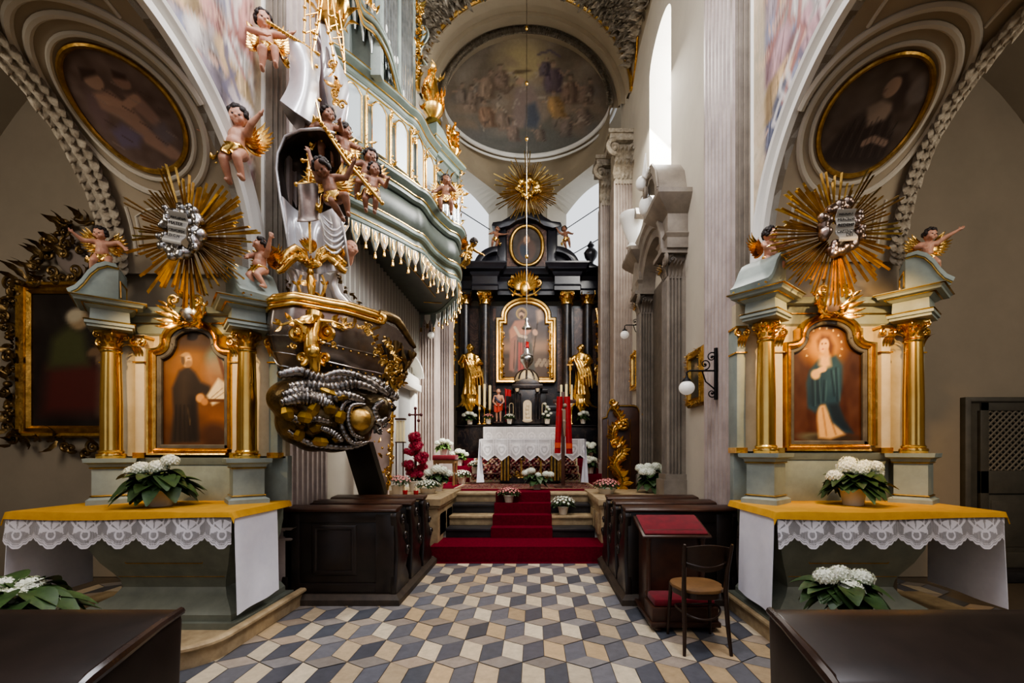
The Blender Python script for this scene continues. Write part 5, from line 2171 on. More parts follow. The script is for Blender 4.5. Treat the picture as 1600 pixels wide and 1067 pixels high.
def pew(x0, x1, y0, label, group, q, panel, aisle):
    t = thing('pew', label, 'pew', ((x0 + x1) / 2, y0, 0), group)
    # back: framed panels and moulded top rail
    m = MB()
    m.box((x0 + .03, y0 + .0, .10), (x1 - .03, y0 + .035, .88))
    if panel:
        n = 1
        for a, b in ((x0 + .30, x1 - .42),):
            m.sweep([(a, y0, .30), (b, y0, .30), (b, y0, .75), (a, y0, .75), (a, y0, .30)], [(-.03, 0), (-.02, .012), (.0, .016), (.02, .008), (.03, 0)], (0, -1, 0))
        m.box((x0 + .02, y0 - .02, .1), (x0 + .16, y0 + .03, .88))
        m.box((x1 - .2, y0 - .02, .1), (x1 - .02, y0 + .03, .88))
        m.box((x0 + .02, y0 - .015, .80), (x1 - .02, y0 + .03, .9))
        m.box((x0 + .02, y0 - .015, .1), (x1 - .02, y0 + .03, .2))
    m.build('backrest', WOOD, t, bevel=.005)
    m = MB()
    m.prism([(-.045, .905), (-.05, .925), (-.03, .94), (.16, .955), (.17, .94), (.15, .925), (.04, .9)], (x0 - .01, y0, 0), (0, 1, 0), (0, 0, 1), (x1 - x0 + .02, 0, 0))
    m.build('top_rail', WOODR, t, 30, bevel=.004)
    m = MB()
    m.box((x0 + .03, y0 + .03, .42), (x1 - .03, y0 + .40, .45))
    m.build('seat', WOOD, t, bevel=.006)
    for x in (x0 + .02, x1 - .02):
        e = pew_end(x, y0, q)
        a = e.build('bench_end', WOOD, t, 30, bevel=.008)
        s = 1 if x > (x0 + x1) / 2 else -1
        for yy, zz, r in ((y0 + .34, .45, .06), (y0 + .16, .80, .06), (y0 + .26, .62, .045)):
            v = MB()
            volute(v, (x + s * .034, yy, zz), (0, 1, 0), (0, 0, 1), r, .012, 1.3, 0, 1)
            v.build('scroll_carving', WOOD, a, 50)
    return t


# stepped wooden plinth under each block of pews
for q, (x0, x1) in ((-1, (-2.50, -1.33)), (1, (.87, 2.02))):
    y0, y1 = 4.36, 6.02
    m = MB()
    m.sweep([(x0, y0, 0), (x1, y0, 0), (x1, y1, 0), (x0, y1, 0)], [(0, 0), (.02, .0), (.02, .055), (.005, .07), (-.01, .085), (-.02, .1), (-.3, .1), (-.3, 0)], closed=True)
    m.box((x0 + .1, y0 + .1, .0), (x1 - .1, y1 - .1, .099))
    o = m.build('pew_platform', mat('platform_wood', (74, 62, 50), .6, col2=(50, 42, 34)), None, 30)
    tag(o, 'low stepped wooden platform beneath the ' + ('left' if q < 0 else 'right') + ' block of pews', 'platform')
    names = ['nearest the viewer, with a panelled back', 'second from the viewer', 'nearest the altar steps']
    for k in range(3):
        pew(x0 + .03, x1 - .03, 4.42 + .535 * k, 'dark carved pew in the ' + ('left' if q < 0 else 'right') + ' block, ' + names[k], ('left' if q < 0 else 'right') + ' block of pews', q, k == 0, None)


# ---------------------------------------------------------------- benches cut by the bottom edge
def front_bench(q):
    x0, x1 = (AX + q * 1.05, AX + q * 2.3)
    t = thing('bench', 'dark polished front bench with sloping book ledge at the bottom ' + ('left' if q < 0 else 'right') + ' corner', 'pew', ((x0 + x1) / 2, 1.4, 0))
    lo, hi = min(x0, x1), max(x0, x1)
    m = MB()
    # sloping ledge: far edge high
    pr = [(1.60, .91), (1.60, .935), (1.58, .942), (1.53, .938), (1.48, .925), (1.32, .885), (1.25, .865), (1.225, .852), (1.23, .832), (1.26, .83), (1.5, .88), (1.58, .905)]
    m.prism(pr, (lo, 0, 0), (0, 1, 0), (0, 0, 1), (hi - lo, 0, 0))
    m.build('book_ledge', WOOD, t, 30, bevel=.006)
    m = MB()
    m.box((lo + .05, 1.44, .06), (hi - .05, 1.475, .862))
    for k in range(3):
        a, b = lo + .12 + .36 * k, lo + .40 + .36 * k
        m.sweep([(a, 1.44, .25), (b, 1.44, .25), (b, 1.44, .75), (a, 1.44, .75), (a, 1.44, .25)], [(-.03, 0), (-.02, .012), (.02, .008), (.03, 0)], (0, -1, 0))
    m.build('front_panel', WOOD, t, bevel=.004)
    for x in (x0 + q * .02, x1 - q * .05):
        m = MB()
        pr = [(1.62, .0), (1.62, .08), (1.59, .12), (1.58, .5), (1.60, .90), (1.59, .93), (1.5, .91), (1.3, .86), (1.24, .84), (1.25, .80), (1.30, .70), (1.36, .56), (1.34, .40), (1.28, .25), (1.25, .1), (1.22, .08), (1.22, 0)]
        m.prism(pr, (x - .025, 0, 0), (0, 1, 0), (0, 0, 1), (.05, 0, 0))
        m.build('bench_end', WOOD, t, 30, bevel=.008)
    m = MB()
    xe = x0 - q * .0
    m.tube([(xe, 1.60, .932), (xe, 1.5, .915), (xe, 1.36, .88), (xe, 1.27, .855), (xe, 1.232, .84)], [.014, .016, .02, .02, .016], 8)
    m.build('rounded_nosing', mat('worn_dark_lacquer', (60, 44, 38), .16, col2=(40, 28, 24)), t)
    m = MB()
    m.box((lo + .05, 1.02, .0), (hi - .05, 1.2, .1))
    m.build('kneeler', WOOD, t, bevel=.01)


front_bench(-1)
front_bench(1)

# ---------------------------------------------------------------- kneeling desk (prie-dieu) with red cushion
x0, x1 = .98, 1.53
t = thing('prayer_desk', 'dark wooden kneeling desk with red velvet top before the right pews', 'kneeling desk', (1.25, 4.05, 0))
m = MB()
m.box((x0 + .02, 4.0, .05), (x1 - .02, 4.30, .80))
m.build('cabinet', WOODR, t, bevel=.006)
for x in (x0 + .035, x1 - .035):
    m = MB()
    m.lathe([(.02, .22), (.03, .225), (.03, .25), (.018, .27), (.022, .45), (.02, .68), (.026, .7), (.03, .74), (.02, .76)], (x, 3.985, 0), 12)
    m.build('corner_column', WOODR, t)
m = MB()
m.prism([(3.93, .735), (3.93, .755), (4.32, .88), (4.32, .84)], (x0 - .03, 0, 0), (0, 1, 0), (0, 0, 1), (x1 - x0 + .06, 0, 0))
m.build('desk_top', WOODR, t, bevel=.006)
m = MB()
m.prism([(3.955, .763), (3.95, .775), (3.98, .79), (4.30, .893), (4.31, .88)], (x0 - .005, 0, 0), (0, 1, 0), (0, 0, 1), (x1 - x0 + .01, 0, 0))
m.build('velvet_top', REDV, t, bevel=.008)
m = MB()
m.box((x0, 3.72, .06), (x1, 4.0, .2))
m.box((x0 - .015, 3.70, .04), (x1 + .015, 4.32, .08))
m.build('kneeler_base', WOODR, t, bevel=.006)
m = MB()
m.box((x0 + .02, 3.735, .2), (x1 - .02, 3.995, .265))
m.build('kneeler_cushion', REDV, t, bevel=.02)
for x in (x0 + .05, x1 - .05):
    for y in (3.75, 4.26):
        m = MB()
        m.lathe([(.02, 0), (.035, .01), (.035, .03), (.02, .045)], (x, y, 0), 12)
        m.build('bun_foot', WOODR, t)

# ---------------------------------------------------------------- bentwood chair, back to the viewer
CHW = mat('chair_dark_bentwood', (58, 40, 30), .3, col2=(40, 27, 20))
t = thing('chair', 'dark bentwood chair with worn round-fronted seat, back to the viewer beside the kneeling desk', 'chair', (1.27, 3.5, 0))
bx = ((1.11, 3.31), (1.43, 3.31))
for i, (x, y) in enumerate(bx):
    s = -1 if i == 0 else 1
    m = MB()
    m.tube([(x + s * .012, y - .03, 0.0), (x, y + .0, .2), (x - s * .004, y + .03, .45), (x + s * .0, y + .01, .62), (x + s * .012, y - .035, .80), (x + s * .014, y - .042, .82)], [.012, .016, .018, .016, .013, .009], 10)
    m.build('rear_leg', CHW, t, 60)
for s in (-1, 1):
    m = MB()
    m.tube([(1.27 + s * .175, 3.68, 0), (1.27 + s * .165, 3.665, .25), (1.27 + s * .155, 3.65, .44)], [.011, .014, .017], 10)
    m.build('front_leg', CHW, t, 60)
m = MB()
st = []
for k in range(28):
    a = 2 * PI * k / 28
    sx = .195 * math.copysign(abs(math.cos(a)) ** .72, math.cos(a))
    sy = .195 * math.copysign(abs(math.sin(a)) ** .8, math.sin(a))
    if sy < 0:
        sx *= .9
    st.append((1.27 + sx, 3.505 + sy))
m.prism(st, (0, 0, .438), (1, 0, 0), (0, 1, 0), (0, 0, .026))
m.build('seat', WOODS, t, 30, bevel=.007)
m = MB()
m.prism([(1.27 + (x - 1.27) * .93, 3.505 + (y - 3.505) * .93) for x, y in st], (0, 0, .395), (1, 0, 0), (0, 1, 0), (0, 0, .043))
m.build('seat_ring', CHW, t, 30)
m = MB()
N = 14
m.sheet(lambda u, v: (1.095 + .35 * u, 3.305 - .03 * v - .05 * math.sin(PI * u) + .04, .655 + .13 * v + (.03 * math.sin(PI * u) if v > .5 else -.035 * math.cos(2 * PI * u) * .0 - .045 * math.sin(PI * u) * (1 - v) + .0)), 16, 6, .012)
m.build('back_panel', CHW, t, 60)
m = MB()
m.tube([(1.10 + .34 * k / 12, 3.315 - .05 * math.sin(PI * k / 12) + .02, .70 - .035 * math.sin(PI * k / 12) - .02) for k in range(13)], .012, 8)
m.build('back_rail', CHW, t, 60)
m = MB()
R_ = []
for k in range(24):
    a = 2 * PI * k / 24
    R_.append((1.27 + .165 * math.cos(a), 3.49 + .17 * math.sin(a), .27 + .02 * math.cos(2 * a)))
m.tube(R_, .009, 7, closed=True)
m.build('stretcher_ring', CHW, t, 60)
# ================================================================ SHIP PULPIT
def D(px):
    return 4.15 + .7 * (px - 430) / 220


def Q(px, py, off=0.0):
    return P(px, py, D(px) - off)


def lerp_tab(tab, s):
    for (a, va), (b, vb) in zip(tab, tab[1:]):
        if s <= b:
            k = (s - a) / (b - a)
            k = k * k * (3 - 2 * k) * .35 + k * .65
            return va + (vb - va) * k
    return tab[-1][1]


HULL = mat('tarnished_silver_hull', (158, 147, 138), .27, .85, col2=(112, 102, 95), scale=4)
SEA = mat('dark_gilt_bronze_relief', (128, 108, 74), .32, .85, col2=(62, 52, 38), scale=9, bump=.5)
RIM = [(0, 490), (.3, 491), (.6, 500), (.78, 508), (.9, 520), (1, 552)]
BOT = [(0, 560), (.1, 588), (.4, 604), (.7, 618), (.9, 622), (1, 582)]
WID = [(0, .04), (.06, .22), (.14, .32), (.3, .40), (.6, .36), (.85, .22), (1, .04)]


def hullpt(s, t, grow=1.0):
    px = 428 + 222 * s
    zr, zb = lerp_tab(RIM, s), lerp_tab(BOT, s)
    w = lerp_tab(WID, s) * grow
    c = math.cos(PI * t)
    y = -w * math.copysign(abs(c) ** .7, c)
    f = math.sin(PI * t) ** .62
    p = P(px, zr + (zb - zr) * f, D(px))
    return p + V(-.12 * f * s * s, y * (1 + .22 * math.sin(PI * min(f, .8) / .8) - .2 * f), 0)


pul = thing('pulpit', 'silvered ship shaped pulpit with gilt rail and a sea monster beneath', 'pulpit', tuple(Q(540, 640)))
m = MB()
m.grid(lambda u, v: hullpt(u, v), 40, 22)
m.build('hull', HULL, pul, 60)
m = MB()
for k in (.1, .19, .3):
    m.tube([hullpt(.02 + .96 * i / 30, k, 1.02) for i in range(31)], .006, 5)
m.build('plank_seam', SILVER, pul)
m = MB()
for k, off in ((.11, 0), (.21, .03), (.31, 0)):
    for i in range(15):
        m.ell(hullpt(.3 + .045 * i + off, k, 1.03), .011, n=7, m=5)
m.build('nail_studs', GOLD, pul)['kind'] = 'stuff'
m = MB()
rail = [hullpt(.0 + .8 * i / 24, 0.0, 1.05) + V(0, 0, .02) for i in range(25)]
m.tube(rail, [.036] * 22 + [.034, .03, .028], 9)
m.tube([p + V(0, -.012, -.055) for p in rail], .022, 7)
m.tube([p + V(0, .02, .04) for p in rail], .02, 7)
rail2 = [hullpt(.8 * i / 24, 1.0, 1.0) + V(0, 0, .02) for i in range(25)]
m.tube(rail2, .03, 8)
volute(m, rail[-1] + V(.02, -.01, -.03), (1, 0, 0), (0, 0, 1), .05, .022, 1.2, PI / 2, -1)
m.build('gilt_rail', GOLD, pul, 60)
m = MB()
m.tube([hullpt(.8 + .2 * i / 8, .0, 1.04) + V(0, 0, .05 + .03 * math.sin(PI * i / 8)) for i in range(9)], [.045, .05, .05, .05, .045, .04, .035, .03, .02], 9)
m.build('prow_rail', GOLDB, pul, 60)
# net draped over the prow
m = MB()
for k in range(8):
    pts = []
    for i in range(14):
        t = i / 13
        s = .86 + .14 * k / 7 + .02 * math.sin(t * 5 + k)
        p = hullpt(min(s, 1), .04 + .42 * t, 1.1)
        pts.append(p + V(.012 * math.sin(9 * t + k) + .03, -.025, .05 * (1 - t)))
    m.tube(pts, [.02 + .01 * math.sin(i * 1.3 + k) for i in range(14)], 7)
m.build('prow_net', GOLDB, pul, 60)
# gilt leafwork on the hull flank
m = MB()
for (a, b) in (((575, 508), (598, 560)), ((588, 545), (612, 580)), ((600, 565), (625, 600)), ((540, 505), (585, 520)), ((620, 560), (634, 605)), ((604, 530), (630, 570)), ((596, 590), (622, 606)), ((506, 508), (540, 512))):
    p0, p1 = Q(a[0], a[1], .3), Q(b[0], b[1], .26)
    rocaille(m, [p0 + V(0, -.06, 0), p0.lerp(p1, .5) + V(.02, -.09, 0), p1 + V(0, -.05, 0)], (0.2, -1, 0), .08, int(a[0]), 1.8)
m.build('gilt_leafwork', GOLDD, pul, 50)
# gilt herm bracket on the near side
m = MB()
b0 = [Q(492, 492, .36), Q(486, 520, .42), Q(488, 548, .46), Q(492, 575, .42), Q(494, 588, .36)]
m.tube(b0, [.08, .06, .07, .05, .03], 10)
for s in (-1, 1):
    volute(m, Q(488 + s * 24, 520, .40), (s, 0, 0), (0, 0, 1), .085, .03, 1.4, PI / 2, 1)
    volute(m, Q(490 + s * 18, 560, .42), (s, 0, 0), (0, 0, 1), .055, .02, 1.4, -PI / 2, -1)
    acanthus(m, [Q(488 + s * 8, 500, .42), Q(488 + s * 30, 502, .42), Q(488 + s * 48, 508, .38), Q(488 + s * 62, 504, .34)], (0, -1, 0), .10, 3, .014)
    rocaille(m, [Q(488 + s * 12, 530, .45), Q(488 + s * 40, 545, .40)], (0, -1, 0), .09, 4)
m.ell(Q(489, 549, .5), (.06, .05, .06), n=12, m=8)
for k in range(5):
    leaf(m, Q(489, 492, .44), V((k - 2) * .5, -.3, -.8), (0, -1, 0), .16, .07, .6, 2, 6)
m.build('gilt_herm_bracket', GOLD, pul, 50)
# rear gable with scrolls, bust panel and flower garland
m = MB()
for s, tab in ((-1, ((444, 486), (458, 462), (462, 440), (458, 428), (452, 420))), (1, ((548, 486), (526, 462), (520, 446), (524, 432), (530, 426)))):
    m.tube([Q(x, y, -.02) for x, y in tab], [.06, .055, .046, .042, .04], 8)
for a in ((470, 478, 430), (500, 478, 425)):
    m.tube([Q(a[0], a[1], .02), Q(a[0] + 2, a[2], .02)], .022, 8)
m.build('gable_post', mat('bright_silvered_post', (214, 210, 206), .28, .5), pul, 60)
m = MB()
for s in (-1, 1):
    x0 = 487
    tab = [(x0 + s * 10, 410), (x0 + s * 14, 396), (x0 + s * 24, 390), (x0 + s * 36, 398), (x0 + s * 48, 411), (x0 + s * 54, 414)]
    if s > 0:
        tab = [(x, y) for x, y in tab]
    m.tube([Q(x, y, .1) for x, y in tab], [.04, .05, .054, .052, .044, .028], 9)
    m.tube([Q(x, y + 11, .13) for x, y in tab[1:]], [.03, .036, .038, .034, .026], 8)
    rocaille(m, [Q(x, y + 5, .16) for x, y in tab[1:5]], (0, -1, 0), .06, 5, 1.2)
    acanthus(m, [Q(x0 + s * 20, 486, .1), Q(x0 + s * 16, 465, .12), Q(x0 + s * 22, 445, .12), Q(x0 + s * 16, 430, .12)], (0, -1, 0), .08, 6, .02)
    volute(m, Q(x0 + s * 18, 402, .13), (s, 0, 0), (0, 0, 1), .045, .018, 1.3, PI / 2, 1)
    leaf(m, Q(x0 + s * 44, 405, .12), V(s * .6, -.2, .8), (0, -1, 0), .13, .06, .7, 2, 6)
for k in range(7):
    leaf(m, Q(487, 394, .12), V((k - 3) * .33, -.25, 1), (0, -1, 0), .13, .05, .6, 2, 6)
rocaille(m, [Q(474, 412, .14), Q(500, 412, .14)], (0, -1, 0), .06, 2, 1.4)
m.ell(Q(488, 412, .1), (.085, .03, .05), n=14, m=8)
# term figure in the middle of the gable
m.tube([Q(488, 484, .1), Q(487, 460, .12), Q(486, 440, .13), Q(485, 430, .1)], [.02, .03, .045, .03], 9)
m.ell(Q(485, 425, .12), .034, n=10, m=8)
for s in (-1, 1):
    leaf(m, Q(486, 440, .14), V(s, -.2, -.4), (0, -1, 0), .12, .06, .7, 2, 6)
m.build('gilt_gable_crest', GOLD, pul, 50)
m = MB()
garland(m, [Q(528, 428, .02), Q(534, 445, .04), Q(542, 458, .05), Q(554, 466, .05), Q(566, 476, .06)], .055, 3, 1.3)
m.build('flower_garland', GOLDB, pul, 0)
m = MB()
garland(m, [Q(452, 440, .02), Q(448, 460, .02), Q(444, 476, .02)], .05, 4, 1.2)
m.build('flower_garland', GOLDB, pul, 0)
m = MB()
m.prism([(Q(x, y).x, Q(x, y).z) for x, y in ((452, 486), (560, 492), (545, 470), (528, 450), (522, 430), (488, 408), (458, 425), (462, 455))], (0, 4.62, 0), (1, 0, 0), (0, 0, 1), (0, .05, 0))
m.build('gable_panel', mat('gable_silver_panel', (206, 202, 200), .35, .25), pul)
# sea: ridged waves, monster body, eye, gold flakes
m = MB()


def ridge(tab, r, off, n=46, k=2.2, amp=.28):
    pts, rs = [], []
    N = len(tab) - 1
    for i in range(n + 1):
        t = i / n * N
        j = min(int(t), N - 1)
        f = t - j
        p0, p1, p2, p3 = tab[max(j - 1, 0)], tab[j], tab[j + 1], tab[min(j + 2, N)]
        c = lambda a, b, c_, d: .5 * (2 * b + (c_ - a) * f + (2 * a - 5 * b + 4 * c_ - d) * f * f + (3 * b - a - 3 * c_ + d) * f ** 3)
        x, y = c(p0[0], p1[0], p2[0], p3[0]), c(p0[1], p1[1], p2[1], p3[1])
        e = i / n
        pts.append(Q(x, y, off))
        rs.append(r * (math.sin(PI * min(max(e * .92 + .06, 0), 1)) ** .5) * (1 - amp + amp * abs(math.sin(i * k * .5))))
    m.tube(pts, rs, 9)


ridge([(434, 586), (470, 580), (500, 592), (540, 590), (570, 594), (606, 616)], .07, .40, 60)
ridge([(505, 588), (530, 582), (555, 586), (570, 594)], .04, .44, 30)
ridge([(552, 598), (580, 596), (606, 612), (622, 624)], .07, .30, 36)
ridge([(450, 604), (480, 602), (520, 606), (556, 600), (590, 612)], .07, .42, 60)
ridge([(440, 618), (470, 612), (500, 622), (540, 618), (570, 626)], .07, .44, 60)
ridge([(438, 630), (470, 622), (500, 626), (522, 634)], .07, .46, 44)
ridge([(566, 628), (540, 628), (532, 650), (538, 676), (552, 692), (566, 690)], .034, .42, 50)
ridge([(572, 632), (550, 634), (544, 655), (552, 678), (566, 684)], .028, .45, 46)
ridge([(600, 626), (584, 640), (592, 660), (604, 652)], .05, .30, 30)
ridge([(446, 648), (470, 656), (492, 654), (520, 660)], .05, .42, 40)
ridge([(450, 672), (480, 690), (512, 696), (546, 698), (576, 690)], .045, .30, 50)
ridge([(500, 668), (520, 676), (536, 690)], .04, .42, 30)
m.build('wave_relief', SILVERD, pul, 60)
m = MB()
for (x, y, o, r) in ((470, 625, .16, (.28, .30, .20)), (500, 650, .18, (.30, .30, .26)), (545, 650, .16, (.26, .28, .25)), (585, 640, .1, (.17, .2, .16)), (520, 685, .1, (.22, .2, .14)), (470, 660, .1, (.22, .22, .22)),
                     (560, 676, .18, (.12, .16, .12)), (490, 690, .05, (.16, .18, .1))):
    m.ell(Q(x, y, o), r, n=16, m=12)
put(skin_mesh(m, .03, 3), 'sea_monster_body', SEA, pul)
m = MB()
m.ell(Q(560, 656, .40), (.13, .11, .12), n=20, m=14)
m.build('monster_eye', GOLDD, pul, 60)
m = MB()
m.lathe([(.13, 0), (.15, .02), (.155, .05), (.13, .06)], Q(560, 656, .37), 22, axis=(.1, -1, 0))
m.build('eye_ring', SEA, pul, 60)
for i, (x, y, a, b, c) in enumerate(((476, 652, .07, .06, .2), (532, 652, .05, .07, .3), (450, 646, .05, .07, -.3), (500, 690, .08, .05, .1), (528, 684, .06, .05, -.4), (490, 640, .05, .09, .5), (515, 638, .055, .07, .0), (494, 668, .07, .06, -.3), (512, 612, .09, .035, .4), (468, 680, .045, .06, .3), (535, 622, .06, .03, -.3))):
    mm = MB()
    mm.ell(Q(x, y, .45 if y < 660 else .38), (a, .07, b), Matrix.Rotation(c, 3, 'Y'), 6, 4)
    mm.build('gilt_boulder', mat('dull_yellow_gilding', (176, 140, 48), .35, .8, col2=(110, 84, 30)), pul, 0)
mm = MB()
rocaille(mm, [Q(556, 690, .3), Q(590, 676, .2), Q(610, 650, .1), Q(614, 620, .1)], (0, -1, 0), .1, 7, 1.3)
mm.build('foam_leafwork', SILVERD, pul, 50)
# dark post and rococo stair panel carrying the pulpit
m = MB()
A = [P(538, 698, 4.85), P(576, 690, 4.9), P(603, 778, 6.4), P(562, 778, 6.4)]
B = [p + V(0, .14, 0) for p in A]
m.add(A + B, [(0, 1, 2, 3), (7, 6, 5, 4), (0, 4, 5, 1), (1, 5, 6, 2), (2, 6, 7, 3), (3, 7, 4, 0)])
m.build('stair_string', mat('blackened_wood', (30, 26, 23), .5), pul, 30)

# gilt stair door with shell panel seen below the prow
sd = thing('pulpit_stair_panel', 'gilt rococo framed stair panel below the prow of the pulpit', 'carved panel', tuple(P(596, 765, 6.35)))
m = MB()
pp = [(P(x, y, 6.35).x, P(x, y, 6.35).z) for x, y in ((572, 690), (575, 725), (583, 750), (597, 768), (604, 768), (610, 740), (612, 700), (613, 620), (590, 640), (575, 665))]
m.prism(pp, (0, 6.35, 0), (1, 0, 0), (0, 0, 1), (0, .06, 0))
m.box((P(594, 0, 6.35).x, 6.35, .835), (P(606, 0, 6.35).x, 6.41, P(0, 766, 6.35).z))
m.build('panel', mat('rosy_panel', (196, 176, 168), .5), sd)
m = MB()
edge = [P(x, y, 6.32) for x, y in ((612, 625), (613, 660), (612, 700), (610, 735), (605, 765), (597, 766), (584, 750), (576, 725), (572, 695), (575, 668), (590, 642))]
m.tube(edge, .02, 7)
rocaille(m, edge, (0, -1, 0), .1, 3, 1.0)
for x, y in ((592, 690), (596, 720), (600, 660), (588, 725), (604, 700), (598, 740)):
    rocaille(m, [P(x - 6, y, 6.30), P(x + 6, y - 8, 6.30)], (0, -1, 0), .1, x)
m.build('gilt_frame', GOLD, sd, 50)

# ---------------------------------------------------------------- sails, rigging
SAILS = mat('silvered_sail', (226, 226, 228), .3, .45, col2=(204, 202, 204), scale=3)
SHELL = mat('dark_sail_inside', (92, 80, 70), .3, .55, col2=(60, 50, 43), scale=4)  # darker tone for inner and under faces of the sails


def patch(tab, nu, nv, off, th):
    """Coons-like sheet: tab rows of pixel points left->right, with per-row depth offsets"""
    R_ = len(tab) - 1

    def cr(p0, p1, p2, p3, f):
        return tuple(.5 * (2 * b + (c - a) * f + (2 * a - 5 * b + 4 * c - d) * f * f + (3 * b - a - 3 * c + d) * f ** 3) for a, b, c, d in zip(p0, p1, p2, p3))

    def row(r, u):
        n = len(r) - 1
        t = min(u * n, n - 1e-6)
        j = int(t)
        return cr(r[max(j - 1, 0)], r[j], r[j + 1], r[min(j + 2, n)], t - j)

    def fn(u, v):
        t = min(v * R_, R_ - 1e-6)
        j = int(t)
        rows = [row(tab[i], u) for i in (max(j - 1, 0), j, j + 1, min(j + 2, R_))]
        x, y, o = cr(*rows, t - j)
        return Q(x, y, o + off(u, v))
    mb = MB()
    mb.sheet(fn, nu, nv, th)
    return mb


sail = thing('pulpit_canopy', 'great silver sail, dark inside, forming the canopy over the ship pulpit', 'sail canopy', tuple(Q(490, 395)))
# dark hood (inside of the bellied sail)
m = patch([[(446, 212, -.05), (470, 203, .25), (500, 201, .42), (522, 208, .4)],
           [(434, 240, -.1), (452, 236, -.2), (492, 232, -.05), (530, 240, .3)],
           [(432, 262, -.06), (452, 268, -.34), (492, 268, -.25), (532, 270, .2)],
           [(438, 310, .0), (458, 312, -.36), (496, 310, -.3), (540, 312, .1)],
           [(446, 350, .02), (466, 352, -.28), (500, 350, -.22), (544, 352, .06)]], 26, 26, lambda u, v: 0, .02)
m.build('dark_sail_belly', SHELL, sail, 60)
m = patch([[(440, 306, .06), (462, 328, -.10), (484, 338, -.06), (506, 332, .08), (528, 322, .22)],
           [(446, 350, .06), (466, 356, .0), (486, 362, .04), (512, 356, .1), (536, 350, .18)],
           [(451, 385, .06), (470, 392, .02), (490, 398, .05), (516, 394, .1), (542, 388, .15)],
           [(456, 418, .04), (474, 424, .02), (496, 428, .05), (520, 424, .08), (546, 416, .1)]], 44, 26,
          lambda u, v: .03 * math.sin(u * 24 + v * 2) * (0.4 + v) + .02 * math.sin(u * 11 - v * 6), .014)
m.build('silver_drapery', SAILS, sail, 60)
m = MB()
for i in range(6):
    pts = [Q(505 + 34 * t, 338 + 9 * i + 13 * math.sin(PI * t), .16) for t in [k / 10 for k in range(11)]]
    m.tube(pts, [.004 + .012 * math.sin(PI * k / 10) for k in range(11)], 6)
m.build('drapery_fold', SAILS, sail, 60)
m = MB()
m.tube([Q(x, y, o + .02) for x, y, o in ((522, 208, .4), (500, 201, .42), (470, 203, .25), (446, 213, -.03), (434, 240, -.08), (432, 264, -.04), (438, 310, .02), (446, 352, .04), (454, 400, .05))], .013, 7)
m.build('silver_hem', SAILS, sail, 60)

rig = thing('ship_rigging', 'silver upper sail, gold spar, ropes and crow\'s nest above the pulpit', 'rigging', tuple(Q(500, 210)))
m = patch([[(450, 55, .1), (474, 68, .12), (499, 84, .1)], [(454, 90, .05), (478, 100, .22), (500, 110, .12)], [(452, 130, .1), (474, 142, .3), (494, 150, .2)],
           [(438, 158, .2), (462, 176, .36), (486, 192, .3)]], 16, 20, lambda u, v: 0, .012)
m.build('upper_sail', SAILS, rig, 60)
m = patch([[(438, 158, .2), (462, 176, .36), (486, 192, .3)], [(446, 178, .1), (464, 192, .15), (480, 200, .1)], [(462, 200, -.1), (468, 206, -.1), (474, 208, -.1)]], 10, 6, lambda u, v: 0, .012)
m.build('sail_underside', SHELL, rig, 60)
m = MB()
m.tube([Q(418, 34, .12), Q(450, 54, .12), Q(500, 86, .12)], .014, 7)
for k in range(14):
    m.ell(Q(418 + 6 * k, 34 + 3.8 * k, .12), .018, n=7, m=5)
m.build('gold_spar', GOLD, rig, 60)
m = patch([[(498, 38, .0), (506, 38, .0), (512, 44, .0)], [(503, 75, .05), (516, 84, .02), (528, 92, .0)], [(505, 110, .05), (524, 118, .06), (542, 126, .02)],
           [(510, 150, .02), (528, 154, .06), (545, 158, .04)], [(520, 190, .0), (530, 194, .03), (539, 198, .0)]], 14, 24, lambda u, v: .02 * math.sin(u * 6 + v * 8), .012)
fs = m.build('pennant_sail', SAILS, rig, 60)
m = MB()
rocaille(m, [Q(517, 104, .12), Q(523, 120, .14), Q(527, 140, .14), Q(533, 168, .12)], (0, -1, 0), .11, 5, 2.2)
m.ell(Q(526, 135, .09), (.035, .02, .08), n=10, m=8)
m.build('gilt_emblem', GOLD, fs, 50)
m = MB()
m.tube([Q(500, 20, -.06), Q(508, 110, -.06), Q(512, 205, -.06)], [.05, .06, .07], 10)
m.tube([Q(497, 60, -.02), Q(508, 80, .0), Q(514, 110, .02)], [.03, .04, .035], 9)
m.build('mast', mat('mast_dark_silver', (110, 102, 104), .35, .6), rig, 60)
for tab in (((477, -12), (476, 40), (475, 66)), ((484, -12), (485, 50), (488, 110), (492, 150), (503, 198)), ((500, -12), (495, 40), (490, 80)), ((505, -12), (498, 40), (492, 70)),
            ((512, 0), (514, 50), (520, 84)), ((519, 0), (528, 55), (538, 98)), ((530, 20), (536, 60), (539, 115)), ((508, 30), (516, 60), (524, 100))):
    m = MB()
    m.tube([Q(x, y, .2) for x, y in tab], .009, 6)
    for k in range(3):
        a, b = tab[0], tab[-1]
        t = .3 + .25 * k
        m.ell(Q(a[0] + (b[0] - a[0]) * t, a[1] + (b[1] - a[1]) * t, .2), .018, n=7, m=5)
    m.build('rope', GOLD, rig, 60)
for (a, b) in (((476, 24), (497, 20)), ((476, 52), (493, 46)), ((514, 26), (524, 24)), ((516, 42), (528, 38)), ((520, 60), (534, 58))):
    m = MB()
    m.tube([Q(*a, .2), Q(*b, .2)], .007, 6)
    m.build('rope_rung', GOLD, rig)
m = MB()
c = Q(519, 8, .04)
m.lathe([(.05, -.17), (.11, -.15), (.135, -.08), (.14, .0), (.16, .02), (.16, .05), (.13, .05)], c, 20)
for k in range(9):
    a = 2 * PI * k / 9
    leaf(m, c + V(.12 * math.cos(a), .12 * math.sin(a), -.14), (math.cos(a) * .4, math.sin(a) * .4, 1), (math.cos(a), math.sin(a), 0), .17, .07, .6, 2, 6)
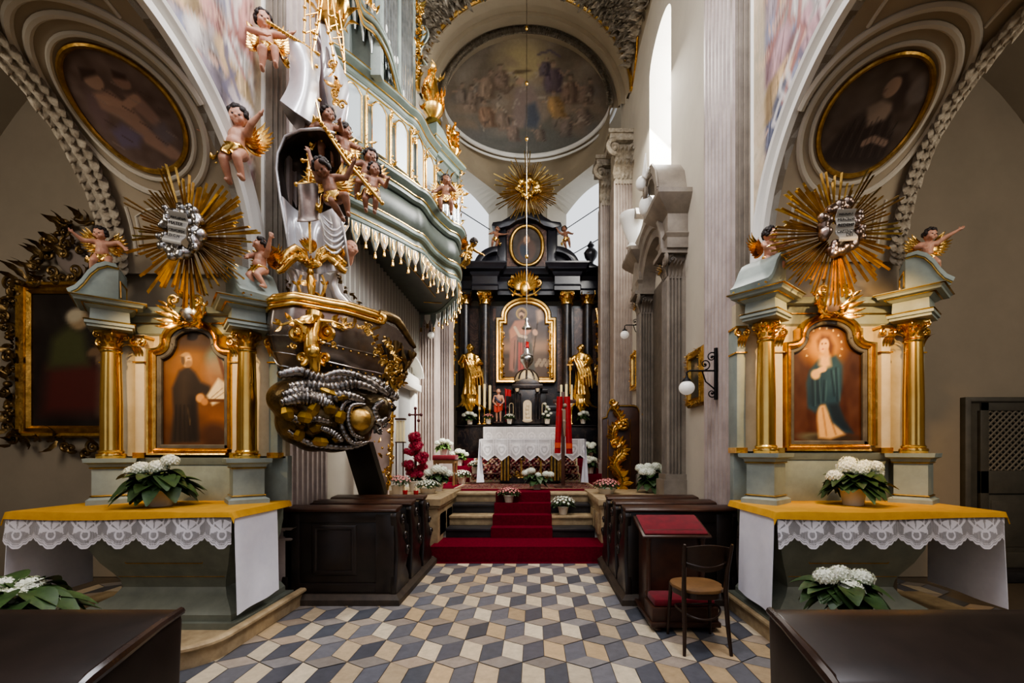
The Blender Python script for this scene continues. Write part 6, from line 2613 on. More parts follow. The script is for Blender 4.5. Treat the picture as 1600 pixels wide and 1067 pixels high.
m.build('crow_nest', GOLD, rig, 50)

# banner on a gold cross staff
bn = thing('small_banner', 'small brown silver banner hanging from a gold cross staff before the canopy', 'banner', tuple(Q(483, 398, .35)))
m = MB()
m.tube([Q(482, 246, .35), Q(483, 320, .37), Q(485, 396, .32)], .012, 8)
m.tube([Q(474.5, 251, .35), Q(489.5, 251, .35)], .012, 8)
for p in ((482, 242), (473, 251), (491, 251)):
    m.ell(Q(*p, .35), .02, n=8, m=6)
for y in (266, 276):
    m.ell(Q(482, y, .35), .022, n=8, m=6)
m.tube([Q(463, 288, .37), Q(501, 285, .37)], .011, 7)
m.tube([Q(464, 287, .37), Q(482, 274, .36), Q(500, 284, .37)], .006, 6)
for p in ((463, 288), (501, 285)):
    m.ell(Q(*p, .37), .02, n=8, m=6)
m.build('cross_staff', GOLD, bn, 60)
m = patch([[(465, 288, .38), (482, 287, .39), (498, 286, .38)], [(467, 315, .38), (483, 314, .4), (498, 313, .38)], [(466, 340, .36), (483, 340, .4), (499, 338, .37)], [(464, 346, .38), (482, 346, .41), (498, 344, .38)]], 12, 14,
          lambda u, v: .008 * math.sin(u * 9), .008)
m.build('banner_cloth', mat('brown_silver_cloth', (150, 138, 128), .35, .6, col2=(110, 98, 92)), bn, 60)
# lance held by the cherubs
m = MB()
m.tube([Q(497, 186, .45), Q(540, 250, .5), Q(598, 318, .5)], [.01, .014, .016], 8)
for k in range(20):
    t = k / 19
    m.ell(Q(497 + 100 * t, 186 + 131 * t, .47 + .03 * t), .021, n=7, m=5)
o = m.build('long_gilt_lance', GOLD, None, 60)
tag(o, 'long twisted gilt rod slanting across the cherubs beside the canopy', 'rod')

# cherubs clinging to the rigging
CL = 'cherubs around the ship pulpit'
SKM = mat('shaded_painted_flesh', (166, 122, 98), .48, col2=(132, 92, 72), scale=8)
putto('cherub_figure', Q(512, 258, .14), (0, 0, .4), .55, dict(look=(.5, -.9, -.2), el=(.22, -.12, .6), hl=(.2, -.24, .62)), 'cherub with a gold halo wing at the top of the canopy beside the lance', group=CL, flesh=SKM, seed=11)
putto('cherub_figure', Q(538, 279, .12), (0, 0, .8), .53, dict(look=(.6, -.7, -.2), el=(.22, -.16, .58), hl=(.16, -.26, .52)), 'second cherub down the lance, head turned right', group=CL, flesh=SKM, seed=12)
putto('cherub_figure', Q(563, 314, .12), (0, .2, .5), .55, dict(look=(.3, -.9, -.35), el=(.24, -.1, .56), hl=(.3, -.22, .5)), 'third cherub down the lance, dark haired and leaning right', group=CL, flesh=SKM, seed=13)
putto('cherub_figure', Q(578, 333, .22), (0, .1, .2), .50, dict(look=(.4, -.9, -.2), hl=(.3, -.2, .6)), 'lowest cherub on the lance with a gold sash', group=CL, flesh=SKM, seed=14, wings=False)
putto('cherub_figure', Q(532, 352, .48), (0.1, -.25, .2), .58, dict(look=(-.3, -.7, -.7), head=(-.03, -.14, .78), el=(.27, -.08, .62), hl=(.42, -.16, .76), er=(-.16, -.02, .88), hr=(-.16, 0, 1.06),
      kl=(.2, -.16, .34), al=(.16, -.08, .12), kr=(-.02, -.14, .3), ar=(.06, .02, .1)), 'large cherub hanging head down with gold drapery beside the banner', group=CL, flesh=SKIND, seed=15)
m = MB()
c = Q(548, 388, .05)
head(m, c, V(.6, -.8, 0), .62)
m.cap(c, c + V(-.06, .05, -.1), .045, .06)
o = put(skin_mesh(m, .007, 2), 'cherub_head', SKIN)
o.name = 'cherub_bust'
tag(o, 'small cherub head peeping from behind the silver drapery', 'cherub head')

# cherubs on the wall beside the fresco
putto('cherub_figure', P(424, 122, 4.2), (0, -.12, .35), .60, dict(look=(.3, -.9, -.35), el=(.26, -.1, .6), hl=(.36, -.12, .64), er=(-.2, -.14, .58), hr=(.0, -.2, .5), kl=(.12, -.2, .3), al=(.1, -.16, .1), kr=(-.04, -.2, .28), ar=(-.1, -.1, .06)),
      'cherub in a gold loincloth holding the spar beside the upper sail', seed=21)
putto('cherub_figure', P(362, 284, 3.92), (0, .1, .15), .66, dict(look=(.2, -.9, -.3), el=(.22, -.12, .74), hl=(.32, -.16, .84), er=(-.22, -.06, .6), hr=(-.3, -.12, .54), kl=(.1, -.14, .26), al=(.13, -.02, .08), kr=(-.08, -.1, .24), ar=(-.05, .04, .03)),
      'cherub with raised open hand flying before the left arch moulding', seed=22)
# ================================================================ ORGAN GALLERY ON THE LEFT PRESBYTERY WALL
WX = -2.56


def catmull(pts, n=8):
    out = []
    N = len(pts)
    for i in range(N - 1):
        p0, p1, p2, p3 = [Vector(pts[max(0, min(N - 1, k))]) for k in (i - 1, i, i + 1, i + 2)]
        for j in range(n):
            f = j / n
            out.append(.5 * (2 * p1 + (p2 - p0) * f + (2 * p0 - 5 * p1 + 4 * p2 - p3) * f * f + (3 * p1 - p0 - 3 * p2 + p3) * f ** 3))
    out.append(Vector(pts[-1]))
    return out


PLAN = [(-2.55, 5.62), (-2.36, 5.74), (-1.98, 6.30), (-1.80, 6.62), (-1.70, 6.78), (-1.64, 7.2), (-1.50, 7.62), (-1.36, 7.85), (-1.42, 8.4), (-1.75, 9.1), (-2.1, 9.6), (-2.55, 9.7)]
plan = catmull(PLAN, 6)
p3 = [Vector((p.x, p.y, 0)) for p in plan]
GZ = 4.45
gal = thing('organ_gallery', 'grey green organ gallery with curved parapet and hanging gilt tassels', 'gallery', (-2.3, 7.5, GZ))


def zwarp(mb, amp):
    """the rails dip in shallow swags between the breaks"""
    return mb


m = MB()
prof = [(-.06, GZ), (.02, GZ), (.04, GZ + .03), (.04, GZ + .07), (.0, GZ + .1), (-.02, GZ + .12), (-.02, GZ + .20), (.03, GZ + .22), (.05, GZ + .25), (.05, GZ + .29), (.0, GZ + .32), (-.06, GZ + .32)]
m.sweep(p3, prof)
m.build('lower_cornice', GREENP, gal, 30)
m = MB()
m.sweep(p3, [(-.08, GZ + .3), (-.05, GZ + .3), (.02, GZ + .42), (.03, GZ + .55), (-.02, GZ + .7), (-.06, GZ + .74), (-.1, GZ + .74)])
m.build('parapet', GREEND, gal, 40)
m = MB()
z = GZ + .72
m.sweep(p3, [(-.1, z), (.0, z), (.04, z + .03), (.04, z + .08), (.09, z + .12), (.13, z + .16), (.13, z + .21), (.08, z + .25), (-.1, z + .25)])
m.build('upper_cornice', GREENP, gal, 30)
for zz, o_ in ((GZ + .10, .0), (GZ + .295, .045), (z + .085, .05), (z + .20, .128), (GZ + .34, -.02)):
    m = MB()
    m.sweep(p3, [(o_ - .005, zz), (o_ + .012, zz + .005), (o_ + .012, zz + .015), (o_ - .005, zz + .02)])
    m.build('gilt_fillet', GOLD, gal, 30)
m = MB()
n = len(p3)
m.add([(p.x, p.y, GZ + .02) for p in p3] + [(p.x, p.y, GZ + .06) for p in p3], [tuple(range(n)), tuple(range(n, 2 * n))[::-1]])
m.build('underside', GREEND, gal)
m = MB()
a_ = [(-2.3, 6.2, GZ + .012), (-1.9, 7.0, GZ + .012), (-1.75, 8.0, GZ + .012)]
m.tube([Vector((-2.35, 6.2, GZ + .01)), Vector((-2.05, 6.8, GZ + .01)), Vector((-1.95, 7.6, GZ + .01)), Vector((-1.9, 8.6, GZ + .01))], .008, 5)
m.tube([Vector((-2.2, 8.9, GZ + .01)), Vector((-1.85, 8.95, GZ + .01))], .008, 5)
m.build('soffit_line', GOLDD, gal)
# lambrequin tongues with gilt tassels
L = 0.0
acc = []
for a, b in zip(p3, p3[1:]):
    d = (b - a).length
    t = (b - a).normalized()
    while L <= d:
        acc.append((a + t * L, t))
        L += .145
    L -= d
for i, (p, t) in enumerate(acc):
    o_ = t.cross(V(0, 0, 1))
    c = p + o_ * .01 + V(0, 0, GZ + .02)
    big = .30 if i % 2 == 0 else .22
    m = MB()
    w = .062
    pts = [(-w, 0), (w, 0), (w, -big * .5), (w * .6, -big * .72), (w * .25, -big * .92), (0, -big), (-w * .25, -big * .92), (-w * .6, -big * .72), (-w, -big * .5)]
    m.prism(pts, c, t, (0, 0, 1), o_ * .02)
    tg = m.build('lambrequin', WHITE if i % 2 else TEALP, gal)
    m = MB()
    e = c + V(0, 0, -big - .01) + o_ * .01
    m.ell(e, .018, n=7, m=5)
    m.lathe([(.008, 0), (.02, -.02), (.026, -.07), (.001, -.072)], e, 8)
    m.tube([c + o_ * .022 + t * x + V(0, 0, zz) for x, zz in ((-w * .9, -.02), (-w * .8, -big * .5), (0, -big * .96), (w * .8, -big * .5), (w * .9, -.02))], .006, 5)
    leaf(m, c + o_ * .024 + V(0, 0, -.02), (0, 0, -1), o_, big * .6, .05, .2, 2, 5)
    m.build('tassel', GOLD, tg, 50)

# ---- lower organ case following the parapet
org = thing('pipe_organ', 'grey green and gold organ case with silver pipes above the gallery', 'organ', (-2.3, 7.3, GZ + .97))
z0, z1 = GZ + .97, GZ + 1.95
pin = [p + V(-.10, 0, 0) for p in p3[2:35]]
m = MB()
m.sweep(pin, [(-.25, z0), (.0, z0), (.0, z1), (-.25, z1)])
m.build('lower_case', TEALP, org, 30)
m = MB()
m.sweep(pin, [(-.2, z1), (.01, z1), (.03, z1 + .03), (.03, z1 + .07), (.07, z1 + .1), (.11, z1 + .14), (.11, z1 + .18), (-.2, z1 + .18)])
m.sweep(pin, [(-.0, z0), (.05, z0), (.05, z0 + .05), (.02, z0 + .09), (0, z0 + .1)])
m.build('case_cornice', GREENP, org, 30)
m = MB()
for zz, o_ in ((z1 + .075, .04), (z1 + .165, .105), (z1 - .06, .005), (z0 + .1, .01)):
    m.sweep(pin, [(o_ - .005, zz), (o_ + .012, zz + .004), (o_ + .012, zz + .014), (o_ - .005, zz + .018)])
m.build('gilt_moulding', GOLD, org, 30)
L = .12
k = 0
for a, b in zip(pin, pin[1:]):
    d = (b - a).length
    t = (b - a).normalized()
    o_ = t.cross(V(0, 0, 1))
    while L <= d:
        p = a + t * L + o_ * .012
        m = MB()
        if k % 2 == 0:
            m.tube([p + V(0, 0, z0 + .14), p + V(0, 0, z1 - .14)], .022, 8)
            rocaille(m, [p + o_ * .02 + V(0, 0, z1 - .3), p + o_ * .02 + V(0, 0, z1 - .08)], o_, .11, k, 1.2)
            rocaille(m, [p + o_ * .02 + V(0, 0, z0 + .08), p + o_ * .02 + V(0, 0, z0 + .28)], o_, .1, k + 50, 1.2)
            m.build('gilt_pilaster', GOLD, org, 50)
        else:
            w = .12
            q = [(-w, z0 + .16), (w, z0 + .16), (w, z1 - .2), (w * .5, z1 - .13), (0, z1 - .11), (-w * .5, z1 - .13), (-w, z1 - .2)]
            m.prism(q, p - V(0, 0, 0), t, (0, 0, 1), o_ * .015)
            fo = m.build('case_panel', mat('pale_case_panel', (176, 186, 188), .4, .1), org)
            m = MB()
            m.tube([p + t * x + V(0, 0, zz) + o_ * .018 for x, zz in q], .011, 6, closed=True)
            m.build('panel_moulding', GOLD, fo)
        k += 1
        L += .20
    L -= d

# ---- projecting pipe tower
A, B, C_ = Vector((-1.66, 7.62)), Vector((-2.13, 8.15)), Vector((-1.40, 8.25))
DD = C_ + (B - A)
tz0, tz1 = GZ + .97, 6.62
tw = [(A, C_), (C_, DD), (DD, B), (B, A)]
m = MB()
loop = [Vector((p.x, p.y, 0)) for p in (A, C_, DD, B)]
m.sweep(loop, [(0, tz0), (0, tz1), (-.1, tz1), (-.1, tz0)], closed=True)
m.build('tower_case', GREEND, org, 30)
m = MB()
m.sweep(loop, [(0, tz1 - .1), (.03, tz1 - .08), (.03, tz1), (.06, tz1 + .03), (.12, tz1 + .08), (.12, tz1 + .13), (-.1, tz1 + .14), (-.1, tz1 - .1)], closed=True)
m.sweep(loop, [(0, tz1 - .42), (.03, tz1 - .4), (.05, tz1 - .34), (0, tz1 - .32)], closed=True)
m.build('tower_cornice', GREENP, org, 30)
m = MB()
for zz, o_ in ((tz1 + .02, .05), (tz1 + .115, .118), (tz1 - .345, .05)):
    m.sweep(loop, [(o_ - .005, zz), (o_ + .012, zz + .004), (o_ + .012, zz + .014), (o_ - .005, zz + .018)], closed=True)
m.build('tower_gilt_moulding', GOLD, org, 30)
e = (C_ - A)
o_ = Vector((e.y, -e.x, 0)).normalized()
ed = Vector((e.x, e.y, 0))
A3 = Vector((A.x, A.y, 0))
for i in range(5):
    p = A3 + ed * (.14 + .18 * i) + o_ * .03
    m = MB()
    hgt = [.0, .06, .1, .06, .0][i]
    m.lathe([(.012, tz0 + .06), (.052, tz0 + .22), (.052, tz1 - .5 + hgt), (.05, tz1 - .5 + hgt)], p, 12)
    m.lathe([(.0535, tz0 + .25), (.0535, tz0 + .29)], p, 12)
    m.build('front_pipe', STEEL, org, 50)
m = MB()
rocaille(m, [A3 + ed * .06 + o_ * .07 + V(0, 0, tz1 - .46), A3 + ed * .5 + o_ * .07 + V(0, 0, tz1 - .40), A3 + ed * .94 + o_ * .07 + V(0, 0, tz1 - .46)], o_, .16, 3, 1.6)
rocaille(m, [A3 + ed * .04 + o_ * .04 + V(0, 0, tz0 + .1), A3 + ed * .04 + o_ * .04 + V(0, 0, tz1 - .5)], o_, .09, 4)
rocaille(m, [A3 + ed * .98 + o_ * .04 + V(0, 0, tz0 + .1), A3 + ed * .98 + o_ * .04 + V(0, 0, tz1 + .1)], o_, .12, 5)
m.build('gilt_tower_carving', GOLD, org, 50)
m = MB()    # S-curved broken gable on the tower front
gp = [(0, 0), (ed.length, 0), (ed.length, .06), (ed.length * .8, .08), (ed.length * .6, .14), (ed.length * .45, .26), (ed.length * .3, .34), (.0, .36)]
m.prism(gp, A3 + V(0, 0, tz1 + .13), ed.normalized(), (0, 0, 1), -o_ * .3)
m.build('tower_gable', GREENP, org, 30)


def flame_urn(base, s, name, label):
    m = MB()
    m.lathe([(.06 * s, 0), (.1 * s, .02 * s), (.05 * s, .06 * s), (.12 * s, .14 * s), (.13 * s, .2 * s), (.06 * s, .25 * s)], base, 14)
    rg = random.Random(int(s * 10))
    for k in range(46):
        h = rg.uniform(.16, .62)
        a = rg.uniform(0, 6.28)
        r = .1 * (1.1 - h) * s
        b = base + V(r * math.cos(a), r * math.sin(a), h * s)
        d = V(math.cos(a), math.sin(a), rg.uniform(-.4, 1.4))
        leaf(m, b, d, (-math.sin(a) * .2, -1, .3), .11 * s * rg.uniform(.6, 1.2), .06 * s, 1.2, 3, 6)
        if k % 4 == 0:
            volute(m, b, d, (0, 0, 1), .05 * s, .014 * s, 1.3, 0, rg.choice((-1, 1)))
    m.lathe([(.07 * s, .2 * s), (.08 * s, .4 * s), (.02 * s, .62 * s)], base, 10)
    o = m.build(name, GOLD, None, 50)
    tag(o, label, 'finial')


flame_urn(A3 + ed * .05 - o_ * .1 + V(0, 0, tz1 + .50), 1.35, 'flame_finial', 'gilt flame finial on the highest corner of the organ tower')
flame_urn(A3 + ed * .92 - o_ * .08 + V(0, 0, tz1 + .20), 1.0, 'flame_finial', 'gilt flame finial on the low right corner of the organ tower')

# ---- main case against the wall: posts, long pipes, swagged crests
X0, X1, Y0, Y1 = WX + .02, -2.08, 5.95, 7.7
m = MB()
m.box((X0, Y0 + .05, z1 + .1), (X1 - .08, Y1, 9.4))
m.build('main_case', GREEND, org)
for i, (yy, w) in enumerate(((Y0, .12), (6.75, .12), (7.56, .14))):
    m = MB()
    m.box((X1 - .1, yy, z1 + .1), (X1 + .04, yy + w, 9.4))
    m.box((X1 + .03, yy + .03, z1 + .3), (X1 + .05, yy + w - .03, 9.3))
    m.build('case_post', TEALP, org, bevel=.008)
m = MB()
m.box((X0, Y0 - .04, z1 + .1), (X0 + .1, Y0 + .1, 9.4))
m.build('case_post', TEALP, org, bevel=.008)
for i in range(3):          # pipes on the side facing the nave
    m = MB()
    x = X0 + .16 + .11 * i
    m.lathe([(.012, 7.1 - .16 * i), (.05, 7.35 - .16 * i), (.05, 9.4)], (x, Y0 - .0, 0), 12)
    mouth = m
    m.build('front_pipe', STEEL, org, 50)
    m = MB()
    m.ell((x, Y0 - .045, 7.52 - .16 * i), (.026, .012, .05), n=9, m=7)
    m.build('pipe_mouth', WHITE, org, 60)
for y_0, y_1, n_, zb_ in ((6.1, 6.72, 5, 6.75), (6.9, 7.58, 5, 6.5)):
    for i in range(n_):
        m = MB()
        yy = y_0 + (y_1 - y_0) * (i + .5) / n_
        zz = zb_ + .1 * abs(i - n_ / 2 + .5)
        m.lathe([(.012, zz), (.055, zz + .28), (.055, 9.4)], (X1 - .01, yy, 0), 12)
        m.build('front_pipe', STEEL, org, 50)
        m = MB()
        m.ell((X1 + .045, yy, zz + .36), (.012, .028, .055), n=9, m=7)
        m.build('pipe_mouth', WHITE, org, 60)
m = MB()
cr = [Vector((X0 + .06, Y0 - .1, 7.75)), Vector((X0 + .2, Y0 - .1, 7.6)), Vector((X0 + .3, Y0 - .09, 7.25)), Vector((X1, Y0 - .08, 7.1)), Vector((X1 + .08, Y0 + .2, 7.02)), Vector((X1 + .08, 6.6, 6.86)), Vector((X1 + .08, 7.2, 6.66))]
crs = catmull(cr, 6)
for dz, r, in ((0, .035), (-.12, .03), (.07, .02)):
    m.tube([p + V(0, 0, dz) for p in crs], r, 8)
m.build('swagged_rail', GREENP, org, 60)
m = MB()
for dz in (.035, -.08, -.17):
    m.tube([p + V(0, -.02, dz) for p in crs], .014, 6)
rocaille(m, [p + V(0, -.03, .12) for p in crs[8:20]], (0.3, -1, 0), .12, 8, .7)
m.build('gilt_swag', GOLD, org, 50)
m = MB()
b = P(630, 100, 7.4)
for k in range(3):
    rocaille(m, [P(646 + 5 * k, 4, 7.72), P(650 + 4 * k, 60, 7.72), P(646 + 2 * k, 130, 7.72)], (0.3, -1, 0), .16, 20 + k, 1.3)
m.build('gilt_side_wing', GOLD, org, 50)
m = MB()
m.sheet(lambda u, v: P(644 + 20 * u + 6 * math.sin(v * 7), 40 + 62 * v, 7.74 - .05 * math.sin(u * 12 + v * 3)), 14, 12, .02)
m.build('carved_drapery', TEALP, org, 60)

# ---- dark, fluted wall boarding below the gallery
m = MB()
fl2 = flutes((WX + .1, 9.55), (WX + .1, 5.32), 26, .09)
wallstrip(m, [tuple(p) for p in fl2], 3.02, GZ + .02)
struct(m, 'trim_50', mat('grey_wall_boarding', (176, 172, 162), .7))
m = MB()
m.box((WX - .02, 5.3, 2.9), (WX + .1, 9.6, 3.03))
struct(m, 'trim_51', WHITE, bevel=.01)

# organ cherubs
putto('cherub_figure', P(697, 338, 7.2), (0, 0, .2), .66, dict(look=(.3, -.9, .2), kl=(.12, -.16, .26), al=(.12, -.06, .06), kr=(-.14, -.16, .3), ar=(-.12, -.1, .1), el=(.2, -.1, .6), hl=(.12, -.2, .64)),
      'winged cherub sitting on the gallery cornice below the organ tower', flesh=SKIND, seed=31)
putto('cherub_figure', P(722, 418, 7.55), (.5, 0, 1.2), .52, dict(look=(.8, -.5, -.3), hl=(.4, -.2, .7), el=(.28, -.1, .68)), 'gilded cherub leaning out under the far end of the gallery', flesh=GOLDD, seed=32)
# ================================================================ HIGH ALTAR AND PRESBYTERY FURNISHINGS
def pb(m, x0, y0, x1, y1, d, dep):
    """box whose front face fills the pixel rectangle at depth d"""
    a, b = P(x0, y1, d), P(x1, y0, d)
    m.box((a.x, d, a.z), (b.x, d + dep, b.z))


# --- predella steps with red carpet and patterned runners
PZ = [SF, .98, 1.15, 1.32]
PY = [10.15, 10.5, 10.85]
for i in range(3):
    m = MB()
    m.box((AX - 1.9 + .12 * i, PY[i], SF), (AX + 1.9 - .12 * i, 13.2, PZ[i + 1]))
    struct(m, 'trim_%d' % (60 + i), REDC, bevel=.012)


def rug(name, label, fn, nu, nv, W, Hh, seed, th=.012):
    """woven rug: dark red ground, pale repeating figures and borders"""
    m = MB()
    vs, cs = [], []
    rg = random.Random(seed)
    for j in range(nv + 1):
        for i in range(nu + 1):
            u, v = i / nu, j / nv
            vs.append(tuple(fn(u, v)))
            e = min(u * W, (1 - u) * W, v * Hh, (1 - v) * Hh)
            if e < .035:
                c = (206, 190, 160)
            elif e < .09:
                c = (60, 26, 30) if (int(u * W / .05) + int(v * Hh / .05)) % 2 else (186, 150, 120)
            else:
                k = math.sin(u * W * 62 + math.sin(v * Hh * 20)) * math.sin(v * Hh * 58) + .6 * math.sin(u * W * 23 + 1) * math.sin(v * Hh * 31) + rg.uniform(-.3, .3)
                c = (182, 158, 136) if k > .5 else (110, 30, 38) if k > -.1 else (54, 30, 34)
            cs.append(srgb(*[q * rg.uniform(.85, 1.1) for q in c]))
    W1 = nu + 1
    fs = [(j * W1 + i, j * W1 + i + 1, (j + 1) * W1 + i + 1, (j + 1) * W1 + i) for j in range(nv) for i in range(nu)]
    me = bpy.data.meshes.new(name)
    me.from_pydata(vs, [], fs)
    setcol(me, np.array(cs))
    o = put(me, name, RUGM)
    return tag(o, label, 'rug')


rug('patterned_rug', 'pale patterned rug spread under the free-standing altar table', lambda u, v: (AX - 1.3 + 2.7 * u, 8.35 + 1.7 * v, SF + .008), 130, 80, 2.7, 1.7, 3)


def runner(u, v):
    path = [(10.13, SF + .01), (10.13, PZ[1] + .008), (10.48, PZ[1] + .008), (10.48, PZ[2] + .008), (10.83, PZ[2] + .008), (10.83, PZ[3] + .008), (11.1, PZ[3] + .008)]
    ls = [math.dist(a, b) for a, b in zip(path, path[1:])]
    d = v * sum(ls)
    for (a, b), l in zip(zip(path, path[1:]), ls):
        if d <= l + 1e-9:
            t = d / l
            return (AX - 1.25 + 2.5 * u, a[0] + (b[0] - a[0]) * t - .004, a[1] + (b[1] - a[1]) * t)
        d -= l
    return (AX - 1.25 + 2.5 * u, 11.1, PZ[3] + .008)


rug('stair_runner', 'dark patterned runner laid over the three predella steps before the high altar', runner, 110, 64, 2.5, 1.5, 5)
# red presbytery carpet and the stair carpet
m = MB()
m.box((AX - 1.75, 7.9, SF), (AX + 1.5, 10.14, SF + .005))
tag(m.build('red_carpet', REDC), 'plain red carpet covering the presbytery floor', 'carpet')
m = MB()
c0, c1 = P(770, 0, 6.98).x, P(862, 0, 6.98).x
pts = [(6.69, H[1])]
for i in range(1, 5):
    pts += [(Y[i] - .03, H[i]), (Y[i] - .03, H[i + 1] + .008)]
pts += [(7.98, SF + .008)]
m.sweep([(0, y, z) for y, z in pts], [(-.004, c0), (-.004, c1), (.004, c1), (.004, c0)], (1, 0, 0))
tag(m.build('stair_carpet', REDC), 'dark red carpet strip running up the middle of the stairs', 'carpet')
m = MB()
m.box((AX - 1.2, 5.98, .0), (AX + 1.2, 6.07, .008))
m.box((AX - 1.2, 6.05, .0), (AX + 1.2, 6.075, .2))
m.box((AX - 1.2, 6.05, .198), (AX + 1.2, 6.7, .21))
tag(m.build('step_carpet', REDC), 'wide red carpet wrapped over the bottom step', 'carpet')


# --- lace cloths
def lace_sheet(name, fn, nu, nv, W, Hh, parent, scal=0.0, per=.24, dens=.4):
    U, Vv = np.meshgrid(np.linspace(0, 1, nu + 1), np.linspace(0, 1, nv + 1))
    s = (U * W / per) % 1.0
    cx = np.abs(s - .5) * 2
    drop = 1 + scal * ((1 - cx) - .5)
    h = Vv * Hh
    sx = (s - .5) * per
    al = np.where(np.sin(U * W * 260) * np.sin(h * 260) > -.2, dens + .15, dens - .12)
    k = per / .24
    r = np.hypot(sx / k, (h - Hh * .5) * .8)
    al = np.where(np.abs(r - .07) < .014, 1, al)
    al = np.where(r < .03, 1, al)
    al = np.where(np.abs(np.abs(sx) / k - .1) < .008, .95, al)
    al = np.where((Vv > .9) | (Vv < .03), 1, al)
    vs = [tuple(fn(U[j, i], Vv[j, i] * drop[j, i])) for j in range(nv + 1) for i in range(nu + 1)]
    me = bpy.data.meshes.new(name)
    W1 = nu + 1
    me.from_pydata(vs, [], [(j * W1 + i, j * W1 + i + 1, (j + 1) * W1 + i + 1, (j + 1) * W1 + i) for j in range(nv) for i in range(nu)])
    setcol(me, np.ones((len(vs), 3)) * np.array(srgb(236, 232, 230)), al.reshape(-1))
    return put(me, name, LACEM, parent)


# free-standing altar table
tx0, tx1, ty0, ty1, tz = -1.10, 1.02, 9.40, 10.05, 1.75
t = thing('altar_table', 'free-standing altar table with gilt arched base before the high altar', 'altar table', ((tx0 + tx1) / 2, 9.7, SF + .01))
m = MB()
m.box((tx0, ty0, tz - .06), (tx1, ty1, tz))
m.build('table_top', WOOD, t, bevel=.008)
for x in (P(789, 0, 9.5).x, P(867, 0, 9.5).x):
    m = MB()
    m.box((x - .09, 9.5, SF + .05), (x + .09, 9.95, tz - .06))
    a = m.build('pedestal_leg', WOOD, t, bevel=.008)
    m = MB()
    for dx in (-.07, 0, .07):
        m.box((x + dx - .018, 9.485, SF + .08), (x + dx + .018, 9.502, tz - .1))
    m.build('gilt_pilaster_strip', GOLDD, a)
m = MB()
m.box((P(780, 0, 9.5).x, 9.62, SF + .02), (P(876, 0, 9.5).x, 9.9, SF + .14))
m.build('plinth', BLACKM, t)
m = MB()
for k in range(3):
    c = -.05 + (k - 1) * .42
    m.tube([(c + .17 * math.cos(a), 9.66, 1.28 + .2 * math.sin(a)) for a in [PI * i / 14 for i in range(15)]], .02, 6)
    m.box((c + .17, 9.64, SF + .1), (c + .21, 9.68, 1.3))
rocaille(m, [(-.6, 9.64, 1.0), (.5, 9.64, 1.0)], (0, -1, 0), .14, 6)
m.build('gilt_arcade', GOLDD, t, 50)
t2 = thing('lace_tablecloth', 'wide lace cloth with pointed hem over the free-standing altar table', 'tablecloth', ((tx0 + tx1) / 2, 9.6, 1.2))
m = MB()
m.sheet(lambda u, v: (tx0 - .02 + (tx1 - tx0 + .04) * u, ty0 - .01 + .66 * v, tz + .008), 10, 4, .006)
m.build('cloth_top', LINEN, t2)
lace_sheet('lace_front', lambda u, v: (tx0 - .03 + (tx1 - tx0 + .06) * u, ty0 - .025 - .03 * math.sin(u * 40) * v, tz + .006 - .40 * v), 240, 40, 2.2, .4, t2, .3, .3, .62)
for s, x in ((-1, tx0 - .03), (1, tx1 + .03)):
    m = MB()
    m.sheet(lambda u, v: (x + s * (.02 + .06 * v + .012 * math.sin(u * 12) * v) - s * .14 * (u * v), ty0 - .03 + .10 * u, tz + .005 - (tz - SF - .04) * v), 10, 16, .005)
    m.build('hanging_end', LINEN, t2, 60)
    lace_sheet('lace_side', lambda u, v: (x + s * (.02 + .02 * v), ty0 + .62 * u, tz + .005 - .46 * v), 60, 40, .62, .46, t2, .3, .3, .6)

# high altar mensa, its cloth
MZ = 2.10
hx0, hx1 = P(757, 0, 11.2).x, P(889, 0, 11.2).x
t = thing('high_altar_table', 'dark marble high altar table on the predella steps', 'altar table', ((hx0 + hx1) / 2, 11.5, PZ[3]))
m = MB()
m.box((hx0, 11.22, PZ[3]), (hx1, 12.0, MZ))
m.build('body', BLACKM, t, bevel=.01)
m = MB()
a, b = P(714, 664, 11.6), P(936, 664, 11.6)
m.box((a.x, 11.62, PZ[3]), (b.x, 12.9, a.z - .04))
m.box((a.x - .04, 11.58, a.z - .04), (b.x + .04, 12.9, a.z))
m.build('flanking_base', BLACKM, t, bevel=.01)
t = thing('high_altar_cloth', 'white lace cloth hanging over the front of the high altar table', 'tablecloth', ((hx0 + hx1) / 2, 11.2, 1.7))
m = MB()
m.sheet(lambda u, v: (hx0 - .02 + (hx1 - hx0 + .04) * u, 11.19 + .5 * v, MZ + .006), 8, 3, .006)
m.build('cloth_top', LINEN, t)
lace_sheet('lace_front', lambda u, v: (hx0 - .03 + (hx1 - hx0 + .06) * u, 11.18, MZ + .004 - .46 * v), 220, 40, 2.1, .46, t, 0, .26, .72)
RZ = P(714, 664, 11.6).z

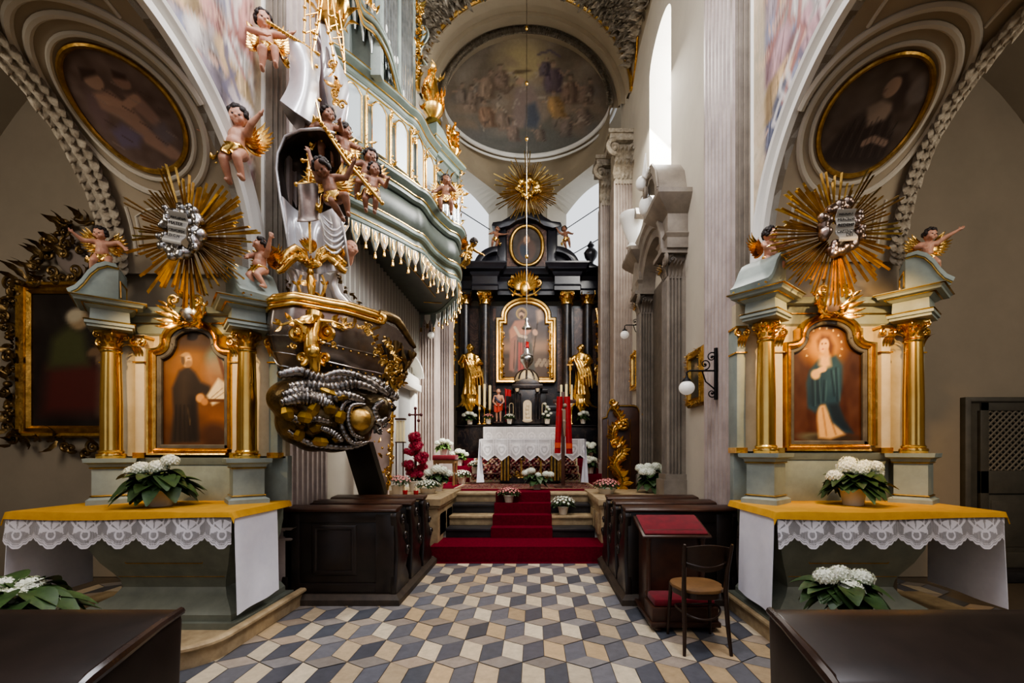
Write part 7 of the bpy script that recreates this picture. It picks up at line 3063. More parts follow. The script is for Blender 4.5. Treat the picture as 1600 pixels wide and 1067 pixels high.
# --- black marble retable
hr = thing('high_altar_retable', 'tall black marble high altar retable with gilt capitals and arched painting', 'altar', (AX, 12.3, RZ))
m = MB()
pb(m, 716, 478, 936, 664, 12.35, .35)
m.build('back_panel', BLACKM, hr)
for x0, x1 in ((716, 750), (768, 777), (869, 880), (895, 934)):
    m = MB()
    pb(m, x0 + 2, 482, x1 - 2, 612, 12.30, .06)
    m.build('red_marble_inlay', REDM, hr)
m = MB()
pb(m, 714, 640, 938, 664, 12.0, .6)
pb(m, 712, 634, 940, 641, 11.95, .6)
m.build('predella', BLACKM, hr, bevel=.008)
for x, d, r, lo in ((727, 12.15, .14, 0), (757.5, 11.9, .135, 1), (886, 11.9, .135, 1), (918, 12.15, .14, 0)):
    zc0, zc1, zc2 = P(0, 634, d).z, P(0, 477, d).z, P(0, 457, d).z
    xx = P(x, 0, d).x
    m = MB()
    m.lathe([(r * 1.3, zc0), (r * 1.3, zc0 + .06), (r * 1.1, zc0 + .1), (r * 1.2, zc0 + .14), (r, zc0 + .2), (r, zc0 + 1.0), (r * .86, zc1)], (xx, d, 0), 20)
    c = m.build('column', BLACKM, hr, 50)
    m = MB()
    capital(m, (xx, d, zc1), r * 1.05, zc2 - zc1, 16)
    m.build('capital', GOLD, c, 50)
m = MB()
ep = [(712, 12.0), (739, 12.0), (739, 11.68), (776, 11.68), (776, 12.05), (868, 12.05), (868, 11.68), (905, 11.68), (905, 12.0), (938, 12.0)]
path = []
for x, d in ep:
    p = P(x, 0, d)
    path.append((p.x, p.y, 0))
za, zb = P(0, 457, 11.85).z, P(0, 418, 11.85).z
hgt = zb - za
m.sweep(path, [(0, za), (.03, za), (.03, za + .1), (.05, za + .12), (.02, za + .16), (.02, za + .36), (.06, za + .4), (.08, za + .46), (.18, za + .5), (.2, za + .56), (.26, za + .62), (.26, hgt + za), (-.5, hgt + za), (-.5, za)])
m.build('entablature', mat('blue_black_marble', (36, 36, 44), .28, col2=(22, 22, 28), scale=5), hr, 30)
BLK = MATS['blue_black_marble']
# attic tier with curved gable
m = MB()
pb(m, 783, 345, 862, 420, 12.2, .35)
pb(m, 775, 350, 790, 420, 12.1, .3)
pb(m, 856, 350, 871, 420, 12.1, .3)
m.build('attic', BLK, hr, bevel=.008)
m = MB()
pb(m, 792, 350, 854, 416, 12.17, .05)
m.build('attic_inlay', REDM, hr)
m = MB()
arc = [(768, 352), (770, 347), (784, 345), (796, 338), (806, 328), (823, 322), (840, 328), (850, 338), (862, 345), (876, 347), (878, 352)]
low = [(864, 356), (850, 352), (838, 344), (823, 339), (808, 344), (796, 352), (782, 356)]
m.prism([(P(x, y, 11.95).x, P(x, y, 11.95).z) for x, y in arc + low], (0, 11.95, 0), (1, 0, 0), (0, 0, 1), (0, .5, 0))
m.build('curved_gable', BLK, hr, 30, bevel=.01)
for s in (-1, 1):
    m = MB()
    arc, inn = [], []
    cxp = 823 + s * 46
    for k in range(13):
        a = PI / 2 * k / 12
        arc.append((cxp + s * 38 * math.sin(a), 420 - 36 * math.cos(a)))
        inn.append((cxp + s * 28 * math.sin(a), 420 - 27 * math.cos(a)))
    q = arc + [(cxp + s * 40, 424)] + inn[::-1]
    q = [(P(x, y, 11.8).x, P(x, y, 11.8).z) for x, y in arc + inn[::-1]]
    m.prism(q, (0, 11.8, 0), (1, 0, 0), (0, 0, 1), (0, .45, 0))
    q = [(P(x, y, 12).x, P(x, y, 12).z) for x, y in [(cxp, 420)] + inn]
    m.prism(q, (0, 12.0, 0), (1, 0, 0), (0, 0, 1), (0, .2, 0))
    m.build('segmental_pediment', BLK, hr, 30, bevel=.01)
    m = MB()
    u0 = P(823 + s * 100, 420, 12.0)
    m.lathe([(.16, 0), (.18, .05), (.08, .12), (.07, .18), (.16, .3), (.19, .42), (.12, .52), (.06, .56), (.1, .62), (.02, .74)], u0, 14)
    m.build('urn', BLK, hr, 50)
m = MB()
oc = [P(823 + 25 * math.cos(a) , 384 - 31 * math.copysign(abs(math.sin(a)) ** .85, math.sin(a)), 12.12) for a in [2 * PI * k / 40 for k in range(40)]]
m.tube(oc, .055, 8, closed=True)
oframe = m.build('oval_frame', GOLDD, hr, 60)
rows = [(b, -math.sqrt(max(0, 1 - b * b)), math.sqrt(max(0, 1 - b * b))) for b in [-1 + 2 * j / 24 for j in range(25)]]


def oval_pic(u, v):
    p = Paint(u, v, (60, 52, 46), .8, 3)
    p.mottle(6, 3)
    p.blob(.5, .4, .3, .3, (84, 64, 54))
    p.blob(.5, .66, .1, .1, (140, 110, 88))
    p.blob(.42, .35, .14, .2, (48, 54, 64), .3)
    return p.lin()


painted_rows(rows, lambda x, b: P(823 + 24 * x, 384 + 30 * -b, 12.14), 'oval_canvas', CANVAS, oframe, 24, oval_pic)
# arched main painting
FY = 12.22


def hp(x, y):
    return P(x, y, FY)


ol = [(866, 596), (866, 500), (858, 500), (858, 494)] + [(822 + 36 * math.cos(a), 494 - 26 * math.sin(a)) for a in [PI * k / 20 for k in range(1, 20)]] + [(786, 494), (786, 500), (778, 500), (778, 596)]
m = MB()
pth = [hp(x, y) for x, y in ol]
m.sweep(pth + [pth[0]], [(-.12, -.05), (-.12, .02), (-.09, .05), (-.05, .05), (-.02, .09), (.03, .1), (.06, .06), (.06, -.05)], (0, -1, 0))
fr = m.build('painting_frame', GOLD, hr, 30)
for a, b in (((785, 590), (785, 505)), ((859, 590), (859, 505))):
    m = MB()
    rocaille(m, [P(*a, FY - .12), P(*b, FY - .12)], (0, -1, 0), .1, 3, .8)
    m.tube([P(*a, FY - .12), P(*b, FY - .12)], .02, 6)
    m.build('frame_carving', GOLD, fr, 50)
rows = []
for j in range(120):
    y = 596 - (596 - 468) * j / 119
    hw = 44 if y > 500 else 36 * math.sqrt(max(0, 1 - ((494 - min(y, 494)) / 26) ** 2))
    rows.append((-y, 822 - hw, 822 + hw))


def main_pic(u, v):
    p = Paint(u, v, (112, 98, 92), .66, 6)
    p.grad((104, 98, 102), (84, 66, 54))
    p.mottle(5, 3)
    p.poly([(0, .36), (1, .36), (1, .5), (0, .48)], (158, 122, 96), .05, .8)
    p.poly([(0, .0), (1, .0), (1, .34), (0, .36)], (78, 62, 52), .03, .8)
    for k in range(9):
        p.blob(.68 + .03 * k, .2 + .03 * (k % 3), .035, .025, (150, 134, 112), .3 * k, .3, .8)
        p.blob(.08 + .03 * k, .3 + .02 * (k % 2), .03, .016, (60, 50, 44), 0, .4, .7)
    p.blob(.42, .83, .1, .07, (206, 168, 96), 0, .15)
    p.blob(.42, .83, .08, .056, (150, 122, 92), 0, .2)
    p.poly([(.34, .75), (.5, .76), (.58, .6), (.62, .3), (.66, .12), (.26, .11), (.3, .4), (.24, .6)], (92, 84, 84), .01)
    p.poly([(.3, .74), (.52, .76), (.6, .62), (.5, .56), (.36, .58), (.22, .5), (.2, .62)], (186, 130, 104), .012)
    p.poly([(.22, .52), (.34, .56), (.33, .3), (.28, .12), (.2, .14)], (150, 104, 92), .012)
    p.poly([(.36, .48), (.46, .47), (.48, .14), (.36, .13)], (168, 70, 66), .01)
    p.poly([(.5, .5), (.6, .46), (.66, .14), (.54, .12)], (62, 64, 60), .012)
    for k in range(6):
        p.line([(.3 + .05 * k, .5), (.28 + .06 * k, .16)], .005, (56, 48, 48), .7, .8)
    p.line([(.3, .66), (.38, .56), (.5, .54)], .016, (206, 180, 150), .3)
    p.blob(.42, .815, .045, .042, (214, 170, 134), 0, .2)
    p.poly([(.37, .84), (.42, .875), (.48, .84), (.46, .83), (.42, .85)], (70, 52, 42), .006)
    p.blob(.42, .785, .03, .025, (96, 70, 54), 0, .3)
    p.line([(.74, .9), (.62, .3)], .008, (60, 46, 38), .4)
    p.poly([(.68, .86), (.78, .9), (.8, .76), (.7, .72)], (196, 160, 132), .02)
    p.blob(.66, .6, .045, .04, (200, 158, 130), .3, .25)
    return p.lin()


painted_rows(rows, lambda x, t: P(x, -t, FY + .02), 'canvas', CANVAS, fr, 90, main_pic)
m = MB()
c = P(820, 447, 12.0)
for k in range(15):
    a = PI * (.08 + .84 * k / 14)
    leaf(m, c + V(0, -.06, -.14), (math.cos(a), -.15, math.sin(a)), (0, -1, 0), .42 + .1 * math.sin(a), .12, .4, 2, 6)
for s in (-1, 1):
    volute(m, c + V(s * .36, -.1, .06), (s, 0, 0), (0, 0, 1), .15, .04, 1.3, PI / 2, 1)
    acanthus(m, [c + V(s * .06, -.08, -.3), c + V(s * .25, -.1, -.25), c + V(s * .42, -.1, -.1)], (0, -1, 0), .16, 2, .03)
rocaille(m, [c + V(-.12, -.1, .42), c + V(0, -.1, .34), c + V(.12, -.1, .42)], (0, -1, 0), .16, 4)
m.ell(c + V(0, -.1, -.1), (.14, .08, .2), n=12, m=8)
m.build('shell_cartouche', GOLD, hr, 50)
for s, x in ((-1, 710), (1, 934)):
    m = MB()
    pts = [P(x + s * dx, y, 11.8) for dx, y in ((-1, 602), (0, 580), (2, 560), (0, 540), (3, 520), (1, 500), (-2, 482))]
    acanthus(m, pts[::-1], (0, -1, 0), .2, 4, .04)
    rocaille(m, pts, (0, -1, 0), .17, 8 + s, .8)
    m.build('gilt_side_scroll', GOLD, hr, 50)
    m = MB()
    cxp = 735 if s < 0 else 908
    b = P(cxp, 640, 11.75)
    m.lathe([(.05, -.1), (.14, .05), (.2, .2), (.24, .3), (.25, .38), (.2, .4)], b, 16)
    for k in range(9):
        a = PI + PI * k / 8
        leaf(m, b + V(.2 * math.cos(a), .2 * math.sin(a), .3), (math.cos(a) * .3, math.sin(a) * .3, -1), (math.cos(a), math.sin(a), 0), .32, .12, .4, 2, 6)
    m.build('statue_bracket', GOLD, hr, 50)
robed('saint_statue', P(735, 617, 11.75), .3, 1.32, 'gilded bearded saint holding a book, left of the high altar painting', GOLD, seed=3, book=True)
robed('saint_statue', P(908, 617, 11.75), -.3, 1.32, 'gilded bearded saint leaning on a sword, right of the high altar painting', GOLD, seed=4, sword=True,
      arms={'l': ((.13, 0, .76), (.2, -.06, .64), (.12, -.16, .56)), 'r': ((-.13, 0, .76), (-.21, -.05, .66), (-.18, -.18, .62))})
putto('cherub_figure', P(771, 388, 11.98), (0, .2, .3), .62, dict(el=(.26, -.05, .7), hl=(.4, -.1, .74)), 'small cherub sitting on the left segmental pediment of the high altar', flesh=SKIND, seed=41, wings=False)
putto('cherub_figure', P(888, 388, 11.98), (0, -.2, -.3), .62, dict(er=(-.24, -.05, .78), hr=(-.3, -.1, .96)), 'small cherub raising an arm on the right segmental pediment of the high altar', flesh=SKIND, seed=42, wings=False)

# --- crowning glory
c = P(824, 296, 11.8)
g = thing('sunburst_glory', 'large gilt sunburst with cloud ring crowning the high altar', 'sunburst', tuple(c))
m = MB()
rg = random.Random(5)
for i in range(84):
    a = 2 * PI * i / 84
    L = (.58 + .2 * abs(math.sin(a * 4)) + rg.uniform(-.1, .1)) * (.86 if i % 2 else 1) * (1 + .14 * abs(math.cos(a)))
    if abs(a - PI / 2) < .1:
        L = 1.0
    dd = Vector((math.cos(a), 0, math.sin(a)))
    sd = Vector((-dd.z, 0, dd.x))
    y = rg.uniform(-.02, .02)
    p0, p1 = c + dd * .15 + V(0, y, 0), c + dd * L + V(0, y, 0)
    m.add([p0 - sd * .012, p0 + V(0, -.02, 0), p0 + sd * .012, p1 - sd * .014, p1 + V(0, -.03, 0), p1 + sd * .014, p1 + dd * .03, p0 + V(0, .02, 0)],
          [(0, 1, 4, 3), (1, 2, 5, 4), (3, 4, 6), (4, 5, 6), (2, 7, 6, 5), (7, 0, 3, 6)])
m.build('rays', RAYG, g, 20)
m = MB()
for i in range(22):
    a = 2 * PI * i / 22
    m.ell(c + V(rg.uniform(.14, .33) * math.cos(a), -.12, rg.uniform(.1, .25) * math.sin(a) - .03), rg.uniform(.05, .1), n=10, m=7)
put(skin_mesh(m, .018, 2), 'cloud_ring', GOLD, g)
m = MB()
m.box((c.x - .02, c.y - .14, c.z + .1), (c.x + .02, c.y - .1, c.z + .48))
m.box((c.x - .1, c.y - .14, c.z + .3), (c.x + .1, c.y - .1, c.z + .34))
m.ell(c + V(0, -.12, .02), (.1, .06, .12), n=12, m=8)
m.build('cross', GOLDD, g)

# --- tabernacle
tb = thing('tabernacle', 'black domed tabernacle with ivory relief door on the high altar', 'tabernacle', tuple(P(824, 662, 11.55)))
m = MB()
pb(m, 795, 613, 853, 662, 11.75, .19)
pb(m, 804, 606, 844, 662, 11.55, .39)
pb(m, 800, 600, 848, 607, 11.5, .44)
pb(m, 792, 608, 856, 613, 11.7, .24)
m.prism([(P(x, y, 11.52).x, P(x, y, 11.52).z) for x, y in ((803, 602), (845, 602), (841, 596), (824, 589), (807, 596))], (0, 11.52, 0), (1, 0, 0), (0, 0, 1), (0, .4, 0))
m.build('cabinet', BLACKM, tb, bevel=.006)
m = MB()
dc = P(823, 597, 11.85)
m.lathe([(.33, 0), (.33, .04), (.31, .1), (.26, .2), (.17, .28), (.06, .32), (.05, .36), (.001, .38)], dc, 24)
m.build('dome', mat('cream_dome', (200, 184, 150), .4), tb, 50)
for k in range(5):
    m = MB()
    a = PI + PI * (k + .5) / 5
    m.tube([dc + V(r * math.cos(a), r * math.sin(a), z) for r, z in ((.335, .04), (.315, .1), (.265, .2), (.175, .285), (.06, .325))], .026, 6)
    m.build('dome_rib', BLACKM, tb, 60)
m = MB()
q = [(-.11, 0), (.11, 0), (.11, .42)] + [(.11 * math.cos(a), .42 + .11 * math.sin(a)) for a in [PI * k / 10 for k in range(1, 10)]] + [(-.11, .42)]
b = P(824, 657, 11.5)
m.prism(q, b, (1, 0, 0), (0, 0, 1), (0, .04, 0))
dr = m.build('relief_door', mat('ivory_relief', (206, 190, 160), .5), tb)
m = MB()
for z, r in ((.1, .06), (.2, .05), (.3, .045), (.38, .035)):
    m.ell(b + V(.01 * math.sin(z * 20), -.005, z), (r, .03, .06), n=10, m=7)
m.ell(b + V(0, -.01, -.0), (.13, .05, .05), n=12, m=8)
m.build('relief_figure', mat('ivory_relief', (206, 190, 160), .5), dr, 60)
for x in (806, 812, 838, 843):
    m = MB()
    p = P(x, 655, 11.5)
    m.lathe([(.03, 0), (.026, .04), (.024, .6), (.034, .66)], p, 10)
    m.build('colonnette', BLACKM, tb, 50)
for x in (808, 840):
    m = MB()
    p = P(x, 612, 11.49)
    m.lathe([(.03, 0), (.05, .05), (.055, .08)], p, 10)
    m.build('ivory_capital', MATS['ivory_relief'], tb, 50)
for x in (799, 850):
    m = MB()
    p = P(x, 640, 11.73)
    m.tube([p + V(.05 * math.cos(a), 0, .05 * math.sin(a) + .12) for a in [PI * k / 8 for k in range(9)]], .012, 5)
    m.tube([p + V(.05, 0, -.1), p + V(.05, 0, .12)], .012, 5)
    m.tube([p + V(-.05, 0, -.1), p + V(-.05, 0, .12)], .012, 5)
    m.build('niche_arch', MATS['ivory_relief'], tb)


# --- candles
def candle(x, ytop, ybot, ybase, d, label, group):
    t = thing('candlestick', label, 'candlestick', tuple(P(x, ybase, d)), group)
    b, c, z = P(x, ybase, d), P(x, ybot, d), P(x, ytop, d)
    h = c.z - b.z
    m = MB()
    m.lathe([(.07, 0), (.07, .015), (.03, .05), (.018, .09), (.026, h * .4), (.014, h * .45), (.014, h * .8), (.03, h * .9), (.045, h - .01), (.045, h)], b, 12)
    m.build('stand', GOLD, t, 50)
    m = MB()
    m.lathe([(.034, 0), (.034, z.z - c.z - .01), (.02, z.z - c.z), (.002, z.z - c.z)], c, 12)
    m.build('candle', WAX, t, 50)


for i, (x, a, b_, nm) in enumerate(((749, 602, 640, 'outermost'), (757, 600, 637, 'middle'), (765.5, 602, 640, 'innermost'))):
    candle(x, a, b_, 663, 11.64, nm + ' of the three tall candles left of the tabernacle', 'altar candles on the left')
for i, (x, a, b_, nm) in enumerate(((877, 601, 632, 'innermost'), (885, 600, 634, 'middle'), (893, 601, 636, 'outermost'))):
    candle(x, a, b_, 663, 11.64, nm + ' of the three tall candles right of the tabernacle', 'altar candles on the right')

# risen figure with red cloth
st = thing('statuette', 'painted standing figure in a red loincloth and dark sash on the high altar', 'statuette', (0, 0, 0))
m = MB()
for s in (-1, 1):
    m.cap((s * .05, 0, .46), (s * .055, -.03, .26), .05, .036)
    m.cap((s * .055, -.03, .26), (s * .055, .01, .05), .034, .022)
    m.cap((s * .055, .02, .03), (s * .06, -.05, .02), .022, .016)
    m.cap((s * .11, 0, .76), (s * .16, -.03, .6), .036, .028)
    m.cap((s * .16, -.03, .6), (s * .07, -.1, .5), .028, .018)
    hand(m, (s * .07, -.1, .5), (-s * .6, -.3, -.4), .7, s)
m.cap((0, 0, .48), (0, 0, .6), .085, .08)
m.cap((0, 0, .6), (0, 0, .72), .085, .095)
m.cap((-.1, 0, .755), (.1, 0, .755), .042, .042)
m.cap((0, 0, .76), (0, -.01, .86), .035, .04)
head(m, (0, -.015, .91), (0, -1, 0), .62)
put(skin_mesh(m, .01, 2), 'body', SKIN, st)
m = MB()
m.tube([(.1 * math.cos(a), .1 * math.sin(a), .5 + .02 * math.sin(3 * a)) for a in [2 * PI * k / 18 for k in range(18)]], .035, 7, closed=True)
m.sheet(lambda u, v: (-.12 + .24 * u, -.09 - .02 * math.sin(u * 14), .5 - .2 * v - .03 * math.sin(u * 5)), 12, 6, .02)
m.build('red_loincloth', mat('red_painted_cloth', (176, 62, 44), .5), st, 60)
m = MB()
m.tube([(-.1, -.02, .74), (-.06, -.1, .66), (.04, -.11, .58), (.1, -.06, .54)], [.03, .036, .036, .03], 7)
m.build('dark_sash', mat('dark_sash', (60, 60, 84), .5), st, 60)
m = MB()
m.ell((0, .012, .945), (.075, .075, .06), n=10, m=7)
m.ell((0, .04, .9), (.07, .05, .07), n=10, m=7)
m.build('hair', HAIR, st, 60)
m = MB()
m.box((-.14, -.1, -.03), (.14, .1, .0))
m.build('base', WOODR, st, bevel=.005)
m = MB()
m.tube([(.22, -.02, 0), (.2, -.03, 1.0)], .01, 6)
m.sheet(lambda u, v: (.2 + .17 * u + .0 * v, -.03 + .02 * math.sin(u * 7), .98 - .2 * v - .03 * u), 8, 5, .006)
m.build('red_flag', REDS, st)
st.location = P(779, 661, 11.45) + V(0, 0, .03)
st.scale = (.86,) * 3

# --- processional cross with red stole
cr = thing('processional_cross', 'wooden processional cross draped with a red stole right of the altar table', 'cross', tuple(P(880, 768, 8.6)))
m = MB()
a, b = P(880, 612, 8.6), P(880, 768, 8.6)
m.box((a.x - .035, 8.6, SF + .03), (a.x + .035, 8.65, a.z))
z = P(0, 627, 8.6).z
m.box((P(864, 0, 8.6).x, 8.595, z - .035), (P(900, 0, 8.6).x, 8.645, z + .035))
m.box((a.x - .17, 8.5, SF + .008), (a.x + .17, 8.75, SF + .04))
m.build('wooden_cross', mat('brown_cross_wood', (88, 54, 40), .5, col2=(66, 38, 28)), cr, bevel=.005)
for s, x0, x1, yb in ((-1, 868.5, 877.5, 708), (1, 883, 892.5, 709)):
    m = MB()
    t0, t1 = P(x0, 622, 8.56), P(x1, 622, 8.56)
    zb = P(0, yb, 8.56).z
    m.sheet(lambda u, v: (t0.x + (t1.x - t0.x) * u - s * .02 * (1 - v) + s * .012 * v * 2, 8.57 - .03 * math.sin(PI * u), t0.z + (.03 if v < .02 else 0) - (t0.z - zb) * v), 8, 20, .01)
    so = m.build('red_stole', REDS, cr, 60)
    m = MB()
    m.sheet(lambda u, v: (t0.x + (t1.x - t0.x) * u + s * .02, 8.555 - .03 * math.sin(PI * u), zb + .2 - .1 * v), 8, 2, .006)
    m.build('orange_band', mat('orange_band', (206, 84, 50), .6), so)
m = MB()
c = P(881.5, 650, 8.57)
m.cap(c + V(0, 0, .1), c + V(0, 0, -.1), .04, .035)
m.cap(c + V(0, -.01, -.1), c + V(.01, 0, -.38), .036, .018)
for s in (-1, 1):
    m.cap(c + V(s * .04, 0, .12), c + V(s * .17, .01, .24), .02, .012)
m.ell(c + V(.015, -.02, .2), .042, n=10, m=8)
put(skin_mesh(m, .009, 2), 'corpus', mat('old_ivory_corpus', (150, 128, 108), .5), cr)

# --- hanging sanctuary lamp
lp = thing('sanctuary_lamp', 'silver sanctuary lamp hanging on a long beaded wire before the high altar', 'lamp', tuple(P(823, 575, 9.0)))
m = MB()
c = P(823, 560, 9.0)
m.lathe([(.01, -.22), (.03, -.2), (.05, -.17), (.09, -.12), (.13, -.06), (.14, 0), (.12, .03), (.13, .05), (.07, .1), (.05, .17), (.03, .2), (.02, .3)], c, 20)
m.build('silver_bowl', SILVER, lp, 50)
m = MB()
m.lathe([(.03, 0), (.05, .02), (.04, .1), (.05, .12), (.01, .14)], c + V(0, 0, .2), 10)
m.build('red_glass', mat('ruby_glass', (150, 30, 30), .15), lp, 50)
m = MB()
p = P(823, 512, 9.0)
m.lathe([(.1, -.02), (.1, 0), (.06, .04), (.03, .12), (.04, .16), (.01, .2)], p, 14)
m.build('smoke_cap', SILVER, lp, 50)
for k in range(3):
    m = MB()
    a = 2 * PI * k / 3 + .3
    m.tube([p + V(.09 * math.cos(a), .09 * math.sin(a), 0), c + V(.13 * math.cos(a), .13 * math.sin(a), .04)], .006, 5)
    m.build('chain', SILVER, lp)
m = MB()
m.tube([p + V(0, 0, .18), V(p.x, 9.0, 11.48)], .0055, 5)
m.build('wire', SILVERD, lp)
for y in (401, 309, 217, 130, 44):
    m = MB()
    m.ell(P(823, y, 9.0), (.036, .036, .045), n=10, m=8)
    m.build('bead', GOLD, lp, 60)

# --- carved choir panel on the right
cp = thing('carved_stall_end', 'dark wooden stall end with a gilt acanthus scroll, right of the stairs', 'carved panel', tuple(P(968, 770, 7.95)))
d = 7.95
q = [(940, 772), (940, 652), (947, 650), (950, 640), (955, 634), (960, 632), (992, 632), (997, 634), (1001, 642), (1006, 646), (1006, 772)]
q = [(968 + (x - 968) * .95, y) for x, y in q]
m = MB()
m.prism([(P(x, y, d).x, max(P(x, y, d).z, SF + .03)) for x, y in q], (0, d, 0), (1, 0, 0), (0, 0, 1), (0, .08, 0))
m.build('panel', WOODR, cp, 30, bevel=.008)
m = MB()
e = [P(x, y + 2, d - .01) for x, y in q[1:-1]]
m.tube(e, .014, 6)
m.tube([P(950, 765, d - .01), P(950, 655, d - .01)], .006, 5)
m.tube([P(985, 765, d - .01), P(985, 655, d - .01)], .006, 5)
m.build('gilt_edge', GOLDD, cp, 60)
m = MB()
ac = catmull([tuple(P(x, y, d - .03)) for x, y in ((966, 768), (972, 752), (966, 738), (960, 728), (964, 716), (972, 706), (968, 694), (958, 684), (960, 668), (970, 658), (966, 646), (958, 636))], 3)
acanthus(m, ac, (0, -1, 0), .19, 9, .035)
volute(m, P(974, 662, d - .05), (1, 0, 0), (0, 0, 1), .11, .035, 1.3, PI, 1)
volute(m, P(958, 628, d - .05), (1, 0, 0), (0, 0, 1), .07, .03, 1.2, 0, -1)
volute(m, P(962, 692, d - .05), (-1, 0, 0), (0, 0, 1), .09, .03, 1.3, PI, 1)
m.build('gilt_acanthus', GOLD, cp, 50)

# small table with white cloth behind the pillar, stool on the left
t = thing('credence_table', 'small credence table with a hanging white cloth beside the right portal', 'table', tuple(P(1018, 760, 8.6)))
a, b = P(1008, 672, 8.6), P(1032, 672, 8.6)
m = MB()
m.box((a.x - .02, 8.5, a.z - .05), (2.08, 9.2, a.z + .02))
m.build('top', WOODS, t)
m = MB()
m.sheet(lambda u, v: (a.x - .02 + .32 * u, 8.48 - .02 * math.sin(u * 16) * v, a.z - .02 - (.42 + .06 * math.sin(u * 30)) * v), 30, 10, .006)
m.build('white_cloth', LINEN, t, 60)
for x in (a.x + .04, 2.0):
    for y in (8.56, 9.1):
        m = MB()
        m.cap((x, y, SF + .02), (x, y, a.z - .04), .025, .03)
        m.build('leg', WHITE, t)
sx0, sx1, sd_ = P(675, 0, 9.0).x, P(711, 0, 9.0).x, 9.0
t = thing('stool', 'low wooden stool with red upholstered seat by the left pilaster', 'stool', ((sx0 + sx1) / 2, 9.2, SF + .01))
zt = P(0, 711, sd_).z
m = MB()
m.box((sx0, 9.0, zt - .1), (sx1, 9.42, zt))
m.build('red_seat', REDV, t, bevel=.02)
m = MB()
m.box((sx0 + .02, 9.02, zt - .17), (sx1 - .02, 9.4, zt - .1))
m.build('seat_frame', WOODS, t)
for x in (sx0 + .04, sx1 - .04):
    for y in (9.05, 9.37):
        m = MB()
        m.tube([(x, y, zt - .12), (x + .0, y, 1.1), (x, y, SF + .006)], [.03, .02, .026], 8)
        m.build('leg', WOODS, t)

# --- plants of the presbytery
hyd = [(-.14, -.04, .25), (-.05, -.08, .3), (.06, -.06, .29), (.14, -.02, .24), (.0, .05, .31)]
PL_ = dict(pot=(.085, .13), leaves=34, spread=.22, hh=.28, hr=.07, leafL=.15, n=40)
plant('h', hyd, 'white hydrangea at the left end of the high altar base', P(734, 663, 11.65) , .95, 0, seed=31, **PL_)
plant('h', hyd, 'white hydrangea at the right end of the high altar base', P(911, 662, 11.65), .95, .6, seed=32, **PL_)
bush('small pink flowering pot left of the red clothed statuette', P(763, 662, 11.4) + V(0, 0, 0), PETP, 1.0, .14, seed=3, n=40, pot=(.075, .12))
bush('small white flowering pot right of the red clothed statuette', P(796, 662, 11.4), PETW, 1.0, .14, seed=4, n=40, pot=(.07, .12))
plant('o', [(-.03, -.04, .3), (.04, -.04, .36), (.0, -.03, .42), (.09, -.02, .26), (-.1, -.03, .24), (.02, -.08, .2), (-.06, -.06, .5)], 'white orchid like plant right of the tabernacle', P(855, 662, 11.4), 1.0, 0, seed=35,
      pot=(.075, .12), leaves=18, spread=.14, hh=.2, hr=.045, leafL=.12, n=26, name='potted_orchid')
plant('h', hyd, 'white hydrangea on the predella, upper of the two left of the altar table', V(P(718, 0, 10.7).x, 10.66, PZ[2] + .01), 1.1, .3, seed=36, leafm=LEAFL, **PL_)
plant('h', hyd, 'white hydrangea standing on the red stool by the left pilaster', V(P(693, 0, 9.2).x, 9.2, zt), .95, .5, seed=37, leafm=LEAFL, **PL_)
bush('white chrysanthemum pot on the lowest predella step, left of the table cloth', V(P(743, 0, 10.3).x, 10.3, PZ[1] + .01), PETW, 1.15, .16, seed=38, n=50)
bush('white chrysanthemum pot on the red carpet beside the stool', V(P(722, 0, 9.5).x, 9.5, SF + .01), PETW, 1.15, .17, seed=39, n=50)
plant('h', hyd, 'white hydrangea under the right end of the free-standing table', V(P(922, 0, 10.3).x, 10.3, PZ[1] + .01), 1.1, .9, seed=40, **PL_)
plant('h', hyd, 'white hydrangea on the upper predella step right of the table', V(P(921, 0, 11.0).x, 11.0, PZ[3] + .01), 1.1, 1.4, seed=41, **PL_)
plant('h', [(-.2, -.05, .3), (-.1, -.1, .34), (.16, -.08, .28), (.24, -.04, .27), (.02, .0, .26), (-.15, .05, .32)], 'broad white hydrangea on the top stair before the altar table', V(P(839, 0, 8.1).x, 8.1, SF + .01), 1.0, 0, seed=42,
      pot=(.085, .13), leaves=40, spread=.26, hh=.28, hr=.065, leafL=.17, n=44)
bush('pink chrysanthemum pot on the top stair, left of the carpet strip', V(P(795, 0, 7.42).x, 7.42, H[4]), PETP, 1.0, .2, seed=43, n=70, hz=.12)
bush('white chrysanthemum pot on the stair right of the carpet strip', V(P(880, 0, 7.12).x, 7.12, H[3]), PETW, 1.0, .2, seed=44, n=46, hz=.15, fr=.02)
CH = SF + .03
bush('pink chrysanthemum bowl on the right stair cheek before the stall end', V(P(948, 0, 7.1).x, 7.1, CH), PETP, 1.05, .21, seed=45, n=80, pot=(.14, .08), hz=.12)
plant('h', [(-.2, -.03, .4), (-.08, -.05, .42), (.06, .0, .42), (.2, -.05, .37), (-.06, -.1, .33), (-.16, -.08, .34), (.12, .06, .4)], 'tall white hydrangea on the right stair cheek beside the portal column', V(P(1019, 0, 7.3).x, 7.3, CH), 1.0, 0, seed=46,
      pot=(.09, .13), leaves=50, spread=.28, hh=.36, hr=.08, leafL=.2, n=50)
bush('pale pink chrysanthemum pot on the left stair cheek below the pulpit panel', V(P(622, 0, 7.0).x, 7.0, CH), PETP, 1.0, .2, seed=47, n=70, pot=(.11, .14), hz=.13)
bush('greenish white chrysanthemum box at the front of the left stair cheek', V(P(668, 0, 7.1).x, 7.1, CH), PETW, 1.0, .2, seed=48, n=60, pot=(.13, .09), hz=.1)
plant('h', hyd, 'leafy white hydrangea behind the flower box on the left stair cheek', V(P(684, 0, 7.6).x, 7.6, CH), 1.2, .4, seed=49, **PL_)
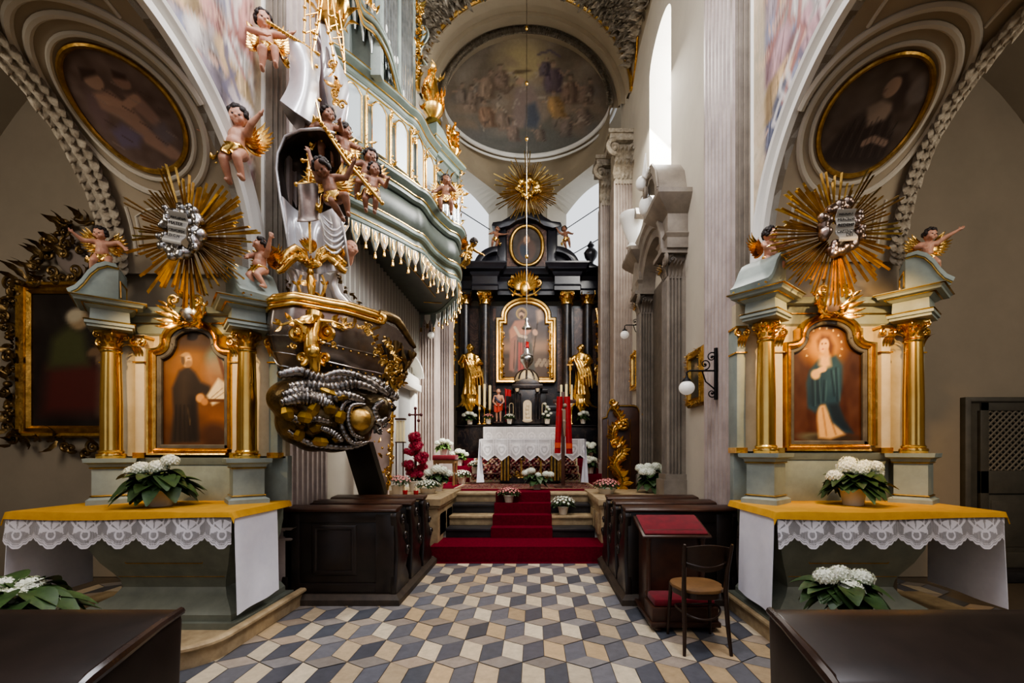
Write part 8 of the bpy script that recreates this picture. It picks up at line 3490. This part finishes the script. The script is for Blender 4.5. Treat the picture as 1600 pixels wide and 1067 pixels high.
t = plant('a', [(0, 0, .3)], 'tall crimson flowering bush in a white pot on the left stair cheek', V(P(649, 0, 7.45).x, 7.45, CH), 1.0, 0, seed=50, pot=(.12, .18), leaves=10, spread=.2, hh=.3, hr=.05, leafL=.14, n=10, petm=PETM, name='potted_azalea')
rg = random.Random(8)
for k in range(34):
    z = .24 + .7 * k / 33
    a = rg.uniform(0, 6.28)
    r = .02 + .17 * math.sin(PI * min(1, (z - .1) / .85)) * rg.random() ** .5
    m = MB()
    flower_head(m, (r * math.cos(a), r * math.sin(a), z), rg.uniform(.055, .075), 26, k, .9, .024)
    me = m.mesh('flower_cluster', 0)
    o = bpy.data.objects.new('flower_cluster', me)
    COL.objects.link(o)
    me.materials.append(PETM)
    o.parent = t
m = MB()
m.tube([(0, 0, .1), (.02, 0, .5), (0, 0, .95)], [.012, .01, .005], 6)
o = bpy.data.objects.new('stem', m.mesh('stem'))
COL.objects.link(o)
o.data.materials.append(LEAF)
o.parent = t
# red glass votive lights between the pots
for k, (x, y) in enumerate(((633, 6.85), (650, 6.8))):
    v_ = thing('votive_light', ('red votive glass with white candle beside the pale pink pot' if k == 0 else 'red votive glass beside the flower box'), 'votive light', (P(x, 0, y).x, y, CH))
    m = MB()
    m.lathe([(.025, 0), (.035, .01), (.038, .07), (.034, .075)], (P(x, 0, y).x, y, CH), 12)
    m.build('glass', mat('ruby_glass', (150, 30, 30), .15), v_, 50)
    m = MB()
    m.lathe([(.015, .03), (.015, .13), (.002, .135)], (P(x, 0, y).x, y, CH), 10)
    m.build('candle', WAX, v_, 50)

# ================================================================ RIGHT WALL PORTAL
WR = 2.12
po = thing('marble_portal', 'grey brown marble portal with fluted columns and broken scroll pediment on the right wall', 'portal', (1.95, 7.3, SF))
for y, nm in ((6.42, 'near'), (8.05, 'far')):
    m = MB()
    fl = [(WR, y - .15), (1.92, y - .15)]
    face = flutes((1.86, y - .13), (1.86, y + .13), 5, .05)
    front = flutes((2.08, y - .15), (1.88, y - .15), 4, .04)
    pts = [(WR, y - .15)] + [tuple(p) for p in front] + [tuple(p) for p in face] + [(1.88, y + .15), (WR, y + .15)]
    wallstrip(m, pts, SF + .38, 3.95)
    m.box((1.80, y - .2, SF), (WR, y + .2, SF + .3))
    m.box((1.83, y - .18, SF + .3), (WR, y + .18, SF + .38))
    m.build('fluted_pilaster', MARBLEG, po)
    m = MB()
    m.box((1.88, y - .13, 3.93), (WR, y + .13, 4.25))
    for s in (-1, 1):
        volute(m, (1.83, y + s * .15, 4.17), (0, s, 0), (0, 0, 1), .085, .03, 1.5, PI / 2, -1)
        volute(m, (1.93 + .0, y - .17, 4.17), (-1, 0, 0), (0, 0, 1), .07, .025, 1.5, PI / 2, -1)
    for k in range(4):
        leaf(m, (1.865, y - .1 + .066 * k, 3.96), (-.1, 0, 1), (-1, 0, 0), .22, .07, 1.0, 2, 6)
        leaf(m, (1.9 + .05 * k, y - .135, 3.96), (0, -.1, 1), (0, -1, 0), .22, .06, 1.0, 2, 6)
    m.box((1.76, y - .22, 4.25), (WR, y + .22, 4.31))
    m.build('capital', MARBLEG, po, 50)
    m = MB()
    for k in range(5):
        leaf(m, (1.80, y - .04 + .02 * k, 4.05), (-.1, (k - 2) * .2, 1), (-1, 0, 0), .1, .03, .1, 0, 4)
    m.tube([(1.80, y - .06, 4.06), (1.80, y + .06, 4.06)], .016, 6)
    m.build('gilt_coronet', GOLD, po)
# arch between the columns, cornice blocks over them
m = MB()
arc = [(1.9, 7.235 - .68 * math.cos(PI * k / 24), 4.31 + .62 * math.sin(PI * k / 24)) for k in range(25)]
m.sweep(arc, [(-.04, -.22), (-.04, .0), (.06, .02), (.08, .06), (.16, .08), (.2, .12), (.26, .12), (.28, -.22)], (-1, 0, 0))
m.build('arch_moulding', MARBLEG, po, 30)
for y in (6.40, 8.1):
    m = MB()
    pf = [(0, 4.31), (.03, 4.31), (.03, 4.45), (.06, 4.5), (.02, 4.54), (.02, 4.78), (.08, 4.84), (.16, 4.92), (.2, 4.98), (.2, 5.04), (-.3, 5.04), (-.3, 4.31)]
    m.sweep([(WR, y - .2, 0), (1.86, y - .2, 0), (1.86, y + .2, 0), (WR, y + .2, 0)], [(-a, z) for a, z in pf])
    m.build('entablature_block', MARBLEG, po, 30)
m = MB()
m.box((1.96, 6.4, 4.95), (WR, 8.1, 5.06))
m.build('cornice_slab', MARBLEG, po, 30)
m = MB()
q = [(0, 0), (0, .12), (.1, .42), (.28, .62), (.5, .68), (.66, .6), (.74, .46), (.68, .4), (.58, .46), (.46, .5), (.32, .44), (.2, .28), (.16, 0)]
m.prism(q, (1.72, 6.22, 5.04), (0, 1, 0), (0, 0, 1), (.4, 0, 0))
for k_ in (.0, .1, .2, .3):
    m.tube([(1.71 + k_ * .0, 6.22 + a * (1 + .02), 5.04 + b - k_ * .35 * (b > .1)) for a, b in q[1:7]], .022, 6)
volute(m, (1.70, 6.88, 5.46), (0, 1, 0), (0, 0, 1), .1, .04, 1.4, 0, -1)
m.build('broken_pediment', MARBLEG, po, 30)
m = MB()
m.prism([(a * -1, b) for a, b in q], (1.72, 8.28, 5.04), (0, 1, 0), (0, 0, 1), (.4, 0, 0))
m.build('broken_pediment', MARBLEG, po, 30)
m = MB()
m.ell((1.66, 6.9, 5.62), (.1, .1, .11), n=12, m=9)
m.tube([(1.66, 6.8, 5.66), (1.66, 6.72, 5.8), (1.66, 6.68, 5.95)], [.035, .03, .012], 7)
m.tube([(1.68, 6.75, 5.62), (1.7, 6.6, 5.68)], [.04, .03], 7)
m.ell((1.74, 6.95, 5.3), (.12, .14, .16), n=12, m=9)
put(skin_mesh(m, .012, 2), 'white_stucco_angel', WHITE, po)
m = MB()
m.lathe([(.05, 0), (.1, .03), (.05, .1), (.14, .3), (.2, .5), (.22, .52), (.22, .6)], (1.72, 7.9, 5.06), 16)
m.build('white_urn', WHITE, po, 50)
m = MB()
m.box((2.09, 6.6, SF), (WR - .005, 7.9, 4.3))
m.build('shaded_panel', mat('shaded_marble_panel', (110, 100, 88), .5, col2=(84, 76, 66)), po)  # solid panel, coloured dark for the shade inside the portal


# ---- wall lamps with opal globes
def globe_lamp(c, wall, up, label):
    """c globe centre, wall the point on the wall the bracket is fixed to"""
    c, w = Vector(c), Vector(wall)
    t = thing('wall_lamp', label, 'lamp', tuple(w))
    m = MB()
    m.ell(c, (.085, .085, .078), n=20, m=14)
    m.build('opal_globe', GLOBE, t, 60)
    m = MB()
    top = c + V(0, 0, .09)
    d = (w - top)
    d.z = 0
    L = d.length
    d.normalize()
    m.lathe([(.05, -.02), (.045, .0), (.02, .02), (.012, .05)], top, 12)
    a = top + V(0, 0, .1)
    m.tube([top + V(0, 0, .03), top + V(0, 0, .08), a + d * .03, a + d * L], .010, 7)
    m.tube([a + d * (L * .5), a + d * (L * .62) + V(0, 0, -.12), a + d * L * .9 + V(0, 0, -.2), a + d * L + V(0, 0, -.24)], .008, 6)
    volute(m, a + d * L * .6 + V(0, 0, .07), d, (0, 0, 1), .06, .007, 1.4, -PI / 2, 1)
    volute(m, a + d * (L - .06) + V(0, 0, .15), d, (0, 0, 1), .06, .007, 1.4, 0, 1)
    volute(m, a + d * (L - .06) + V(0, 0, -.25), d, (0, 0, 1), .05, .007, 1.4, 0, -1)
    m.tube([a + d * (L - .015) + V(0, 0, .25), a + d * (L - .015) + V(0, 0, -.32)], .022, 8)
    m.build('iron_bracket', IRON, t, 60)
    return t


globe_lamp(P(1073, 606, 4.95), (2.02, 4.95, 1.5 + 115 * 4.95 / 700 + .02), 1, 'opal globe lamp on a wrought iron bracket on the right marble pilaster')
globe_lamp(P(976, 523, 8.75), (2.10, 8.75, 1.5 + 190 * 8.75 / 700), 1, 'opal globe lamp in front of the far right wall beyond the portal')
globe_lamp(P(674, 524, 9.75), (-2.5, 9.75, 1.5 + 190 * 9.75 / 700), 1, 'opal globe lamp at the far left wall beneath the gallery')


# ---- framed pictures on the right wall
def wall_picture(y0, y1, z0, z1, label, pic, seed, fm=GOLDD):
    X = WR - .03
    t = thing('framed_picture', label, 'picture', (X, (y0 + y1) / 2, z0))
    m = MB()
    pth = [V(X, y0, z0), V(X, y0, z1), V(X, y1, z1), V(X, y1, z0)]
    m.sweep((pth + [pth[0]])[::-1], [(-.03, -.02), (-.03, .02), (.0, .05), (.05, .03), (.07, .05), (.085, -.02)], (-1, 0, 0))
    rocaille(m, [V(X - .05, y0, z0), V(X - .05, y0, z1), V(X - .05, y1, z1), V(X - .05, y1, z0)], (-1, 0, 0), .035, seed, 1.0, True)
    m.build('frame', fm, t, 40)
    rows = [(z0 + (z1 - z0) * j / 20, y0, y1) for j in range(21)]
    painted_rows(rows, lambda y, z: V(X - .012, y, z), 'canvas', CANVAS, t, 16, pic)


def dark_pic(u, v):
    p = Paint(u, v, (62, 60, 44), .6, 2)
    p.mottle(6, 3)
    p.blob(.5, .6, .2, .15, (110, 96, 70))
    p.blob(.5, .72, .1, .06, (150, 126, 96))
    p.blob(.5, .35, .3, .2, (44, 46, 38))
    p.poly([(0, 0), (1, 0), (1, .18), (0, .2)], (36, 34, 28), .02)
    return p.lin()


wall_picture(5.5, 6.02, P(0, 634, 5.6).z + .04, P(0, 549, 5.6).z + .03, 'dark upright picture in a gilt carved frame on the right wall behind the globe lamp', dark_pic, 4)
wall_picture(9.0, 9.5, P(0, 606, 9.2).z, P(0, 551, 9.2).z, 'small picture in a broad gilt frame on the far right wall', dark_pic, 5, GOLD)

# ================================================================ LEFT PRESBYTERY WALL BELOW THE GALLERY
pt = thing('door_surround', 'white stucco door surround with curved pediment half hidden behind the pulpit prow', 'door surround', (-2.45, 8.6, SF))
m = MB()
m.box((-2.54, 7.7, SF), (-2.4, 7.92, 2.9))
m.build('jamb', WHITE, pt, bevel=.01)
m = MB()
m.box((-2.54, 9.0, SF), (-2.4, 9.2, 2.9))
m.build('jamb', WHITE, pt, bevel=.01)
m = MB()
m.box((-2.54, 7.6, 2.72), (-2.34, 9.3, 2.86))
m.box((-2.54, 7.66, 2.86), (-2.38, 9.24, 3.0))
m.build('lintel', WHITE, pt, bevel=.01)
m = MB()
arc = [(-2.54, 8.45 - .95 * math.cos(a), 3.02 + .46 * math.sin(a)) for a in [PI * k / 20 for k in range(21)]]
m.sweep(arc, [(0, 0), (0, .1), (.04, .16), (.1, .2), (.14, .26), (.18, .26), (.18, 0)], (1, 0, 0))
m.build('curved_pediment', WHITE, pt, 30)
m = MB()
m.box((-2.55, 7.9, SF), (-2.5, 9.02, 2.74))
m.build('door_leaf', mat('grey_inner_door', (150, 150, 148), .6), pt)
cb = thing('candle_lantern', 'wooden rack of pale candles with blue edged box below the pulpit', 'candle rack', tuple(P(625, 740, 7.3)))
m = MB()
a, b = P(617, 656, 7.2), P(632, 690, 7.2)
m.box((a.x, 7.2, b.z - .02), (b.x, 7.3, b.z))
m.box((a.x, 7.2, a.z), (b.x, 7.3, a.z + .03))
m.tube([P(619, 690, 7.25), V(P(619, 0, 7.25).x, 7.25, CH)], .012, 6)
m.tube([P(630, 690, 7.25), V(P(630, 0, 7.25).x, 7.25, CH)], .012, 6)
m.build('rack', WOODR, cb)
for k in range(3):
    m = MB()
    x = a.x + (b.x - a.x) * (k + .5) / 3
    m.lathe([(.022, b.z), (.022, a.z - .01)], (x, 7.25, 0), 10)
    m.build('candle', WAX, cb, 50)
cx = thing('standing_cross', 'slim dark red budded cross on a pole beside the crimson flowers', 'cross', tuple(P(649, 750, 7.75)))
m = MB()
pz = P(649, 640, 7.75)
m.tube([V(pz.x, 7.75, CH), pz], [.022, .018], 7)
m.tube([P(640, 648, 7.75), P(658, 648, 7.75)], .014, 7)
for q in ((640, 648), (658, 648), (649, 638), (654, 657), (649, 648)):
    m.ell(P(*q, 7.75), .03, n=8, m=6)
m.build('cross_pole', mat('dark_red_lacquer', (84, 30, 34), .4), cx, 60)

# ================================================================ BIG PICTURE IN THE LEFT AISLE
bp = thing('framed_painting', 'large dark painting in a heavy carved gilt frame on the left aisle wall', 'painting', (-5.3, 5.3, 1.6))
Yw = 5.33
x0, x1 = P(52, 0, Yw).x, P(212, 0, Yw).x
z0, z1 = P(0, 668, Yw).z, P(0, 458, Yw).z
m = MB()
pth = [V(x1, Yw, z0), V(x1, Yw, z1), V(x0, Yw, z1), V(x0, Yw, z0)]
m.sweep(pth + [pth[0]], [(-.02, 0), (-.02, .04), (.01, .07), (.05, .06), (.07, .09), (.1, .1), (.12, .05), (.12, 0)], (0, -1, 0))
m.build('frame', GOLDD, bp, 30)
m = MB()
e = .17
loop = [V(x0 - e, Yw - .04, z0 - e), V(x0 - e - .04, Yw - .04, z0 + .4), V(x0 - e, Yw - .04, z0 + .8), V(x0 - e - .05, Yw - .04, z1 - .3), V(x0 - e, Yw - .04, z1 + .05), V(x0 + .05, Yw - .04, z1 + .16),
        V(x0 + .15, Yw - .04, z1 + .3), V(x0 + .3, Yw - .04, z1 + .55), V(x0 + .5, Yw - .04, z1 + .8)]
top = V((x0 + x1) / 2 - .1, Yw - .04, z1 + .9)
rocaille(m, loop, (0, -1, 0), .2, 3, 1.5)
rocaille(m, loop[:6], (0, -1, 0), .2, 4, 1.3)
rocaille(m, [loop[0], V(x0 + .4, Yw - .04, z0 - .16), V(x0 + .75, Yw - .04, z0 - .28), V(x1, Yw - .04, z0 - .16)], (0, -1, 0), .19, 5, 1.4)
rocaille(m, [loop[5], V(x0 + .5, Yw - .04, z1 + .2), V(x1 - .1, Yw - .04, z1 + .18), V(x1 + .12, Yw - .04, z1)], (0, -1, 0), .2, 6, 1.4)
rocaille(m, [V(x0 + .12, Yw - .04, z1 + .25), V(x0 + .3, Yw - .04, z1 + .6), V(x0 + .55, Yw - .04, z1 + .85), V(x0 + .8, Yw - .04, z1 + .8), V(x0 + .95, Yw - .04, z1 + .5), V(x0 + 1.05, Yw - .04, z1 + .2)], (0, -1, 0), .18, 7, 2.2)
m.build('carved_border', GOLDB, bp, 50)
m = MB()
m.ell(V(x0 + .58, Yw - .05, z1 + .45), (.26, .05, .27), n=18, m=12)
cart = m.build('crest_cartouche', mat('cartouche_grey', (130, 118, 110), .5), bp, 60)
m = MB()
rocaille(m, [V(x0 + .45, Yw - .12, z1 + .36), V(x0 + .6, Yw - .12, z1 + .55), V(x0 + .7, Yw - .12, z1 + .4)], (0, -1, 0), .16, 9, 1.8)
m.build('gilt_monogram', GOLDB, cart, 50)


def big_pic(u, v):
    p = Paint(u, v, (40, 34, 31), .76, 2)
    p.mottle(4, 3)
    p.poly([(.1, .1), (.75, .1), (.8, .42), (.5, .5), (.15, .44)], (86, 38, 34), .06)
    p.poly([(.16, .44), (.56, .46), (.52, .7), (.36, .76), (.2, .66)], (74, 76, 46), .04)
    p.blob(.46, .8, .1, .075, (150, 128, 98), .2, .4)
    p.blob(.42, .83, .09, .05, (176, 164, 140), .4, .6)
    p.poly([(.68, .5), (.9, .5), (.94, .1), (.66, .1)], (118, 108, 86), .05)
    p.blob(.78, .62, .06, .05, (134, 108, 82), 0, .4)
    p.blob(.62, .56, .08, .035, (120, 94, 70), .3, .5)
    p.blob(.68, .5, .06, .04, (124, 100, 76), -.4, .5)
    return p.lin()


rows = [(z0 + (z1 - z0) * j / 50, x0, x1) for j in range(51)]
painted_rows(rows, lambda x, z: V(x, Yw - .02, z), 'canvas', CANVAS, bp, 44, big_pic)
# ================================================================ LIGHT AND CAMERA
sc = bpy.context.scene
w = bpy.data.worlds.new('World')
sc.world = w
w.use_nodes = True
w.node_tree.nodes['Background'].inputs['Color'].default_value = (*srgb(226, 230, 240), 1)
w.node_tree.nodes['Background'].inputs['Strength'].default_value = .45


def area(name, loc, target, size, power, col=(255, 250, 240), spread=PI):
    l = bpy.data.lights.new(name, 'AREA')
    l.shape = 'RECTANGLE'
    l.size, l.size_y = size
    l.energy = power
    l.color = srgb(*col)
    l.spread = spread
    o = bpy.data.objects.new(name, l)
    COL.objects.link(o)
    o.location = loc
    o.rotation_euler = (Vector(target) - Vector(loc)).to_track_quat('-Z', 'Y').to_euler()
    return o


def spot(name, loc, target, power, ang, col=(255, 200, 130), blend=.6, r=.05):
    l = bpy.data.lights.new(name, 'SPOT')
    l.energy = power
    l.spot_size = math.radians(ang)
    l.spot_blend = blend
    l.shadow_soft_size = r
    l.color = srgb(*col)
    o = bpy.data.objects.new(name, l)
    COL.objects.link(o)
    o.location = loc
    o.rotation_euler = (Vector(target) - Vector(loc)).to_track_quat('-Z', 'Y').to_euler()
    return o


# fill lamps added in nave and crossing; daylight from presbytery window on the right, apse windows
area('nave_fill', (AX, -1.8, 7.6), (AX, 4, 2.4), (4.0, 3.0), 66, (244, 246, 255))  # soft fill added behind the viewer, no window stands there
area('presbytery_window_daylight', (2.35, 7.6, 7.2), (-2.5, 7.9, 2.2), (1.2, 3.2), 300, (255, 250, 240))
area('crossing_fill', (AX, 3.2, 8.4), (AX, 5.2, 0), (3.0, 2.2), 40, (250, 248, 246))  # overhead fill added to brighten the crossing
area('upper_nave_daylight', (1.7, 2.2, 8.0), (-2.7, 3.6, 4.6), (1.6, 1.4), 130, (246, 248, 255))
area('upper_nave_daylight', (-2.2, 2.2, 8.0), (2.2, 3.8, 4.6), (1.6, 1.4), 110, (246, 248, 255))
spot('window_sunshine', (1.7, 7.6, 7.6), (-2.1, 9.9, 2.1), 3200, 30, (255, 250, 240), .8, .25)
for q in (-1, 1):
    area('aisle_fill', (AX + q * 4.6, 1.0, 4.3), (AX + q * 5.2, 5.3, 1.6), (2.0, 1.6), 52, (250, 240, 226))  # fill added to lift the dark aisle end walls
spot('pulpit_glint', (1.0, 3.2, 4.6), (-1.9, 4.6, 2.4), 45, 44, (255, 240, 220), .7, .2)  # spot added in mid-air for highlights on the pulpit
# picture lamps on the two side altars
spot('left_altar_lamp', (-3.0, 2.9, 3.15), (-3.18, 4.3, 2.0), 95, 62, (255, 212, 150))
spot('right_altar_lamp', (2.5, 2.9, 3.15), (2.75, 4.3, 2.15), 120, 85, (255, 206, 136))
spot('high_altar_lamp', (AX, 9.0, 5.2), (AX, 12.2, 3.2), 90, 60, (255, 214, 160))

cam = bpy.data.cameras.new('camera')
cam.sensor_width = 36
cam.sensor_fit = 'HORIZONTAL'
cam.lens = 36 * F / 1600
cam.shift_x = (800 - CX) / 1600
cam.shift_y = (HY - 533.5) / 1600
cam.clip_start = .05
co = bpy.data.objects.new('camera', cam)
COL.objects.link(co)
co.location = (0, 0, HC)
co.rotation_euler = (PI / 2, 0, 0)
sc.camera = co
sc.view_settings.view_transform = 'AgX'
sc.view_settings.look = 'AgX - Medium High Contrast'
sc.view_settings.exposure = .62
